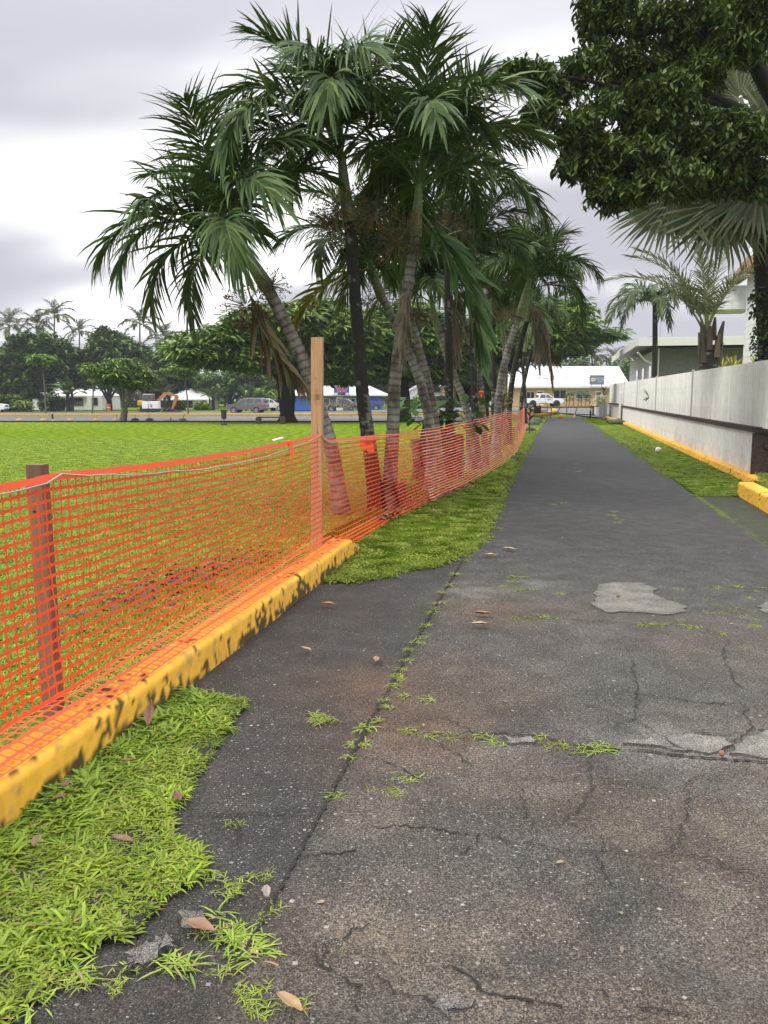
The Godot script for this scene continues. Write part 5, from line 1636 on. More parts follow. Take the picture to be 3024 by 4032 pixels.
		limbs(t, [[Vector3(0, -0.05, 0), Vector3(0.05, q[3] * 0.4, 0), Vector3(0.1, q[3] * 0.8, 0)]], 0.07, 0.03, M.dark_bark, "stem")
		crown(t, [[Vector3(0, q[3] * 0.55, 0), Vector3(q[3] * 1.1, q[3] * 0.6, q[3] * 0.8)]], broad, 130, q[4], -0.5, 0.3, 0.8)
	# coconut palms on the skyline
	for q in [["coconut palm at the far left edge", 20, 705, 150, 1.15], ["coconut palm second from the left, partly behind the dark tree", 80, 705, 150, 1.1], ["tallest coconut palm, above the dark round tree", 118, 685, 145, 1.15], ["low coconut crown between the two dark trees", 172, 718, 165, 1.0],
		["coconut palm above the excavator, right of the loose tree", 302, 700, 140, 1.05], ["coconut palm just left of the rain tree", 356, 735, 150, 1.25], ["coconut palm behind the white shop roof, left", 1200, 778, 165, 1.1], ["coconut palm behind the shop's blue sign", 1278, 772, 170, 1.25], ["coconut crown peeking over the shop roof's right end", 1325, 775, 185, 1.0]]:
		coconut(null, q[0], spot(q[1], q[2], q[3]), at_column(q[1] + 6, q[3]), q[4], int(q[1]))
	# far-off mass of trees closing the horizon
	var xf := []
	var cs := []
	for k in 5200:
		var a := rr(-120, 60)
		var c := rr(165, 190)
		var p := ahead(a, c, lie(a, c) + rr(0, 1) * (7.0 + 2.5 * sin(a * 0.17) + 1.5 * sin(a * 0.51)) if a < 12 or a > 30 else rr(0, 4.0))
		xf.append(Transform3D(Basis(Vector3.UP, rr(0, TAU)).scaled(Vector3.ONE * rr(1.2, 2.2)), p))
		cs.append(Color(1, 1.05, 0.95) * rr(0.7, 1.3))
	scatter("forest", broad, M.leaf, xf, cs, null, "distant wood closing the view behind the houses", "forest")


func at_column(x: float, d: float) -> Vector3:   # a spot on the land, by bearing and distance from the drive's near end
	var a := (x - 829.5) / 1800.0 * d
	return ahead(a, d, lie(a, d))


func spot(x: float, y: float, d: float) -> Vector3:   # the same with a height given as a slope
	var pt := deg_to_rad(7.7822)
	var b := -(y - 1106.0) / 1800.0
	var f := b * sin(pt) + cos(pt)
	var k := d / f
	return ahead((x - 829.5) / 1800.0 * k, d, 1.6 + (b * cos(pt) - sin(pt)) * k)


func build_right_trees() -> void:
	# fan palm with silver leaves, vines on its trunk
	var o := Vector3(5.247, 0.018, -22.023)
	o.y = 0.0
	var t := thing("fan_palm", "silver leaved fan palm with a dark vine clad trunk behind the corrugated fence", "palm tree", o)
	var top := Vector3(4.628, 5.837, -21.895) - o
	part("trunk", palm_trunk([Vector3.ZERO, Vector3(5.019, 2.268, -21.976) - o, Vector3(4.812, 4.236, -21.933) - o, top], 0.3, 0.26, 1, 44), M.bark, t)
	var fan := [fan_leaf(1.65, 0.45, 1), fan_leaf(1.65, 0.9, 2)]
	var hubs := [[Vector3(2.472, 6.196, -20.937), Vector3(-1, -0.75, 0.1), Vector3(-0.3, 0.35, 0.9), 0], [Vector3(2.406, 6.993, -21.945), Vector3(-1, 0.12, 0), Vector3(0.2, 0.55, 0.8), 0], [Vector3(3.488, 5.931, -20.637), Vector3(-0.45, -1, 0.3), Vector3(0.2, 0.4, 0.9), 1], [Vector3(3.96, 8.531, -21.756), Vector3(-0.4, 1, 0), Vector3(0.1, -0.2, 1), 0],
		[Vector3(3.207, 7.903, -22.621), Vector3(-1, 0.5, -0.2), Vector3(0.3, 0.6, 0.7), 1], [Vector3(4.742, 7.463, -21.408), Vector3(0.6, 1, 0.1), Vector3(0, -0.1, 1), 0], [Vector3(4.257, 6.306, -20.694), Vector3(-0.2, -0.9, 0.5), Vector3(0.1, 0.6, 0.8), 1], [Vector3(5.223, 6.451, -21.507), Vector3(1, -0.2, 0.2), Vector3(0, 0.6, 0.8), 0],
		[Vector3(3.394, 6.967, -20.413), Vector3(-0.7, 0.2, 0.8), Vector3(0.2, 1, 0.3), 1]]
	for q in hubs:
		var h: Vector3 = q[0] - o
		var b := Mb.new()
		b.col = Color(0.2, 0.19, 0.12)
		var mid: Vector3 = top.lerp(h, 0.5) + Vector3(0, 0.25, 0)
		b.tube(smooth_path([top + Vector3(0, -0.25, 0), mid, h], 0.15), [0.085, 0.07, 0.06, 0.05, 0.05], 7)
		var f := part("fan_leaf", fan[q[3]], M.leaf, t)
		var x: Vector3 = q[1].normalized()
		var z: Vector3 = (q[2] - x * q[2].dot(x)).normalized()
		f.transform = Transform3D(Basis(x, z.cross(x), z), h)
		part("petiole", b.mesh(), M.plain, t)
	for k in 14:   # leaf bases round the trunk top
		var az := k * 2.4
		var bs := Mb.new()
		bs.col = Color(0.16, 0.12, 0.08) * rr(0.7, 1.2)
		var c := top + Vector3(0, -0.75 + 0.045 * k, 0)
		var d := Vector3(cos(az), 0, sin(az))
		bs.tube([c + d * 0.2, c + d * 0.3 + Vector3(0, 0.3, 0), c + d * 0.42 + Vector3(0, 0.55, 0)], [0.07, 0.06, 0.035], 6)
		part("leaf_base", bs.mesh(), M.plain, t)
	var iv := leaf_bunch(5, Vector3(0.06, 0.06, 0.06), 0.09, 0.06, 2, Color(0.03, 0.06, 0.015), Color(0.08, 0.14, 0.035), 12)
	var xf := []
	var cs := []
	for k in 520:
		var s := rr(0.0, 0.72)
		var c: Vector3 = Vector3.ZERO.lerp(top, s)
		var az := rr(0, TAU)
		xf.append(Transform3D(Basis(Vector3.UP, rr(0, TAU)).scaled(Vector3.ONE * rr(0.7, 1.4)), c + Vector3(cos(az), 0, sin(az)) * rr(0.28, 0.36)))
		cs.append(Color(1, 1, 1) * rr(0.6, 1.4))
	scatter("vine", iv, M.leaf, xf, cs, t)
	# the broad leaved tree that leans in from the right
	o = Vector3(5.814, 0.288, -18.566)
	o.y = 0.0
	t = thing("shade_tree", "large dark broad leaved tree reaching in from the upper right", "tree", o)
	limbs(t, [[Vector3.ZERO, Vector3(5.519, 3.066, -18.505) - o, Vector3(5.072, 5.55, -18.412) - o, Vector3(4.062, 6.768, -17.692) - o, Vector3(3.27, 7.914, -17.324) - o, Vector3(2.649, 9.113, -16.889) - o]], 0.3, 0.13, M.dark_bark, "trunk")
	limbs(t, [[Vector3(4.495, 6.244, -17.986) - o, Vector3(3.102, 6.811, -16.983) - o, Vector3(1.399, 6.879, -16.119) - o, Vector3(0.192, 7.04, -15.563) - o, Vector3(-0.813, 7.102, -15.15) - o], [Vector3(4.971, 5.723, -18.391) - o, Vector3(3.069, 5.898, -16.567) - o, Vector3(1.806, 5.827, -15.897) - o, Vector3(0.597, 6.013, -15.238) - o, Vector3(-0.474, 6.286, -14.71) - o],
		[Vector3(3.27, 7.914, -17.324) - o, Vector3(2.21, 8.188, -16.798) - o, Vector3(0.574, 8.421, -16.459) - o], [Vector3(5.078, 5.463, -18.414) - o, Vector3(3.362, 5.233, -16.322) - o, Vector3(2.32, 5.228, -15.595) - o, Vector3(1.371, 5.043, -15.092) - o], [Vector3(3.455, 7.594, -17.362) - o, Vector3(2.897, 8.259, -16.736) - o, Vector3(2.097, 8.878, -16.264) - o], [Vector3(3.102, 6.811, -16.983) - o, Vector3(2.04, 7.106, -16.354) - o, Vector3(1.202, 7.566, -15.976) - o]], 0.085, 0.018, M.dark_bark)
	var lb := leaf_bunch(15, Vector3(0.14, 0.1, 0.14), 0.155, 0.05, 2, Color(0.04, 0.068, 0.02), Color(0.08, 0.115, 0.03), 20)
	var r := 15.0 / 1800.0
	var bl := []
	for q in [[1330, 40, 16, 85, 42], [1480, 45, 16, 120, 75], [1620, 30, 15, 90, 70], [1290, 10, 16, 45, 30], [1118, 155, 15, 30, 14], [1180, 165, 15, 48, 20], [1260, 155, 15.5, 60, 36], [1380, 140, 16, 85, 50], [1490, 160, 16, 80, 55], [1165, 238, 14.5, 25, 16], [1225, 262, 14.5, 50, 28], [1320, 245, 15, 80, 45],
		[1430, 260, 15, 90, 55], [1540, 290, 15, 90, 42], [1640, 290, 14.5, 60, 40], [1265, 298, 14.5, 40, 18], [1350, 335, 14.5, 72, 38], [1440, 375, 14.5, 80, 46], [1540, 372, 15, 85, 45], [1630, 390, 15, 60, 34], [1390, 410, 14.3, 55, 26], [1150, 152, 15, 36, 16], [1215, 195, 15, 48, 26], [1190, 240, 14.6, 40, 20], [1205, 300, 14.6, 40, 20], [1255, 345, 14.5, 40, 22], [1310, 405, 14.4, 40, 20], [1290, 110, 15.8, 40, 26], [1600, 100, 15, 80, 40], [1420, 200, 15, 90, 40]]:
		var c := spot(q[0], q[1], q[2]) - o
		bl.append([c, Vector3(q[3], q[4], q[3] * 0.8) * r])
		for k in 4:   # sprays that reach past the bough
			var d := Vector3(rr(-1.1, 0.6), rr(-1.0, 0.9), rr(-0.8, 0.8)) * Vector3(q[3], q[4] * 1.1, q[3] * 0.8) * r
			bl.append([c + d, Vector3(rr(14, 26), rr(7, 12), rr(14, 24)) * r])
	crown(t, bl, lb, 4600, Color(1.15, 1.15, 1.05), -0.12, 1.3, 1.0)
	# tall feather palm
	o = Vector3(5.221, 2.577, -31.719)
	o.y = 0.0
	t = thing("feather_palm", "feather palm with stout scaly trunk and long arching fronds behind the fence", "palm tree", o)
	var ft := Vector3(5.033, 4.347, -31.681) - o
	part("trunk", palm_trunk([Vector3.ZERO, Vector3(0, ft.y * 0.5, 0), Vector3(ft.x * 0.5, ft.y - 0.9, 0)], 0.42, 0.3, 1, 71), M.bark, t)
	for k in 11:
		var az := k * 2.4
		var bs := Mb.new()
		bs.col = Color(0.09, 0.066, 0.048) * rr(0.6, 1.3)
		var c := Vector3(0, ft.y - 1.6 + 0.09 * k, 0)
		var d := Vector3(cos(az), 0, sin(az))
		bs.tube([c + d * 0.3, c + d * 0.32 + Vector3(0, 0.4, 0), c + d * 0.4 + Vector3(0, 0.8, 0)], [0.12, 0.1, 0.04], 7)
		part("leaf_base", bs.mesh(), M.plain, t)
	var g := Color(0.10, 0.115, 0.055)
	var fv := [frond(4.4, 74, 66, 64, 0.62, 0.034, 0.5, g, Color(0.17, 0.17, 0.08), 400, 0.2, 0.3), frond(4.5, 66, 84, 64, 0.6, 0.034, 0.6, g, Color(0.17, 0.17, 0.08), 401, 0.2, 0.3), frond(4.0, 84, 40, 60, 0.6, 0.034, 0.4, g, Color(0.15, 0.17, 0.07), 402, 0.2, 0.3)]
	for q in [[172, 1, 1.0], [150, 0, 1.0], [200, 0, 0.95], [110, 2, 0.9], [60, 2, 1.05], [20, 0, 0.95], [335, 0, 0.9], [250, 2, 0.95], [290, 1, 0.8], [225, 1, 0.85]]:
		var f := part("frond", fv[q[1]], M.leaf, t)
		f.transform = Transform3D(Basis(Vector3.UP, deg_to_rad(q[0])), ft + Vector3(0, -0.6, 0))
		f.scale = Vector3.ONE * q[2]
	# drooping palm
	o = Vector3(4.627, 2.968, -43.851)
	o.y = 0.0
	t = thing("drooping_palm", "small palm with an umbrella of drooping fronds before the grey building", "palm tree", o)
	var dt := Vector3(4.532, 6.225, -43.832) - o
	part("trunk", palm_trunk([Vector3.ZERO, Vector3(0.02, dt.y * 0.5, 0), dt], 0.15, 0.12, 1, 72), M.bark, t)
	var dv := [frond(3.0, 44, 128, 64, 0.6, 0.04, 0.8, Color(0.07, 0.105, 0.055), Color(0.16, 0.2, 0.08), 410, 0.12, 0.3), frond(3.1, 24, 106, 64, 0.62, 0.04, 0.9, Color(0.07, 0.105, 0.055), Color(0.14, 0.18, 0.07), 411, 0.12, 0.3), frond(2.3, 62, 120, 50, 0.5, 0.035, 0.8, Color(0.08, 0.12, 0.06), Color(0.16, 0.2, 0.08), 412, 0.12, 0.3)]
	for k in 22:
		var f := part("frond", dv[k % 3], M.leaf, t)
		f.transform = Transform3D(Basis(Vector3.UP, deg_to_rad(k * 137.5 + 30)), dt)
		f.scale = Vector3.ONE * rr(0.9, 1.1)
	# spiky yellow plants above the fence
	for q in [["spiky yellow green plant in front of the grey building, left one", 1557, 782], ["spiky yellow green plant beside its twin, right one by the tower", 1582, 780], ["spiky plant at the foot of the vine clad trunk", 1638, 775]]:
		var at := spot(q[1], q[2] + 25, 34.0)
		t = thing("spiky_plant", q[0], "plant", at, 0.0, "spiky plants behind the corrugated fence")
		var sp := Mb.new()
		for k in 44:
			sp.col = Color(0.42, 0.38, 0.10).lerp(Color(0.22, 0.27, 0.06), rng.randf())
			var az := rr(0, TAU)
			leaf_strip(sp, Vector3(0, 0.1, 0), Vector3(cos(az) * 0.7, rr(0.3, 1.4), sin(az) * 0.7).normalized(), Vector3(-sin(az), 0, cos(az)), rr(0.5, 0.85), 0.05, 0.25, 3)
		part("leaves", sp.mesh(), M.leaf, t).set_meta("kind", "stuff")
		part("stem", rod(Vector3(0, -1.2 - at.y * 0.5, 0), Vector3(0, 0.15, 0), 0.05), M.bark_far, t)


func fan_leaf(r: float, droop: float, sd: int) -> ArrayMesh:
	var g := RandomNumberGenerator.new()
	g.seed = sd * 31
	var m := Mb.new()
	var n := 50
	var prev := []
	for k in n + 1:
		var f := deg_to_rad(lerpf(-138, 138, float(k) / n))
		var d := Vector3(cos(f), sin(f), 0)
		var zig := 0.02 if k % 2 else -0.02
		prev.append([d * 0.04, d * r * 0.3 + Vector3(0, 0, zig * r * 0.8 - 0.02), d * r * 0.58 + Vector3(0, 0, zig * r * 1.4 - 0.06 * droop)])
	for k in n:
		m.col = Color(0.075, 0.105, 0.062).lerp(Color(0.14, 0.155, 0.09), g.randf()) * g.randf_range(0.8, 1.15)
		m.quad(prev[k][0], prev[k][1], prev[k + 1][1], prev[k + 1][0])
		m.quad(prev[k][1], prev[k][2], prev[k + 1][2], prev[k + 1][1])
		var a: Vector3 = prev[k][2]
		var b: Vector3 = prev[k + 1][2]
		var f := deg_to_rad(lerpf(-138, 138, (k + 0.5) / n) + g.randf_range(-2, 2))
		var d := Vector3(cos(f), sin(f), 0)
		var l := r * g.randf_range(0.9, 1.06) * (1.0 if absf(f) < 1.6 else 0.86)
		var c := d * l * 0.8 + Vector3(0, 0, -0.12 * droop)
		var w := Vector3(-d.y, d.x, 0) * r * 0.016
		m.quad(a, c - w, c + w, b)
		m.tri(c - w, d * l + Vector3(0, 0, -0.32 * droop), c + w)
	return m.mesh()


# ---------------------------------------------------------------- the netting fence
var net_line := []   # [bottom point on the ground plan, x of the top, height of the top, height of the bottom]


func net_at(s: float, v: float, n: FastNoiseLite) -> Vector3:   # s: metres along the netting, v: 0 at the top edge, 1 at the bottom edge
	var k := 0
	var q := s
	while k < net_line.size() - 2 and q > net_line[k][4]:
		q -= net_line[k][4]
		k += 1
	var a: Array = net_line[k]
	var b: Array = net_line[k + 1]
	var f: float = q / a[4]
	var base: Vector2 = a[0].lerp(b[0], f)
	var ht: float = lerpf(a[2], b[2], f) - a[5] * 4.0 * f * (1.0 - f)
	var lean: float = lerpf(a[1], b[1], f)
	var bot: float = lerpf(a[3], b[3], f)
	var fold: float = lerpf(a[6], b[6], f)   # how much of it lies out over the kerb
	var wob := 0.014 * n.get_noise_2d(s * 1.5, v * 2.0) + 0.006 * n.get_noise_2d(s * 6.0, v * 5.0)
	if fold > 0.01:
		var vf := 0.83
		if v < vf:
			var t := v / vf
			return Vector3(base.x - 0.31 + 0.05 * t * t + wob, lerpf(ht, bot + 0.03, t), base.y)
		var t := (v - vf) / (1.0 - vf)
		var over := Vector3(base.x - 0.26 + 0.245 * t, bot + 0.03 * (1.0 - t) + 0.012 * sin(t * 9.0 + s * 2.0) * (1.0 - t), base.y)
		var straight := Vector3(base.x - 0.26 + 0.22 * t, lerpf(bot + 0.03, 0.02, t), base.y)
		return straight.lerp(over, clampf(fold, 0.0, 1.0)) + Vector3(wob, 0, 0)
	return Vector3(base.x + lean * (1.0 - v) + wob * 2.0, lerpf(ht, bot, v) - 0.05 * sin(v * PI) * 0.4, base.y)


func net_cells(s0: float, s1: float, rows: int, cell: float, n: FastNoiseLite) -> ArrayMesh:
	var m := Mb.new()
	var cols := int((s1 - s0) / cell)
	var hw := 0.425
	var hh := 0.37
	for j in cols:
		for r in rows:
			var o := Vector2((j + 0.5), (r + 0.5))
			var base := m.v.size()
			var tone := 1.0 + 0.12 * n.get_noise_2d(j * 3.0, r * 9.0)
			m.col = Color(0.86 * tone, 0.088 * tone, 0.022 * tone)
			var nn := Vector3(1, 0.1, 0)
			for q in 16:
				var f := TAU * q / 16.0
				var cx := cos(f)
				var cy := sin(f)
				var hx := signf(cx) * pow(absf(cx), 0.52) * hw
				var hy := signf(cy) * pow(absf(cy), 0.52) * hh
				var mx := maxf(absf(cx), absf(cy))
				var p := o + Vector2(hx, hy)
				var e := o + Vector2(cx / mx, cy / mx) * 0.5
				m.put(net_at(s0 + p.x * cell, p.y / rows, n), nn)
				m.put(net_at(s0 + e.x * cell, e.y / rows, n), nn)
			for q in 16:
				var a := base + q * 2
				var b := base + ((q + 1) % 16) * 2
				m.i.append_array([a, b, a + 1, a + 1, b, b + 1])
	fix_normals(m)
	return m.mesh()


func fix_normals(m: Mb) -> void:
	for k in range(0, m.i.size(), 3):
		var a := m.i[k]
		var b := m.i[k + 1]
		var c := m.i[k + 2]
		var nn := (m.v[c] - m.v[a]).cross(m.v[b] - m.v[a]).normalized()
		m.n[a] = nn
		m.n[b] = nn
		m.n[c] = nn


func net_strips(s0: float, s1: float, rows: int, cell: float, n: FastNoiseLite) -> ArrayMesh:
	var m := Mb.new()
	var st := int((s1 - s0) / 0.1)
	for r in rows + 1:
		var tone := 1.0 + 0.25 * n.get_noise_2d(r * 17.0, 4.0)
		for j in st:
			var a := s0 + (s1 - s0) * j / st
			var b := s0 + (s1 - s0) * (j + 1) / st
			var g := clampf(1.6 * n.get_noise_2d(a * 1.3, r * 0.7 + 30.0) - 0.28, 0.0, 0.8)   # bleached, stretched strands
			m.col = Color(0.92 * tone, 0.19 * tone, 0.075 * tone).lerp(Color(0.95, 0.75, 0.65), g)
			var v0 := clampf((r - 0.15) / rows, 0, 1)
			var v1 := clampf((r + 0.15) / rows, 0, 1)
			var tw := Vector3(0.006, 0, 0)
			m.quad(net_at(a, v1, n) + tw, net_at(b, v1, n) + tw, net_at(b, v0, n), net_at(a, v0, n))
	var cols := int((s1 - s0) / cell)
	m.col = Color(0.9, 0.16, 0.04)
	for j in cols:
		var a := s0 + j * cell
		for r in rows:
			m.quad(net_at(a, (r + 0.86) / rows, n), net_at(a + 0.008, (r + 0.86) / rows, n), net_at(a + 0.008, (r + 0.14) / rows, n), net_at(a, (r + 0.14) / rows, n))
	return m.mesh()


func stake(label: String, at: Vector3, w: float, d: float, h: float, lean: Vector2, c: Color, knot: float) -> void:
	var t := thing("wooden_stake", label, "post", at, 2.0, "wooden stakes holding up the netting")
	var m := Mb.new()
	var nz := FastNoiseLite.new()
	nz.seed = int(h * 100)
	nz.frequency = 1.0
	var ny := 40
	var ring := []
	var b := 0.006
	for q in [[-w / 2, -d / 2 + b], [-w / 2 + b, -d / 2], [w / 2 - b, -d / 2], [w / 2, -d / 2 + b], [w / 2, d / 2 - b], [w / 2 - b, d / 2], [-w / 2 + b, d / 2], [-w / 2, d / 2 - b]]:
		ring.append(Vector2(q[0], q[1]))
	for j in ny:
		var y0 := h * j / ny
		var y1 := h * (j + 1) / ny
		for k in 8:
			var p: Vector2 = ring[k]
			var q: Vector2 = ring[(k + 1) % 8]
			var steps := 8 if k % 2 == 1 else 1
			for s in steps:
				var a := p.lerp(q, float(s) / steps)
				var e := p.lerp(q, float(s + 1) / steps)
				var grain := nz.get_noise_3d(a.x * 90.0, y0 * 1.6 + 0.4 * sin(y0 * 3.0), a.y * 90.0)
				var cc := c * (0.92 + 0.34 * grain)
				if knot > 0.0:
					var dd := Vector2(a.x - 0.015, (y0 - knot) * 0.55).length()
					cc = cc.lerp(Color(0.13, 0.055, 0.03), 0.85 * exp(-dd * dd / 0.0009))
				if y0 > h - 0.12 and knot == 0.0:
					cc = cc.lerp(Color(0.06, 0.035, 0.03), 0.55)
				m.col = cc
				var l0 := lean * y0
				var l1 := lean * y1
				m.quad(Vector3(e.x + l0.x, y0 - 0.05, e.y + l0.y), Vector3(a.x + l0.x, y0 - 0.05, a.y + l0.y), Vector3(a.x + l1.x, y1 - 0.05, a.y + l1.y), Vector3(e.x + l1.x, y1 - 0.05, e.y + l1.y))
	m.col = c * 0.8
	m.box(Vector3(lean.x * h, h - 0.054, lean.y * h), Vector3(w - 0.004, 0.012, d - 0.004))
	part("board", m.mesh(), M.rock, t)
	part("nail", rod(Vector3(w * 0.1 + lean.x * h * 0.6, h * 0.56, d / 2 - 0.01), Vector3(w * 0.1 + lean.x * h * 0.6, h * 0.56, d / 2 + 0.006), 0.005), M.dark, t)
	part("nail", rod(Vector3(-w * 0.1 + lean.x * h * 0.8, h * 0.8, d / 2 - 0.01), Vector3(-w * 0.1 + lean.x * h * 0.8, h * 0.8, d / 2 + 0.006), 0.005), M.dark, t)


func build_fence() -> void:
	stake("short weathered brown stake at the left, behind the netting", Vector3(-2.375, 0, -3.5), 0.085, 0.065, 1.34, Vector2(-0.012, 0), Color(0.23, 0.135, 0.085), 0.0)
	stake("tall raw timber stake with a dark knot rising well above the netting", Vector3(-2.40, 0, -8.17), 0.12, 0.055, 2.25, Vector2(0.012, 0), Color(0.43, 0.255, 0.13), 1.63)
	var n := FastNoiseLite.new()
	n.seed = 12
	n.frequency = 0.8
	var ys := 0.2
	net_line = [[Vector2(-1.98, -1.0), 0.0, 1.25, ys, 0.0, 0.03, 1.0], [Vector2(-1.99, -3.48), 0.0, 1.23, ys, 0.0, 0.035, 1.0], [Vector2(-2.03, -8.12), 0.0, 1.22, ys, 0.0, 0.02, 1.0], [Vector2(-2.08, -8.8), -0.25, 1.14, 0.06, 0.0, 0.0, 0.4]]
	for q in [[Vector3(-1.999, 0, -10.886), -0.22, 1.11, 0.04], [Vector3(-1.87, 0, -12.53), -0.2, 1.13, 0.04], [Vector3(-1.626, 0, -14.804), -0.15, 1.17, 0.03], [Vector3(-1.284, 0, -19.485), -0.12, 1.23, 0.05], [Vector3(-1.159, 0, -21.896), -0.1, 1.30, 0.08], [Vector3(-1.135, 0, -23.32), -0.02, 1.25, 0.03], [Vector3(-1.227, 0, -28.896), 0.03, 1.22, 0.03], [Vector3(-1.351, 0, -34.745), 0.0, 1.19, 0.05], [Vector3(-1.695, 0, -49.361), 0.0, 1.1, 0.1], [Vector3(-2.015, 0, -69.037), 0.0, 1.1, 0.1]]:
		net_line.append([Vector2(q[0].x, q[0].z), q[1], q[2], q[3], 0.0, 0.02, 0.0])
	var total := 0.0
	var marks := []
	for k in net_line.size() - 1:
		net_line[k][4] = net_line[k][0].distance_to(net_line[k + 1][0])
		marks.append(total)
		total += net_line[k][4]
	var t := thing("safety_netting", "orange plastic safety netting strung along the kerb and past the palms", "netting")
	part("netting_panel", net_cells(0.0, marks[1], 24, 0.062, n), M.net, t)
	part("netting_panel", net_cells(marks[1], marks[2], 24, 0.062, n), M.net, t)
	var c0: float = marks[2] + 0.062 * int((marks[5] - marks[2]) / 0.062)
	part("netting_panel", net_cells(marks[2], c0, 24, 0.062, n), M.net, t)
	part("netting_panel", net_strips(c0, marks[8], 24, 0.062, n), M.net, t)
	part("netting_panel", net_strips(marks[8], total, 24, 0.075, n), M.net, t)
	# hem along the top edge, and the cord threaded below it
	var m := Mb.new()
	m.col = Color(0.93, 0.12, 0.035)
	var s := 0.0
	while s < c0 - 0.1:
		var a := net_at(s, 0.0, n)
		var b := net_at(s + 0.1, 0.0, n)
		var ht := (0.024 if s < marks[2] else 0.016) + 0.008 * n.get_noise_2d(s * 4.0, 60.0)
		var ht2 := (0.024 if s + 0.1 < marks[2] else 0.016) + 0.008 * n.get_noise_2d(s * 4.0 + 0.4, 60.0)
		var tw := Vector3(0.012, -0.01, 0)
		m.quad(a + Vector3(0, -0.004, 0), b + Vector3(0, -0.004, 0), b + Vector3(0.004, ht2, 0), a + Vector3(0.004, ht, 0))
		m.quad(a + tw, b + tw, b + Vector3(0.006, ht2, 0), a + Vector3(0.006, ht, 0))
		s += 0.1
	part("hem", m.mesh(), M.net, t)
	var cord := []
	s = 0.0
	while s < marks[4]:
		var dip := 0.055 * absf(sin(PI * (s - marks[1]) / (marks[2] - marks[1]))) if s > marks[1] and s < marks[2] else 0.02
		cord.append(net_at(s, 0.0, n) + Vector3(0.022, 0.015 - dip * 1.5 + 0.01 * n.get_noise_2d(s * 3.0, 8.0), 0))
		s += 0.12
	var cm := Mb.new()
	cm.tube(cord, [0.0042], 6)
	part("cord", cm.mesh(), M.twine, t, "pale cord threaded along the top")
	# things tied or hung on the netting
	var at := net_at(marks[1] + (marks[2] - marks[1]) * 0.75, 0.0, n)
	m = Mb.new()
	m.box(Vector3.ZERO, Vector3(0.012, 0.022, 0.30), 0.003, Basis(Vector3.BACK, 1.05) * Basis(Vector3.RIGHT, 0.06))
	tag(part("card", m.mesh(), M.card), "pale cardboard strip lying on the top edge of the netting", "card").position = at + Vector3(-0.02, 0.055, 0.1)
	m = Mb.new()
	for k in 3:
		leaf_strip(m, Vector3(0.01, 0.02, 0.02 * k), Vector3(0.2, -1, 0.1 * (k - 1)).normalized(), Vector3(0, 0, 1), 0.13 + 0.03 * k, 0.04, 0.3, 4, 2)
	m.box(Vector3(0, 0.01, 0.02), Vector3(0.03, 0.05, 0.05), 0.008)
	tag(part("orange_tag", m.mesh(), M.tape), "bright orange ribbon knotted on the netting beside the cardboard strip", "ribbon").position = at + Vector3(0.015, 0.0, -0.12)
	at = Vector3(-2.571, 0.995, -11.314)
	m = Mb.new()
	for k in 3:
		leaf_strip(m, Vector3(-0.1 + 0.05 * k, 0.03, 0.03), Vector3(0.45, -0.8, 0.15).normalized(), Vector3(1, 0.4, 0), 0.17 + 0.02 * k, 0.09, 0.2, 4, 2)
	m.tube([Vector3(-0.1, 0.03, 0.0), Vector3(0.0, 0.022, 0.05), Vector3(0.11, 0.03, 0.0)], [0.028, 0.034, 0.026], 7)
	tag(part("orange_rag", m.mesh(), M.tape), "orange rag tied round the foot of the black spotted palm", "rag").position = at
	m = Mb.new()
	m.tube([Vector3(-0.03, 0, 0.1), Vector3(0, 0.02, 0.12), Vector3(0.04, 0, 0.1)], [0.025, 0.03, 0.025], 7)
	leaf_strip(m, Vector3(0.0, 0.02, 0.1), Vector3(0.1, -1, 0.1).normalized(), Vector3(1, 0, 0), 0.13, 0.05, 0.2, 4, 2)
	tag(part("orange_tag", m.mesh(), M.tape), "orange marker tape tied to the reddish pale palm trunk", "tape").position = Vector3(-1.639, 1.72, -18.349)


# ---------------------------------------------------------------- vehicles
func half_w(w: float, belt: float) -> Callable:
	return func(y): return w / 2.0 - maxf(0.0, y - belt) * 0.26


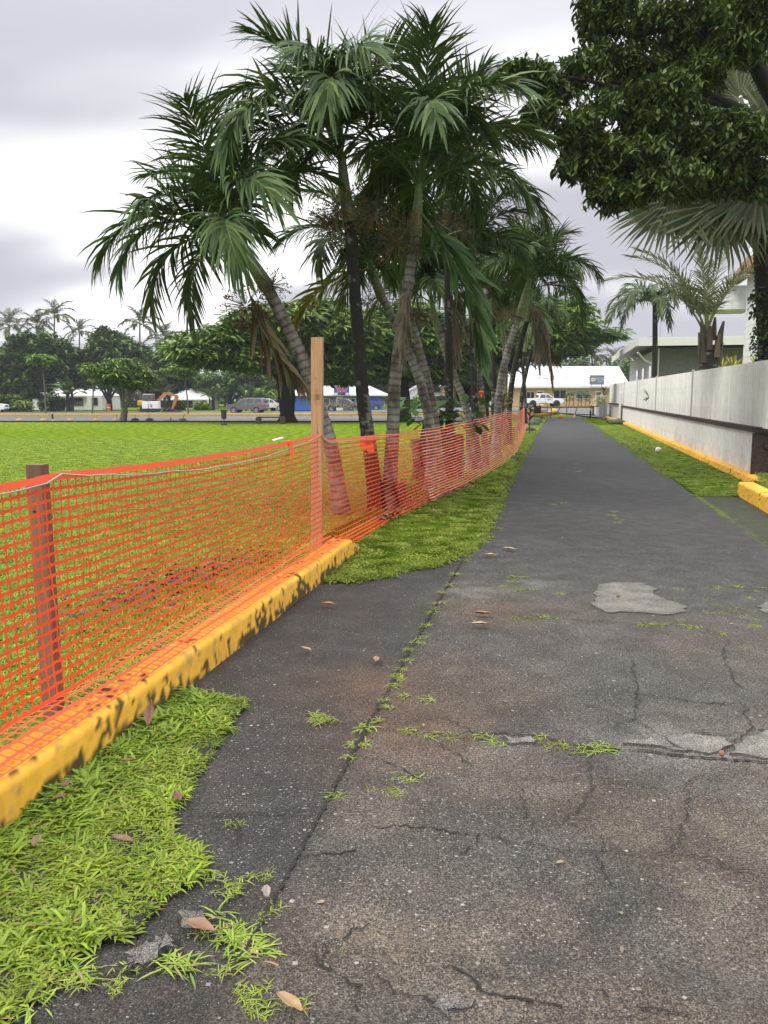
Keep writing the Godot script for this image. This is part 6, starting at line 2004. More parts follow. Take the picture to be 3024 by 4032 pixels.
func vehicle(label: String, at: Vector3, turn: float, kind: String, paint: Material, flare: Material, k := 1.0) -> Node3D:
	var t := thing({"suv": "parked_suv", "pickup": "pickup_truck"}[kind], label, {"suv": "car", "pickup": "pickup truck"}[kind], at, turn, "vehicles parked along the main road")
	t.scale = Vector3.ONE * k
	var w := 1.84
	var hw := half_w(w, 1.08)
	var low: PackedVector2Array
	var cab: PackedVector2Array
	var wins := []
	var ax := [1.42, -1.38]
	if kind == "suv":
		low = PackedVector2Array([Vector2(-2.32, 0.42), Vector2(2.25, 0.40), Vector2(2.38, 0.62), Vector2(2.34, 0.9), Vector2(2.2, 1.03), Vector2(1.2, 1.14), Vector2(-2.3, 1.14), Vector2(-2.4, 0.95), Vector2(-2.4, 0.6)])
		cab = PackedVector2Array([Vector2(-2.32, 1.13), Vector2(1.22, 1.13), Vector2(0.5, 1.66), Vector2(0.2, 1.77), Vector2(-0.6, 1.82), Vector2(-1.95, 1.79), Vector2(-2.15, 1.7)])
		wins = [[Vector2(0.98, 1.17), Vector2(0.42, 1.62), Vector2(0.0, 1.69), Vector2(0.0, 1.17)], [Vector2(-0.08, 1.17), Vector2(-0.08, 1.69), Vector2(-1.0, 1.69), Vector2(-1.05, 1.17)], [Vector2(-1.16, 1.2), Vector2(-1.12, 1.69), Vector2(-1.85, 1.66), Vector2(-2.1, 1.3)]]
	else:
		low = PackedVector2Array([Vector2(-2.62, 0.52), Vector2(2.4, 0.48), Vector2(2.6, 0.66), Vector2(2.58, 0.98), Vector2(2.4, 1.1), Vector2(1.3, 1.19), Vector2(-2.62, 1.16), Vector2(-2.66, 0.8)])
		cab = PackedVector2Array([Vector2(-0.82, 1.16), Vector2(1.3, 1.17), Vector2(0.6, 1.65), Vector2(0.32, 1.76), Vector2(-0.1, 1.8), Vector2(-0.62, 1.77), Vector2(-0.76, 1.65)])
		wins = [[Vector2(1.05, 1.2), Vector2(0.5, 1.62), Vector2(0.22, 1.67), Vector2(0.18, 1.2)], [Vector2(0.1, 1.2), Vector2(0.14, 1.67), Vector2(-0.55, 1.67), Vector2(-0.66, 1.2)]]
		ax = [1.62, -1.58]
	var m := Mb.new()
	m.slab(low, hw, func(y): return -hw.call(y))
	part("body", m.mesh(), paint, t)
	m = Mb.new()
	m.slab(cab, hw, func(y): return -hw.call(y))
	part("cabin", m.mesh(), paint, t)
	for q in wins:
		for sg in [1.0, -1.0]:
			m = Mb.new()
			var pl := PackedVector2Array(q)
			m.slab(pl, func(y): return sg * hw.call(y) + 0.012, func(y): return sg * hw.call(y) - 0.012)
			part("window", m.mesh(), M.glass, t)
	# windscreen and rear window, proud of the cabin
	var fr := [cab[1], cab[2]]
	m = Mb.new()
	var a: Vector2 = fr[0].lerp(fr[1], 0.1)
	var b: Vector2 = fr[0].lerp(fr[1], 0.95)
	var up := Vector3(0.008, 0.012, 0)
	m.quad(Vector3(a.x, a.y, hw.call(a.y) - 0.1) + up, Vector3(a.x, a.y, 0.1 - hw.call(a.y)) + up, Vector3(b.x, b.y, 0.1 - hw.call(b.y)) + up, Vector3(b.x, b.y, hw.call(b.y) - 0.1) + up)
	part("windscreen", m.mesh(), M.glass, t)
	m = Mb.new()
	a = cab[0].lerp(cab[cab.size() - 1], 0.15)
	b = cab[0].lerp(cab[cab.size() - 1], 0.9)
	up = Vector3(-0.012, 0.004, 0)
	m.quad(Vector3(a.x, a.y, 0.12 - hw.call(a.y)) + up, Vector3(a.x, a.y, hw.call(a.y) - 0.12) + up, Vector3(b.x, b.y, hw.call(b.y) - 0.12) + up, Vector3(b.x, b.y, 0.12 - hw.call(b.y)) + up)
	part("rear_window", m.mesh(), M.glass, t)
	if kind == "pickup":
		part("bed", bx(Vector3(-1.72, 1.165, 0), Vector3(1.65, 0.012, 1.5)), M.dark, t)
		part("tailgate", bx(Vector3(-2.66, 0.92, 0), Vector3(0.04, 0.42, 1.5), 0.01), paint, t)
	else:
		part("roof_rail", rod(Vector3(0.0, 1.83, 0.66), Vector3(-1.8, 1.83, 0.66), 0.025), M.dark, t)
		part("roof_rail", rod(Vector3(0.0, 1.83, -0.66), Vector3(-1.8, 1.83, -0.66), 0.025), M.dark, t)
	for x in ax:
		for sg in [1.0, -1.0]:
			var side := Basis(Vector3.RIGHT, PI / 2 * sg)
			m = Mb.new()
			m.lathe(Vector3(x, 0.44, sg * (w / 2 - 0.02)), [Vector2(0.0, 0.0), Vector2(0.0, 0.035), Vector2(0.47, 0.035), Vector2(0.49, 0.0)], 20, side)
			part("wheel_arch", m.mesh(), flare, t)
			m = Mb.new()
			m.lathe(Vector3(x, 0.39, sg * (w / 2 - 0.2)), [Vector2(0.05, 0.0), Vector2(0.36, 0.0), Vector2(0.39, 0.03), Vector2(0.39, 0.21), Vector2(0.36, 0.25), Vector2(0.25, 0.25), Vector2(0.24, 0.22)], 22, side)
			var wheel := part("wheel", m.mesh(), M.black_rubber, t)
			m = Mb.new()
			m.lathe(Vector3(x, 0.39, sg * (w / 2 - 0.2)), [Vector2(0.245, 0.24), Vector2(0.2, 0.2), Vector2(0.08, 0.215), Vector2(0.06, 0.245), Vector2(0.0, 0.25)], 20, side)
			for s in 6:
				m.box(Vector3(x + 0.14 * cos(s * PI / 3), 0.39 + 0.14 * sin(s * PI / 3), sg * (w / 2 + 0.03)), Vector3(0.2, 0.022, 0.02), 0.0, Basis(Vector3.BACK, s * PI / 3))
			part("rim", m.mesh(), M.chrome if kind == "suv" else M.dark if flare == M.dark else M.chrome, wheel)
	var x1: float = low[2].x
	var x0: float = low[low.size() - 1].x
	part("front_bumper", bx(Vector3(x1 - 0.02, 0.58, 0), Vector3(0.16, 0.2, w - 0.08), 0.04), M.dark if kind == "pickup" else paint, t)
	part("rear_bumper", bx(Vector3(x0 - 0.02, 0.6, 0), Vector3(0.16, 0.18, w - 0.08), 0.04), M.chrome if kind == "pickup" else paint, t)
	part("grille", bx(Vector3(x1 - 0.01, 0.84, 0), Vector3(0.06, 0.2, 0.95), 0.02), M.dark, t)
	for sg in [1.0, -1.0]:
		part("headlight", bx(Vector3(x1 - 0.09, 0.87, sg * 0.74), Vector3(0.22, 0.15, 0.34), 0.04), M.lamp_clear, t)
		part("taillight", bx(Vector3(x0 + 0.04, 0.95, sg * 0.84), Vector3(0.12, 0.32, 0.17), 0.03), M.red_lamp, t)
		part("mirror", bx(Vector3(0.92, 1.22, sg * 1.0), Vector3(0.12, 0.15, 0.18), 0.03), M.dark if flare == M.dark else paint, t)
		for x in [0.05, -0.72]:
			part("door_handle", bx(Vector3(x, 1.03, sg * (w / 2 + 0.012)), Vector3(0.16, 0.035, 0.03), 0.01), M.dark if flare == M.dark else M.chrome, t)
		m = Mb.new()
		for x in [1.1, 0.14, -0.82]:
			m.box(Vector3(x, 0.84, sg * (w / 2 + 0.001)), Vector3(0.012, 0.6, 0.006))
		part("door_gap", m.mesh(), M.dark, t)
	return t


func build_vehicles() -> void:
	vehicle("dark grey off-roader parked on the main road, facing left", Vector3(-36.567, -0.175, -95.568), YAW + 171, "suv", M.paint_grey, M.paint_grey)
	vehicle("white pickup seen from behind, left of the rain tree's trunk", Vector3(-40.218, -0.2, -112.173), YAW + 34, "pickup", M.paint_white, M.paint_white, 0.98)
	var g := Gradient.new()
	g.interpolation_mode = Gradient.GRADIENT_INTERPOLATE_CONSTANT
	g.offsets = PackedFloat32Array([0.0, 0.38, 0.5, 0.62])
	g.colors = PackedColorArray([Color(0.1, 0.11, 0.09), Color(0.36, 0.38, 0.3), Color(0.62, 0.6, 0.52), Color(0.24, 0.25, 0.2)])
	var tx := ntex(40, 0.03, Color.BLACK, Color.WHITE, 256, 2)
	tx.color_ramp = g
	T.camo = tx
	var cm := mat(Color(1, 1, 1), 0.6, "camo", 0.35)
	var c := vehicle("small pickup painted in grey green camouflage before the barber shop", Vector3(-26.748, -0.081, -103.73), YAW - 3, "pickup", cm, cm, 0.94)
	var m := Mb.new()
	for z in [-0.7, 0.7]:
		m.tube([Vector3(-0.95, 1.1, z), Vector3(-1.0, 1.75, z), Vector3(-2.2, 1.75, z), Vector3(-2.3, 1.1, z)], [0.03], 6)
	part("bed_rack", m.mesh(), M.dark, c)
	vehicle("bright blue pickup facing left, behind the camouflaged one", Vector3(-25.543, -0.014, -110.107), YAW + 178, "pickup", M.paint_blue, M.paint_blue, 1.02)
	var d := vehicle("white pickup with black wheel arches parked before the peach shop", Vector3(-1.956, 0.449, -112.443), YAW + 4, "pickup", M.paint_white, M.dark, 0.98)
	part("door_badge", bx(Vector3(0.55, 0.98, 0.935), Vector3(0.42, 0.12, 0.01)), mat(Color(0.12, 0.13, 0.18), 0.5), d)
	vehicle("white vehicle cut off by the left edge of the view", Vector3(-69.279, -0.186, -91.853), YAW + 8, "suv", M.paint_white, M.paint_white)
	# water truck, mostly hidden by trunks
	var t := thing("water_truck", "beige and black tank truck lettered WATER behind the palm trunks", "truck", Vector3(-8.562, 0.421, -112.605), YAW)
	m = Mb.new()
	m.lathe(Vector3(-2.4, 1.75, 0), [Vector2(0, 0), Vector2(0.9, 0.05), Vector2(1.0, 0.15), Vector2(1.0, 4.65), Vector2(0.9, 4.75), Vector2(0, 4.8)], 22, Basis(Vector3.BACK, -PI / 2))
	part("tank", m.mesh(), mat(Color(0.42, 0.40, 0.36), 0.5, "streak", 0.5), t)
	part("skirt", bx(Vector3(0, 1.05, 0.75), Vector3(4.8, 0.62, 0.6), 0.1), M.dark, t)
	part("frame", bx(Vector3(-0.8, 0.72, 0), Vector3(7.0, 0.25, 0.9), 0.02), M.dark, t)
	var pl := part("plate", bx(Vector3(0.1, 1.78, 1.02), Vector3(1.75, 0.42, 0.06), 0.01), mat(Color(0.6, 0.42, 0.05), 0.5), t)
	var l := part("lettering", letters("WATER", 0.4, "Droid Sans", 700), M.dark, pl)
	l.position = Vector3(0.1, 1.78, 1.045)
	part("cab", bx(Vector3(-3.5, 1.65, 0), Vector3(1.7, 1.9, 2.1), 0.15), M.paint_white, t)
	part("window", bx(Vector3(-3.5, 2.1, 1.05), Vector3(1.0, 0.6, 0.03)), M.glass, t)
	part("mudguard", bx(Vector3(0.55, 0.95, 0.95), Vector3(0.3, 0.6, 0.4), 0.05), mat(Color(0.3, 0.05, 0.03), 0.6), t)
	part("locker", bx(Vector3(2.0, 1.5, 1.05), Vector3(0.5, 0.9, 0.2), 0.04), M.white, t)
	for x in [-3.4, -0.35, 0.9]:
		for z in [-0.95, 0.95]:
			m = Mb.new()
			m.lathe(Vector3(x, 0.5, z - 0.13), [Vector2(0.1, 0), Vector2(0.46, 0), Vector2(0.5, 0.04), Vector2(0.5, 0.24), Vector2(0.46, 0.28), Vector2(0.3, 0.28), Vector2(0.28, 0.22)], 20, Basis(Vector3.RIGHT, PI / 2))
			var w := part("wheel", m.mesh(), M.black_rubber, t)
			m = Mb.new()
			m.lathe(Vector3(x, 0.5, z - 0.13), [Vector2(0.29, 0.22), Vector2(0.12, 0.24), Vector2(0.1, 0.3), Vector2(0, 0.3)], 16, Basis(Vector3.RIGHT, PI / 2))
			part("rim", m.mesh(), M.trim, w)
	# excavator arm and trailer compressor
	t = thing("excavator", "orange armed excavator with a grey cab among the dark trees", "excavator", Vector3(-50.91, -0.196, -99.744), YAW)
	part("cab", bx(Vector3(-0.6, 1.75, 0), Vector3(1.3, 1.2, 1.4), 0.12), M.paint_grey, t)
	part("window", bx(Vector3(-0.6, 1.9, 0.71), Vector3(0.9, 0.6, 0.03)), M.glass, t)
	part("engine_cover", bx(Vector3(-1.3, 1.15, 0), Vector3(1.2, 0.7, 1.5), 0.12), M.yellow, t)
	part("turntable", bx(Vector3(-0.6, 0.75, 0), Vector3(1.9, 0.3, 1.5), 0.06), M.dark, t)
	for z in [-0.7, 0.7]:
		m = Mb.new()
		m.slab(PackedVector2Array([Vector2(-1.6, 0.1), Vector2(-1.4, 0), Vector2(0.4, 0), Vector2(0.6, 0.1), Vector2(0.6, 0.45), Vector2(0.4, 0.6), Vector2(-1.4, 0.6), Vector2(-1.6, 0.45)]), func(_y): return z + 0.2, func(_y): return z - 0.2)
		part("track", m.mesh(), M.black_rubber, t)
	m = Mb.new()
	m.slab(PackedVector2Array([Vector2(0.2, 1.3), Vector2(0.5, 1.25), Vector2(1.6, 2.25), Vector2(2.95, 1.95), Vector2(3.0, 2.15), Vector2(1.75, 2.55), Vector2(1.35, 2.5)]), func(_y): return 0.15, func(_y): return -0.15)
	part("boom", m.mesh(), mat(Color(0.55, 0.22, 0.03), 0.6, "soft", 1.0), t)
	m = Mb.new()
	m.slab(PackedVector2Array([Vector2(2.25, 0.35), Vector2(2.5, 0.4), Vector2(3.25, 1.9), Vector2(3.1, 2.25), Vector2(2.8, 2.1)]), func(_y): return 0.13, func(_y): return -0.13)
	part("stick", m.mesh(), mat(Color(0.55, 0.22, 0.03), 0.6, "soft", 1.0), t)
	part("ram", rod(Vector3(0.6, 1.2, 0.17), Vector3(1.7, 2.2, 0.17), 0.05), M.chrome, t)
	m = Mb.new()
	m.slab(PackedVector2Array([Vector2(1.9, 0.1), Vector2(2.5, 0.1), Vector2(2.5, 0.45), Vector2(2.2, 0.5), Vector2(2.0, 0.4)]), func(_y): return 0.3, func(_y): return -0.3)
	part("bucket", m.mesh(), M.dark, t)
	t = thing("trailer_compressor", "white two part compressor on a wheeled trailer in front of the excavator", "compressor", Vector3(-48.833, -0.183, -95.068), YAW)
	part("housing", bx(Vector3(-0.62, 0.92, 0), Vector3(0.75, 0.85, 1.1), 0.04), M.white, t)
	part("housing", bx(Vector3(0.42, 0.94, 0), Vector3(1.15, 0.88, 1.1), 0.04), M.white, t)
	part("chassis", bx(Vector3(0, 0.38, 0), Vector3(2.1, 0.26, 1.0), 0.03), M.dark, t)
	part("drawbar", bx(Vector3(-1.4, 0.4, 0), Vector3(0.9, 0.08, 0.08), 0.01), M.dark, t)
	for k in 4:
		part("louvre", bx(Vector3(0.12, 0.72 + 0.09 * k, 0.56), Vector3(0.28, 0.04, 0.03)), M.rust, t)
	for x in [-0.28, 0.35]:
		m = Mb.new()
		m.lathe(Vector3(x, 0.27, 0.42), [Vector2(0.0, 0), Vector2(0.25, 0), Vector2(0.27, 0.03), Vector2(0.27, 0.17), Vector2(0.25, 0.2), Vector2(0.15, 0.2), Vector2(0.0, 0.18)], 18, Basis(Vector3.RIGHT, PI / 2))
		part("wheel", m.mesh(), M.black_rubber, t)
	for k in 5:
		m = Mb.new()
		m.box(Vector3.ZERO, Vector3(rr(0.9, 1.5), 0.12, rr(0.5, 0.9)), 0.03, Basis(Vector3.BACK, rr(-0.12, 0.12)))
		tag(part("rubble_slab", m.mesh(), M.stone), ["top slab of the rubble heap under the excavator arm", "lowest slab of the rubble heap under the excavator arm", "tilted slab at the left of the rubble heap", "slab at the right of the rubble heap", "small slab lying before the rubble heap"][k], "slab", "concrete slabs heaped under the excavator arm").position = Vector3(-47.497, -0.189, -97.388) + ahead(-0.6 + 0.35 * k, 0.0, [0.5, 0.12, 0.3, 0.25, 0.1][k])


# ---------------------------------------------------------------- street furniture
func boulder(label: String, at: Vector3, s: Vector3, sd: int) -> void:
	var nz := FastNoiseLite.new()
	nz.seed = sd
	nz.frequency = 0.9
	var m := Mb.new()
	var pts := PackedVector3Array()
	var cols := PackedColorArray()
	for j in 11:
		for k in 17:
			var la := PI * (j / 10.0 - 0.5)
			var lo := TAU * k / 16.0
			var d := Vector3(cos(la) * cos(lo), sin(la), cos(la) * sin(lo))
			pts.append(d * s * (1.0 + 0.45 * nz.get_noise_3dv(d * 1.3)))
			cols.append(Color(0.07, 0.072, 0.055).lerp(Color(0.06, 0.09, 0.03), clampf(d.y + nz.get_noise_3dv(d * 3.0), 0, 1)))
	var rev := PackedVector3Array()
	var rc := PackedColorArray()
	for j in 11:
		for k in 17:
			rev.append(pts[j * 17 + 16 - k])
			rc.append(cols[j * 17 + 16 - k])
	m.grid(rev, 17, 11, rc)
	tag(part("boulder", m.mesh(), M.rock), label, "boulder", "mossy boulders").position = at + Vector3(0, s.y * 0.5, 0)


func build_street_things() -> void:
	# swing gate
	var t := thing("boom_gate", "rusty yellow swing gate closed across the end of the drive", "gate", Vector3(0.689, 0.244, -68.567), YAW)
	var k := 67.0 / 1800.0
	var P := func(x, y): return Vector3((x - 1224) * k, (897 - y) * k, 0)
	var rails := [["top_rail", [1168, 880.5, 1280, 880], 0.06], ["bottom_rail", [1168, 891, 1279, 896], 0.05], ["end_post", [1281, 879, 1281, 898], 0.1], ["upright", [1191, 881, 1190, 905], 0.045], ["upright", [1210, 880, 1204, 893], 0.04], ["upright", [1224, 880, 1224, 899], 0.045], ["upright", [1246, 880, 1242, 895], 0.04], ["upright", [1168, 877, 1168, 893], 0.06]]
	for r in rails:
		part(r[0], rod(P.call(r[1][0], r[1][1]), P.call(r[1][2], r[1][3]), r[2] * 0.75, 8), M.rust if r[0] != "top_rail" else mat(Color(0.5, 0.27, 0.06), 0.6, "fine", 1.5), t)
	part("counterweight", bx(P.call(1160, 885), Vector3(0.5, 0.6, 0.35), 0.03), mat(Color(0.06, 0.035, 0.028), 0.8, "fine", 1.0), t)
	t = thing("barrier", "small yellow tubular barrier left of the swing gate", "barrier", Vector3(-1.213, 0.337, -71.236), YAW)
	for r in [[0, 0.0, 0, 0.85], [0.65, 0.0, 0.65, 0.85], [0, 0.85, 0.65, 0.85], [0, 0.5, 0.65, 0.5]]:
		part("tube", rod(Vector3(r[0] - 0.3, r[1], 0), Vector3(r[2] - 0.3, r[3], 0), 0.035), M.yellow, t)
	for q in [["orange traffic cone with a dark foot, the left of the two before the gate", 1211, 903.5, 1.0], ["pale orange traffic cone, the right of the two before the gate", 1240.5, 904.5, 1.05]]:
		t = thing("traffic_cone", q[0], "traffic cone", spot(q[1], q[2], 66.5), 0.0, "cones before the gate")
		var m := Mb.new()
		m.lathe(Vector3.ZERO, [Vector2(0.14, 0.03), Vector2(0.035, 0.46), Vector2(0, 0.47)], 14)
		part("cone", m.mesh(), M.orange if q[1] < 1220 else mat(Color(0.8, 0.3, 0.18), 0.6), t)
		part("foot", bx(Vector3(0, 0.02, 0), Vector3(0.34, 0.04, 0.34), 0.01), M.rust if q[1] < 1220 else M.orange, t)
		m = Mb.new()
		m.lathe(Vector3.ZERO, [Vector2(0.105, 0.19), Vector2(0.078, 0.31)], 14)
		part("band", m.mesh(), M.white, t)
	# weighted yellow posts along the lawn's far edge
	var proto: Node3D
	for q in [["yellow post on a dome foot, first from the left on the lawn's far edge", 46], ["yellow post on a dome foot just left of the black and white post", 98], ["yellow post on a dome foot in front of the white house window", 156], ["yellow post on a dome foot left of the crooked tree", 211], ["leaning yellow post right beside the crooked tree", 255], ["yellow dome foot cut by the left edge of the view", -1]]:
		var at := at_column(q[1], 59.5) + Vector3(0, 0.02, 0)
		if proto:
			copy_of(proto, q[0], at, YAW)
			continue
		proto = thing("barrier_post", q[0], "barrier post", at, YAW, "weighted posts along the lawn's far edge")
		var m := Mb.new()
		m.lathe(Vector3.ZERO, [Vector2(0.0, 0), Vector2(0.21, 0), Vector2(0.215, 0.07), Vector2(0.15, 0.13), Vector2(0.0, 0.14)], 14)
		part("foot", m.mesh(), M.yellow, proto)
		part("post", rod(Vector3(0, 0.1, 0), Vector3(0.01, 0.42, 0), 0.028, 8), M.yellow, proto)
	t = thing("marker_post", "short black post with white top and base on the lawn's far edge", "post", Vector3(-34.809, -0, -53.04), YAW)
	part("post", rod(Vector3(0, 0.1, 0), Vector3(-0.02, 0.52, 0), 0.065, 12), M.dark, t)
	part("cap", rod(Vector3(-0.02, 0.52, 0), Vector3(-0.021, 0.57, 0), 0.067, 12), M.white, t)
	part("base", rod(Vector3(0.004, 0.0, 0), Vector3(0, 0.12, 0), 0.068, 12), M.white, t)
	for q in [["dark weighted base with a thin upright rod right of the crooked tree", 295, 0.02], ["mossy weighted base with a leaning rod, midway to the bin", 326, -0.06], ["yellowish weighted base with a rod leaning right", 397, 0.15]]:
		t = thing("barrier_post", q[0], "barrier post", at_column(q[1], 58.5), YAW)
		var m := Mb.new()
		m.lathe(Vector3.ZERO, [Vector2(0.0, 0), Vector2(0.27, 0), Vector2(0.28, 0.12), Vector2(0.18, 0.2), Vector2(0.0, 0.22)], 12)
		part("foot", m.mesh(), M.stone if q[1] < 390 else M.rust, t)
		part("rod", rod(Vector3(0, 0.15, 0), Vector3(q[2], 0.48, 0), 0.02), M.rust, t)
	t = thing("drain_cover", "flat dark slab with an upturned grey stub on the lawn's edge", "slab", Vector3(-26.041, -0, -53.325), YAW)
	part("slab", bx(Vector3(0, 0.04, 0), Vector3(0.95, 0.09, 0.4), 0.02), M.stone, t)
	part("stub", bx(Vector3(0.05, 0.17, 0), Vector3(0.1, 0.2, 0.1), 0.03), M.grey_wall, t)
	# bin on a pole
	t = thing("litter_bin", "dark green bucket bin on a pole standing on the lawn", "bin", Vector3(-19.64, 0, -47.364), YAW)
	var m := Mb.new()
	m.lathe(Vector3.ZERO, [Vector2(0, 0.36), Vector2(0.15, 0.36), Vector2(0.185, 0.86), Vector2(0.2, 0.86), Vector2(0.2, 0.91), Vector2(0.16, 0.91), Vector2(0.13, 0.4)], 18)
	part("bucket", m.mesh(), mat(Color(0.02, 0.03, 0.025), 0.5), t)
	part("pole", rod(Vector3(0, 0, 0), Vector3(0, 0.38, 0), 0.03), M.dark, t)
	part("base", bx(Vector3(0, 0.05, 0), Vector3(0.34, 0.1, 0.3), 0.03), M.stone, t)
	# benches
	for q in [["weathered stone bench under the rain tree at the lawn's edge", Vector3(-17.81, 0, -50.561), 1.75], ["dark bench between the pale trunks beyond the leafy stump", Vector3(-8.634, 0, -67.665), 1.5]]:
		t = thing("bench", q[0], "bench", q[1], YAW, "benches along the lawn's edge")
		part("seat", bx(Vector3(0, 0.4, 0), Vector3(q[2], 0.08, 0.38), 0.02), M.stone, t)
		part("leg", bx(Vector3(-q[2] * 0.44, 0.19, 0), Vector3(0.34, 0.38, 0.36), 0.04), M.stone, t)
		part("leg", bx(Vector3(q[2] * 0.44, 0.19, 0), Vector3(0.34, 0.38, 0.36), 0.04), M.stone, t)
	t = thing("safety_barrel", "orange traffic barrel beside the tree by the white house", "barrel", Vector3(-62.899, -0.2, -109.515))
	m = Mb.new()
	m.lathe(Vector3.ZERO, [Vector2(0.34, 0), Vector2(0.3, 0.08), Vector2(0.27, 0.5), Vector2(0.25, 0.95), Vector2(0.1, 1.0), Vector2(0, 1.0)], 16)
	part("barrel", m.mesh(), M.orange, t)
	m = Mb.new()
	m.lathe(Vector3.ZERO, [Vector2(0.286, 0.4), Vector2(0.276, 0.55)], 16)
	part("band", m.mesh(), M.white, t)
	# boulders by the drive
	for q in [["largest mossy boulder by the left verge near the gate", 1156, 915, 0.36], ["flat mossy boulder before the largest one", 1148, 920, 0.3], ["small boulder behind the largest one", 1163, 905, 0.25], ["low dark boulder beside the dark ti plant", 1143, 933, 0.22], ["black stone at the netting's lower corner", 1113, 994, 0.1], ["dark stone on the verge beyond the netting corner", 1122, 985, 0.1]]:
		boulder(q[0], on_ground(q[1], q[2]), Vector3(q[3] * 1.4, q[3] * 0.75, q[3]), int(q[1]))
	boulder("flat dark rock on the right verge beside the wall's end", Vector3(3.55, 0.05, -53.5), Vector3(0.5, 0.16, 0.4), 5)
	boulder("small dark rock against the foot of the right wall", Vector3(3.8, 0.05, -55.5), Vector3(0.28, 0.18, 0.25), 6)
	boulder("little rock behind the flat dark rock", Vector3(3.3, 0.05, -56.5), Vector3(0.22, 0.12, 0.2), 7)
	# sign post, planter and stub at the far right
	t = thing("sign_post", "grey square post leaning slightly at the end of the far wall", "post", Vector3(3.3, 0.05, -63.0))
	part("post", bx(Vector3(0, 0.75, 0), Vector3(0.12, 1.5, 0.12), 0.01), M.grey_wall, t)
	part("foot", bx(Vector3(0, 0.03, 0), Vector3(0.4, 0.06, 0.3), 0.02), M.dark, t)
	t = thing("pipe_stub", "short dark stub with a pipe cross beside the gate's hinge", "pipe", Vector3(2.55, 0.05, -69.0))
	part("stub", rod(Vector3.ZERO, Vector3(0, 0.55, 0), 0.07), M.dark, t)
	part("pipe", rod(Vector3(-0.3, 0.85, 0), Vector3(0.7, 0.95, 0), 0.03), M.dark, t)
	part("riser", rod(Vector3(0, 0.5, 0), Vector3(0.05, 1.0, 0), 0.03), M.dark, t)
	t = thing("planter", "low white planter wall with pale flowering shrubs beside the gate", "planter", Vector3(3.6, 0.05, -76.0))
	m = Mb.new()
	m.col = Color(0.6, 0.6, 0.6)
	m.box(Vector3(0, 0.5, 0), Vector3(0.6, 1.0, 11.0), 0.02)
	part("wall", m.mesh(), M.wall_paint, t)
	var pale := leaf_bunch(9, Vector3(0.2, 0.2, 0.2), 0.3, 0.09, 0, Color(0.35, 0.42, 0.2), Color(0.65, 0.65, 0.45), 50)
	crown(t, [[Vector3(0, 1.3, 2.0), Vector3(0.45, 0.5, 2.4)]], pale, 90, Color(1, 1, 1), -0.8, 0.5, 1.0, "shrubs")
	# small shrubs along the shop front
	for q in 7:
		var at := at_column(1219 + q * 8.4 + rr(-1.5, 1.5), 119.5)
		t = thing("shop_shrub", ["slim shrub at the left end of the shop front, nearest the pickup", "second shrub from the pickup along the shop front", "third shrub from the pickup along the shop front", "middle shrub between the two shop windows", "shrub under the left edge of the right hand window", "bushy shrub under the right hand shop window", "tallest shrub, right of the shop's last window"][q], "shrub", at, 0.0, "shrubs along the peach shop front")
		var h := rr(1.3, 1.8)
		limbs(t, [[Vector3.ZERO, Vector3(0.05, h * 0.5, 0), Vector3(0.0, h * 0.9, 0)]], 0.05, 0.03, M.bark_far, "stem")
		crown(t, [[Vector3(0, h, 0), Vector3(0.42, 0.35, 0.3)], [Vector3(0.05, h * 0.6, 0), Vector3(0.25, 0.3, 0.2)]], leaf_small(), 26, Color(1.2, 1.3, 1.0), -0.9, 0.5, 0.6)
	# overhead wires
	var ends := [[[-60, 735, 120], [900, 748, 118], "upper cable of the pair across the sky at the left"], [[-60, 748, 121], [900, 756, 119], "lower cable of the pair across the sky at the left"], [[1090, 792, 100], [1345, 808, 98], "upper cable sagging across the white shop roof"], [[1090, 800, 101], [1345, 812, 98], "lowest cable sagging in front of the blue shop sign"], [[1230, 720, 110], [1420, 724, 108], "thin high cable above the distant coconut palms"]]
	for q in ends:
		var a := spot(q[0][0], q[0][1], q[0][2])
		var b := spot(q[1][0], q[1][1], q[1][2])
		var pts := []
		for s in 33:
			var f := s / 32.0
			pts.append(a.lerp(b, f) - Vector3(0, (0.8 if q[0][0] > 1000 else 0.5) * 4.0 * f * (1.0 - f), 0))
		m = Mb.new()
		m.tube(pts, [0.022 if q[0][0] > 1000 else 0.018], 5)
		tag(part("cable", m.mesh(), M.dark), q[2], "cable", "overhead cables")


func leaf_small() -> Mesh:
	if not T.has("small_bunch"):
		T.small_bunch = leaf_bunch(10, Vector3(0.2, 0.2, 0.2), 0.34, 0.1, 0, Color(0.05, 0.1, 0.03), Color(0.13, 0.2, 0.05), 61)
	return T.small_bunch


func on_ground(x: float, y: float) -> Vector3:   # where a sight line meets the level ground
	var p := spot(x, y, 10.0)
	var e := Vector3(0, 1.6, 0)
	return e + (p - e) * (1.6 / (1.6 - p.y))


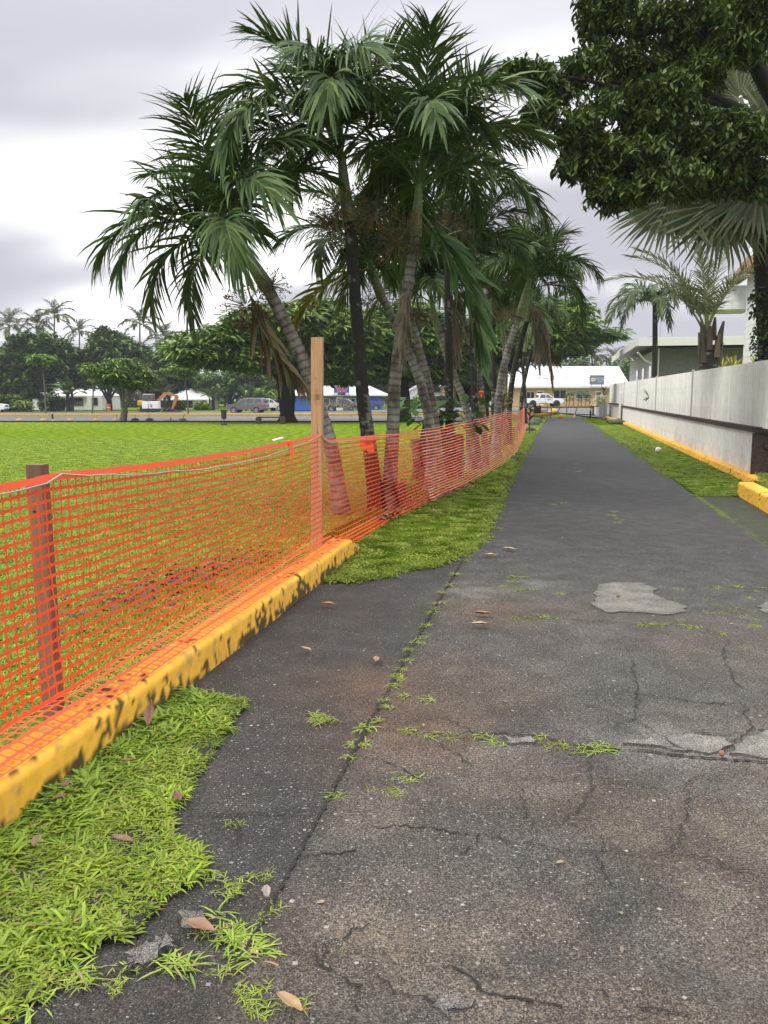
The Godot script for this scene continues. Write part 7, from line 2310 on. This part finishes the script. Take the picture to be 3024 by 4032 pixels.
# ---------------------------------------------------------------- litter, weeds and grass
func dead_leaf(label: String, at: Vector2, y: float, l: float, turn: float, c: Color, tilt := 0.0) -> void:
	var m := Mb.new()
	var n := 7
	var pts := PackedVector3Array()
	var cols := PackedColorArray()
	var r := RandomNumberGenerator.new()
	r.seed = int(l * 10000) + int(turn)
	for j in n:
		var s := j / (n - 1.0)
		var w := sin(PI * clampf(0.04 + 0.94 * s, 0, 1)) * l * 0.2
		for k in 5:
			var u := (k - 2) / 2.0
			pts.append(Vector3(u * w * r.randf_range(0.85, 1.1), 0.012 + absf(u) * w * 0.65 + 0.25 * l * pow(absf(s - 0.5), 2.0) + r.randf_range(-0.003, 0.003), l * (0.5 - s)))
			cols.append(c * (0.6 if k == 2 else r.randf_range(0.8, 1.2)))
	m.grid(pts, 5, n, cols)
	m.col = c * 0.6
	m.tube([Vector3(0, 0.02, l * 0.5), Vector3(0.01, 0.03, l * 0.72)], [0.0022], 4)
	var o := part("fallen_leaf", m.mesh(), M.dry)
	tag(o, label, "leaf", "fallen leaves on the drive")
	o.position = Vector3(at.x, y, at.y)
	o.rotation = Vector3(tilt, deg_to_rad(turn), 0)


func tuft_mesh(n: int, l: float, w: float, spread: float, flat: float, c: Color, c2: Color, sd: int) -> ArrayMesh:
	var r := RandomNumberGenerator.new()
	r.seed = sd
	var m := Mb.new()
	for k in n:
		var az := r.randf() * TAU
		var o := Vector3(r.randf_range(-1, 1), 0, r.randf_range(-1, 1)) * spread
		m.col = c.lerp(c2, r.randf()) * r.randf_range(0.75, 1.15)
		if r.randf() < 0.07:
			m.col = Color(0.30, 0.24, 0.11)
		leaf_strip(m, o, Vector3(cos(az) * flat, r.randf_range(0.35, 1.0), sin(az) * flat).normalized(), Vector3(-sin(az), 0, cos(az)), l * r.randf_range(0.6, 1.25), w * r.randf_range(0.8, 1.2), 0.9, 3, 0)
	return m.mesh()


func sow(poly: Array, count: int, y: float, s0: float, s1: float, tint: Color, xf: Array, cs: Array, thin: FastNoiseLite = null, cut := -1.0, rough := 1.0) -> void:
	var lo := Vector2(1e9, 1e9)
	var hi := -lo
	for p in poly:
		lo = lo.min(p)
		hi = hi.max(p)
	var pk := PackedVector2Array(poly)
	var clump := FastNoiseLite.new()
	clump.seed = 66
	clump.frequency = 2.6
	var made := 0
	var tries := 0
	while made < count and tries < count * 12:
		tries += 1
		var p := Vector2(rr(lo.x, hi.x), rr(lo.y, hi.y))
		if not Geometry2D.is_point_in_polygon(p, pk):
			continue
		if thin and thin.get_noise_2d(p.x, p.y) < cut:
			continue
		made += 1
		var s := rr(s0, s1)
		var lump := clump.get_noise_2d(p.x, p.y)
		var g := rr(0.75, 1.25) * (1.0 + 0.55 * lump * rough)
		s *= 1.0 + 0.6 * lump * rough
		xf.append(Transform3D(Basis(Vector3.UP, rr(0, TAU)).scaled(Vector3(s, s * rr(0.8, 1.3) * (1.0 + lump), s)), Vector3(p.x, y, p.y)))
		cs.append(Color(tint.r * g, tint.g * g, tint.b * g))


func build_small_things() -> void:
	var brown := Color(0.17, 0.095, 0.065)
	var g := [Vector2(-1.425, -2.871), Vector2(-1.432, -2.458), Vector2(-1.718, -2.39), Vector2(-1.007, -2.137), Vector2(-0.872, -2.352), Vector2(-0.642, -1.881), Vector2(-1.899, -3.565), Vector2(-1.732, -3.044), Vector2(-1.868, -2.81), Vector2(-1.829, -2.699)]
	dead_leaf("brown curled leaf at the right edge of the grass patch by the kerb", g[0], 0.03, 0.09, 40, brown)
	dead_leaf("long pale brown leaf lying on the middle of the grass patch", g[1], 0.075, 0.095, 80, Color(0.22, 0.13, 0.075))
	dead_leaf("faded leaf lying on the left of the grass patch", g[2], 0.075, 0.08, 200, Color(0.22, 0.14, 0.09))
	dead_leaf("large reddish leaf on the weeds below the grass patch", g[3], 0.022, 0.12, 75, Color(0.25, 0.15, 0.09))
	dead_leaf("grey curled leaf beside the seam of the drive", g[4], 0.02, 0.075, 20, Color(0.28, 0.24, 0.21))
	dead_leaf("tan leaf at the bottom edge of the view", g[5], 0.03, 0.1, 60, Color(0.36, 0.24, 0.13))
	dead_leaf("brown leaf leaning against the mossy face of the kerb", g[6], 0.08, 0.12, 15, Color(0.24, 0.13, 0.08), 0.9)
	dead_leaf("dull brown leaf in the upper grass patch", g[7], 0.075, 0.07, 110, brown)
	dead_leaf("brown leaf tucked between the kerb and the grass patch", g[8], 0.07, 0.08, 10, brown)
	dead_leaf("dark leaf low in the grass by the kerb", g[9], 0.07, 0.07, 330, brown)
	g = [Vector2(-1.689, -6.029), Vector2(-1.513, -4.874), Vector2(-1.033, -4.764), Vector2(-0.497, -5.95), Vector2(-0.492, -5.656), Vector2(-1.138, -4.522)]
	dead_leaf("brown leaf on the dark strip near the far end of the yellow kerb", g[0], 0.02, 0.12, 75, Color(0.3, 0.16, 0.1))
	dead_leaf("tan leaf at the left edge of the dark strip beside the kerb", g[1], 0.02, 0.1, 60, Color(0.32, 0.22, 0.13))
	dead_leaf("narrow tan leaf midway along the weedy seam", g[2], 0.02, 0.1, 10, Color(0.32, 0.22, 0.13))
	dead_leaf("flat brown leaf left of the concrete patch", g[3], 0.03, 0.13, 88, Color(0.24, 0.15, 0.1))
	dead_leaf("pale twig like leaf below the flat brown one", g[4], 0.03, 0.12, 95, Color(0.34, 0.26, 0.17))
	g = [Vector2(-0.461, -8.637), Vector2(-0.627, -8.27), Vector2(-0.931, -8.366)]
	dead_leaf("pale leaf on the lane beyond the concrete patch", g[0], 0.03, 0.14, 70, Color(0.48, 0.35, 0.22))
	dead_leaf("yellowish leaf on the lane left of the pale one", g[1], 0.03, 0.11, 80, Color(0.55, 0.4, 0.22))
	var nut := [Vector2(0.512, -6.745), Vector2(0.753, -3.751)]
	for k in 2:
		var m := Mb.new()
		m.col = Color(0.22, 0.12, 0.065)
		m.lathe(Vector3.ZERO, [Vector2(0, -0.013), Vector2(0.011, -0.007), Vector2(0.014, 0.002), Vector2(0.01, 0.011), Vector2(0, 0.014)], 12, Basis(Vector3.RIGHT, 1.2))
		tag(part("palm_nut", m.mesh(), M.rock), ["brown palm nut lying on the grey concrete patch", "brown palm nut in the wide crack at the right"][k], "nut").position = Vector3(nut[k].x, 0.038, nut[k].y)
	var litter := Mb.new()
	boulder("white crumpled paper on the right verge", Vector3(2.9, 0.06, -25.5), Vector3(0.09, 0.08, 0.09), 3)
	var paper: MeshInstance3D = get_child(get_child_count() - 1)
	paper.name = "crumpled_paper"
	paper.material_override = M.white
	tag(paper, "white crumpled paper on the right verge", "paper", "litter on the verges")
	# scattered brown leaf litter behind and below the netting
	litter.col = brown
	leaf_strip(litter, Vector3.ZERO, Vector3(1, 0.25, 0), Vector3(0, 0.2, 1), 0.09, 0.04, 0.8, 4, 2)
	var xf := []
	var cs := []
	var a := Vector3(-3.496, 0, -5.23)
	var b := Vector3(-2.917, 0, -7.857)
	for k in 420:
		var f := rng.randf()
		var p := a.lerp(b, f) + Vector3(rng.randfn() * 0.22, 0.05 + rr(0, 0.02), rng.randfn() * 0.35)
		xf.append(Transform3D(Basis(Vector3.UP, rr(0, TAU)) * Basis(Vector3.RIGHT, rr(-0.7, 0.7)) * Basis.from_scale(Vector3.ONE * rr(0.4, 1.0)), p))
		cs.append(Color(1, 0.95, 0.95) * rr(0.2, 0.9))
	var edge := [Vector2(-2.186, -10.378), Vector2(-2.154, -11.257), Vector2(-2.101, -11.932), Vector2(-1.948, -12.704), Vector2(-1.81, -13.456), Vector2(-1.686, -14.537), Vector2(-1.555, -15.36)]
	for k in 260:
		var s: int = rng.randi_range(0, 5)
		var p: Vector2 = edge[s].lerp(edge[s + 1], rng.randf()) + Vector2(rng.randfn() * 0.1, rng.randfn() * 0.15)
		xf.append(Transform3D(Basis(Vector3.UP, rr(0, TAU)) * Basis(Vector3.RIGHT, rr(-0.7, 0.7)) * Basis.from_scale(Vector3.ONE * rr(0.5, 1.3)), Vector3(p.x, 0.07, p.y)))
		cs.append(Color(1, 0.85, 0.8) * rr(0.4, 1.7))
	for k in 120:
		var p := Vector2(rr(2.3, 3.5), rr(-32, -14.5)) if k < 70 else Vector2(rr(-2.0, -0.9), rr(-30, -8))
		xf.append(Transform3D(Basis(Vector3.UP, rr(0, TAU)) * Basis(Vector3.RIGHT, rr(-0.5, 0.5)) * Basis.from_scale(Vector3.ONE * rr(0.5, 1.2)), Vector3(p.x, 0.08, p.y)))
		cs.append(Color(1, 0.9, 0.8) * rr(0.3, 1.6))
	for k in 160:   # crumbs on the drive
		var dz := 1.2 + pow(rng.randf(), 1.4) * 24.0
		xf.append(Transform3D(Basis(Vector3.UP, rr(0, TAU)).scaled(Vector3.ONE * rr(0.08, 0.34)), Vector3(rr(-0.8, 2.3), 0.022, -dz)))
		cs.append(Color(1.6, 2.2, 2.4) * rr(0.5, 1.4))
	scatter("leaf_litter", litter.mesh(), M.dry, xf, cs, null, "brown leaf litter strewn over the grass and drive", "leaf litter")


func build_grass() -> void:
	var c1 := Color(0.17, 0.25, 0.03)
	var c2 := Color(0.31, 0.385, 0.055)
	var nz := FastNoiseLite.new()
	nz.seed = 9
	nz.frequency = 1.6
	# soil and turf under the tufts
	var m := Mb.new()
	var patch := [Vector2(-1.581, -3.991), Vector2(-1.53, -3.637), Vector2(-1.49, -3.325), Vector2(-1.457, -3.024), Vector2(-1.438, -2.794), Vector2(-1.376, -2.654), Vector2(-1.169, -2.522), Vector2(-1.156, -2.433), Vector2(-1.187, -2.279), Vector2(-1.204, -2.226), Vector2(-1.211, -2.088), Vector2(-1.28, -2.052), Vector2(-1.346, -2.013), Vector2(-1.334, -1.93), Vector2(-1.339, -1.868), Vector2(-1.337, -1.783), Vector2(-1.362, -1.704)]
	patch.append(Vector2(-2.0, -1.0))
	patch.append(Vector2(-1.95, -4.0))
	blotch(patch, 0.022, Color(0.05, 0.05, 0.03), 3, m)
	struct("soil_patch", m.mesh(), M.concrete, "damp soil under the coarse grass beside the kerb")
	m = Mb.new()
	var verge := [Vector2(-2.02, -8.5), Vector2(-1.85, -6.95), Vector2(-1.65, -7.18), Vector2(-1.4, -7.58), Vector2(-1.17, -7.77), Vector2(-0.9, -8.6), Vector2(-0.84, -9.2), Vector2(-0.85, -11.0), Vector2(-0.86, -14.0), Vector2(-0.9, -20.0), Vector2(-0.9, -30.0), Vector2(-0.94, -41.0), Vector2(-0.85, -55.0), Vector2(-0.75, -63.5), Vector2(-1.6, -66.0), Vector2(-2.3, -66.0), Vector2(-2.6, -8.6)]
	blotch(verge, 0.03, Color(0.14, 0.21, 0.03), 4, m)
	struct("verge", m.mesh(), M.lawn, "grass verge between the netting and the lane")
	m = Mb.new()
	var right := [Vector2(2.24, -14.35), Vector2(3.65, -14.4), Vector2(3.75, -30.0), Vector2(4.3, -58.5), Vector2(4.3, -71.0), Vector2(2.2, -69.5), Vector2(1.95, -66.0), Vector2(2.18, -46.0), Vector2(2.3, -32.0), Vector2(2.28, -23.0), Vector2(2.26, -17.5)]
	blotch(right, 0.03, Color(0.17, 0.255, 0.03), 5, m)
	struct("verge", m.mesh(), M.lawn, "grass verge between the lane and the white wall")
	# the coarse broad bladed patch at the kerb
	var coarse := [tuft_mesh(9, 0.048, 0.0088, 0.028, 1.0, Color(0.15, 0.235, 0.024), Color(0.33, 0.42, 0.055), 1), tuft_mesh(8, 0.056, 0.0072, 0.028, 0.85, Color(0.10, 0.175, 0.018), Color(0.28, 0.38, 0.05), 2)]
	for k in 2:
		var xf := []
		var cs := []
		sow(patch, 2500, 0.018, 0.65, 1.15, Color(1, 1, 1), xf, cs, nz, -0.5)
		for j in xf.size():   # longer towards the kerb
			var f := sstep(-1.55, -1.9, xf[j].origin.x)
			xf[j] = Transform3D(xf[j].basis.scaled(Vector3.ONE * (1.0 + 0.45 * f)), xf[j].origin)
			cs[j] = cs[j].lerp(Color(0.8, 0.95, 1.0), f * 0.5)
		scatter("coarse_grass", coarse[k], M.blade, xf, cs, null, "thick coarse grass growing along the foot of the yellow kerb" if k == 0 else "longer blades among the coarse grass by the kerb", "grass")
	# mown lawn seen through the netting, and the verges
	var fine := tuft_mesh(9, 0.055, 0.0065, 0.035, 0.8, c1, c2, 3)
	var xf := []
	var cs := []
	sow([Vector2(-2.2, -1.0), Vector2(-2.25, -8.4), Vector2(-6.5, -8.4), Vector2(-4.2, -2.0)], 17000, -0.03, 0.9, 1.3, Color(1, 1, 1), xf, cs, nz, -0.75, 0.5)
	sow([Vector2(-2.2, -8.4), Vector2(-2.1, -16.0), Vector2(-11.0, -16.0), Vector2(-6.5, -8.4)], 15000, -0.03, 1.0, 1.5, Color(1, 1, 1), xf, cs, null, -1.0, 0.3)
	sow([Vector2(-1.7, -16.0), Vector2(-1.4, -30.0), Vector2(-20.0, -30.0), Vector2(-11.0, -16.0)], 12000, -0.03, 1.2, 1.8, Color(1.02, 1.02, 1), xf, cs, null, -1.0, 0.2)
	sow([Vector2(-6.5, -8.4), Vector2(-11.0, -16.0), Vector2(-20.0, -30.0), Vector2(-30.0, -30.0), Vector2(-5.0, -2.0)], 12000, -0.03, 1.2, 1.9, Color(1.03, 1.03, 1), xf, cs, null, -1.0, 0.2)
	scatter("lawn_grass", fine, M.blade, xf, cs, null, "short lawn grass behind the netting", "grass")
	xf = []
	cs = []
	sow(verge.slice(0, 9) + [Vector2(-2.1, -14.0), Vector2(-2.2, -8.6)], 6500, 0.022, 0.7, 1.2, Color(0.98, 0.97, 0.95), xf, cs, nz, -0.6)
	scatter("verge_grass", coarse[0], M.blade, xf, cs, null, "broad leaved grass at the near end of the left verge", "grass")
	xf = []
	cs = []
	sow([Vector2(-0.86, -14.0), Vector2(-0.9, -20.0), Vector2(-0.9, -32.0), Vector2(-1.4, -32.0), Vector2(-2.2, -14.0)], 5000, 0.022, 1.0, 1.7, Color(1, 1, 1), xf, cs)
	sow([Vector2(-0.9, -32.0), Vector2(-0.94, -41.0), Vector2(-0.8, -64.0), Vector2(-2.2, -64.0), Vector2(-1.5, -32.0)], 2500, 0.022, 1.6, 2.6, Color(1, 1, 1), xf, cs)
	fringe(verge.slice(0, 11), 2600, xf, cs)
	scatter("verge_grass", fine, M.blade, xf, cs, null, "tufted grass of the verge between netting and lane", "grass")
	xf = []
	cs = []
	sow([Vector2(2.26, -14.4), Vector2(3.5, -14.4), Vector2(3.6, -26.0), Vector2(2.3, -26.0)], 14000, 0.022, 0.7, 1.2, Color(0.8, 0.85, 0.85), xf, cs, nz, -0.45)
	sow([Vector2(2.3, -26.0), Vector2(3.6, -26.0), Vector2(4.0, -50.0), Vector2(2.15, -50.0)], 7000, 0.022, 1.2, 2.0, Color(1, 1, 1), xf, cs)
	sow([Vector2(3.2, -9.0), Vector2(5.5, -9.0), Vector2(5.5, -16.8), Vector2(3.75, -16.8), Vector2(3.25, -14.5)], 4500, 0.19, 1.0, 1.7, Color(0.7, 0.75, 0.75), xf, cs)
	fringe(right.slice(5), 2600, xf, cs)
	fringe(right.slice(0, 2), 300, xf, cs)
	scatter("verge_grass", fine, M.blade, xf, cs, null, "short grass of the verge under the white wall", "grass")
	# weeds in the seams and cracks
	var weed := tuft_mesh(10, 0.055, 0.005, 0.022, 1.2, c1, Color(0.3, 0.36, 0.07), 5)
	xf = []
	cs = []
	var spots := [Vector2(-0.865, -7.403), Vector2(-0.874, -6.95), Vector2(-0.899, -6.669), Vector2(-0.875, -6.32), Vector2(-0.874, -6), Vector2(-0.872, -6.107), Vector2(-0.872, -5.631), Vector2(-0.868, -5.234), Vector2(-0.871, -5.337), Vector2(-0.869, -5.07), Vector2(-0.855, -4.83), Vector2(-0.86, -4.66), Vector2(-0.865, -4.501), Vector2(-0.866, -4.553), Vector2(-0.858, -4.378), Vector2(-0.85, -4.063), Vector2(-0.855, -4.148), Vector2(-0.86, -3.435), Vector2(-0.844, -3.051), Vector2(-1.042, -3.833), Vector2(-1.104, -3.839)]
	spots.append_array([Vector2(-0.671, -3.76), Vector2(-0.642, -3.755), Vector2(-0.557, -3.762), Vector2(-0.443, -3.754), Vector2(-0.307, -3.789), Vector2(-0.235, -3.742), Vector2(0.141, -3.746), Vector2(0.068, -3.771), Vector2(0.015, -3.736), Vector2(-0.651, -3.142), Vector2(-0.593, -3.123), Vector2(-0.617, -4.211), Vector2(-0.755, -4.268), Vector2(-0.047, -3.826)])
	spots.append_array([Vector2(-0.35, -7.176), Vector2(-0.402, -6.991), Vector2(-0.257, -7.402), Vector2(-0.308, -6.845), Vector2(-0.261, -6.876), Vector2(-0.129, -6.914), Vector2(0.051, -6.813), Vector2(0.711, -7.337), Vector2(0.851, -7.273), Vector2(1.044, -7.201), Vector2(0.951, -6.846), Vector2(1.182, -6.893), Vector2(1.34, -7.296), Vector2(1.522, -7.39), Vector2(1.649, -7.218), Vector2(1.729, -7.377), Vector2(1.231, -6.662), Vector2(1.377, -6.646)])
	spots.append_array([Vector2(1.09, -6.451), Vector2(1.212, -6.432), Vector2(1.277, -6.446), Vector2(0.977, -5.976), Vector2(1.128, -5.844), Vector2(1.54, -6.918), Vector2(1.47, -6.486), Vector2(1.44, -6.072), Vector2(1.368, -6.095), Vector2(1.126, -6.415), Vector2(1.328, -6.5), Vector2(1.357, -6.334), Vector2(1.444, -6.27), Vector2(-0.263, -5.957), Vector2(-0.159, -5.995), Vector2(-0.055, -6.042), Vector2(0.03, -6.034), Vector2(0.622, -5.98), Vector2(0.701, -5.98), Vector2(0.782, -5.989), Vector2(0.92, -5.987)])
	spots.append_array([Vector2(-1.065, -2.435), Vector2(-1.106, -2.455), Vector2(-0.994, -2.423), Vector2(-1.008, -2.346), Vector2(-0.974, -2.354), Vector2(-0.91, -2.473), Vector2(-1.251, -1.916), Vector2(-1.158, -1.92), Vector2(-1.239, -1.859), Vector2(-0.798, -1.937), Vector2(-0.759, -1.93), Vector2(-0.725, -1.896), Vector2(-0.72, -1.91), Vector2(-0.629, -1.929), Vector2(-0.837, -2.01), Vector2(-1.137, -2.785), Vector2(-1.153, -2.369), Vector2(-0.846, -2.277), Vector2(-1.112, -1.908)])
	spots.append_array([Vector2(-0.87, -8.311), Vector2(-0.867, -8.068), Vector2(-0.871, -7.409), Vector2(-0.368, -7.414), Vector2(-0.037, -12.719), Vector2(0.122, -12.902)])
	spots.append_array([Vector2(0.46, -20.651), Vector2(0.466, -19.568), Vector2(0.458, -18.59), Vector2(0.811, -12.057), Vector2(0.771, -11.672), Vector2(0.797, -11.324), Vector2(0.805, -10.992)])
	for p in spots:
		for k in 3:
			var s: float = rr(0.45, 1.0) * (0.75 + 0.09 * p.length())
			xf.append(Transform3D(Basis(Vector3.UP, rr(0, TAU)).scaled(Vector3(s, s * 0.75, s)), Vector3(p.x + rng.randfn() * 0.02, 0.015, p.y + rng.randfn() * 0.02)))
			cs.append(Color(1, 1, 1) * rr(0.75, 1.2))
	var z := -7.2
	while z > -14.2:   # green line along the right edge of the lane
		for k in 5:
			var s := rr(0.6, 1.4)
			xf.append(Transform3D(Basis(Vector3.UP, rr(0, TAU)).scaled(Vector3(s, s * 0.6, s)), Vector3(2.26 + rng.randfn() * 0.02, 0.012, z + rr(-0.03, 0.03))))
			cs.append(Color(0.9, 1, 0.9) * rr(0.6, 1.2))
		z -= 0.05
	scatter("crack_weeds", weed, M.blade, xf, cs, null, "small grass weeds sprouting from the cracks of the drive", "weeds")
	# the larger weeds, one by one
	var big := [Vector2(-0.86, -3.828), Vector2(-0.852, -3.6), Vector2(0.259, -3.754), Vector2(-0.574, -3.288), Vector2(-1.135, -3.841), Vector2(0.896, -6.181)]
	var names := ["large grass tuft on the weedy seam where the cross crack meets it", "grass tuft on the seam just below the large one", "broad leafy weed at the start of the wide crack", "spiky weed with a long dry stalk right of the seam", "flat grass tuft on the dark strip left of the seam", "weed at the lower corner of the concrete patch"]
	for k in big.size():
		weed_tuft(names[k], big[k], [1.5, 1.1, 1.7, 1.5, 1.3, 1.0][k], 300 + k)
	big = [Vector2(-1.004, -2.042), Vector2(-0.876, -2.123), Vector2(-0.838, -2.097), Vector2(-0.974, -2.19), Vector2(-1.254, -1.92), Vector2(-1.32, -1.814), Vector2(-0.917, -2.166)]
	names = ["sprawling weed below the large reddish leaf", "ring shaped weed clump right of the large reddish leaf", "right side of the weed clump near the seam", "weed at the upper end of the clump by the broken concrete", "upright grass tuft below the grass patch at the left", "leafy runner at the lower left corner", "small weed in the middle of the clump"]
	for k in big.size():
		weed_tuft(names[k], big[k], [1.6, 1.5, 1.7, 1.3, 1.2, 1.7, 1.2][k], 320 + k)


func weed_tuft(label: String, at: Vector2, s: float, sd: int) -> void:
	var t := thing("weed_tuft", label, "weed", Vector3(at.x, 0.012, at.y), 0.0, "weeds growing through the drive")
	var r := RandomNumberGenerator.new()
	r.seed = sd
	for k in 4:
		var o := part("blades", tuft_mesh(14, 0.058, 0.0052, 0.026, 1.3, Color(0.15, 0.27, 0.03), Color(0.34, 0.4, 0.09), sd * 5 + k), M.blade, t)
		o.position = Vector3(r.randf_range(-1, 1), 0, r.randf_range(-1, 1)) * 0.035 * s
		o.scale = Vector3(s, s * 0.7, s) * r.randf_range(0.6, 0.9)


func fringe(line: Array, count: int, xf: Array, cs: Array) -> void:   # tufts that creep over the edge of the lane
	for k in count:
		var j := rng.randi_range(0, line.size() - 2)
		var f := rng.randf()
		var p: Vector2 = line[j].lerp(line[j + 1], f)
		var wave := 0.5 + 0.5 * sin(p.y * 5.1 + p.x * 4.0) * sin(p.y * 2.3)
		p += Vector2(rng.randfn(), rng.randfn()) * (0.03 + 0.05 * wave)
		var s := rr(0.7, 1.5) * (1.0 + 0.02 * -p.y)
		var g := rr(0.5, 0.9)
		xf.append(Transform3D(Basis(Vector3.UP, rr(0, TAU)).scaled(Vector3(s, s * 0.75, s)), Vector3(p.x, 0.018, p.y)))
		cs.append(Color(g, g, g))
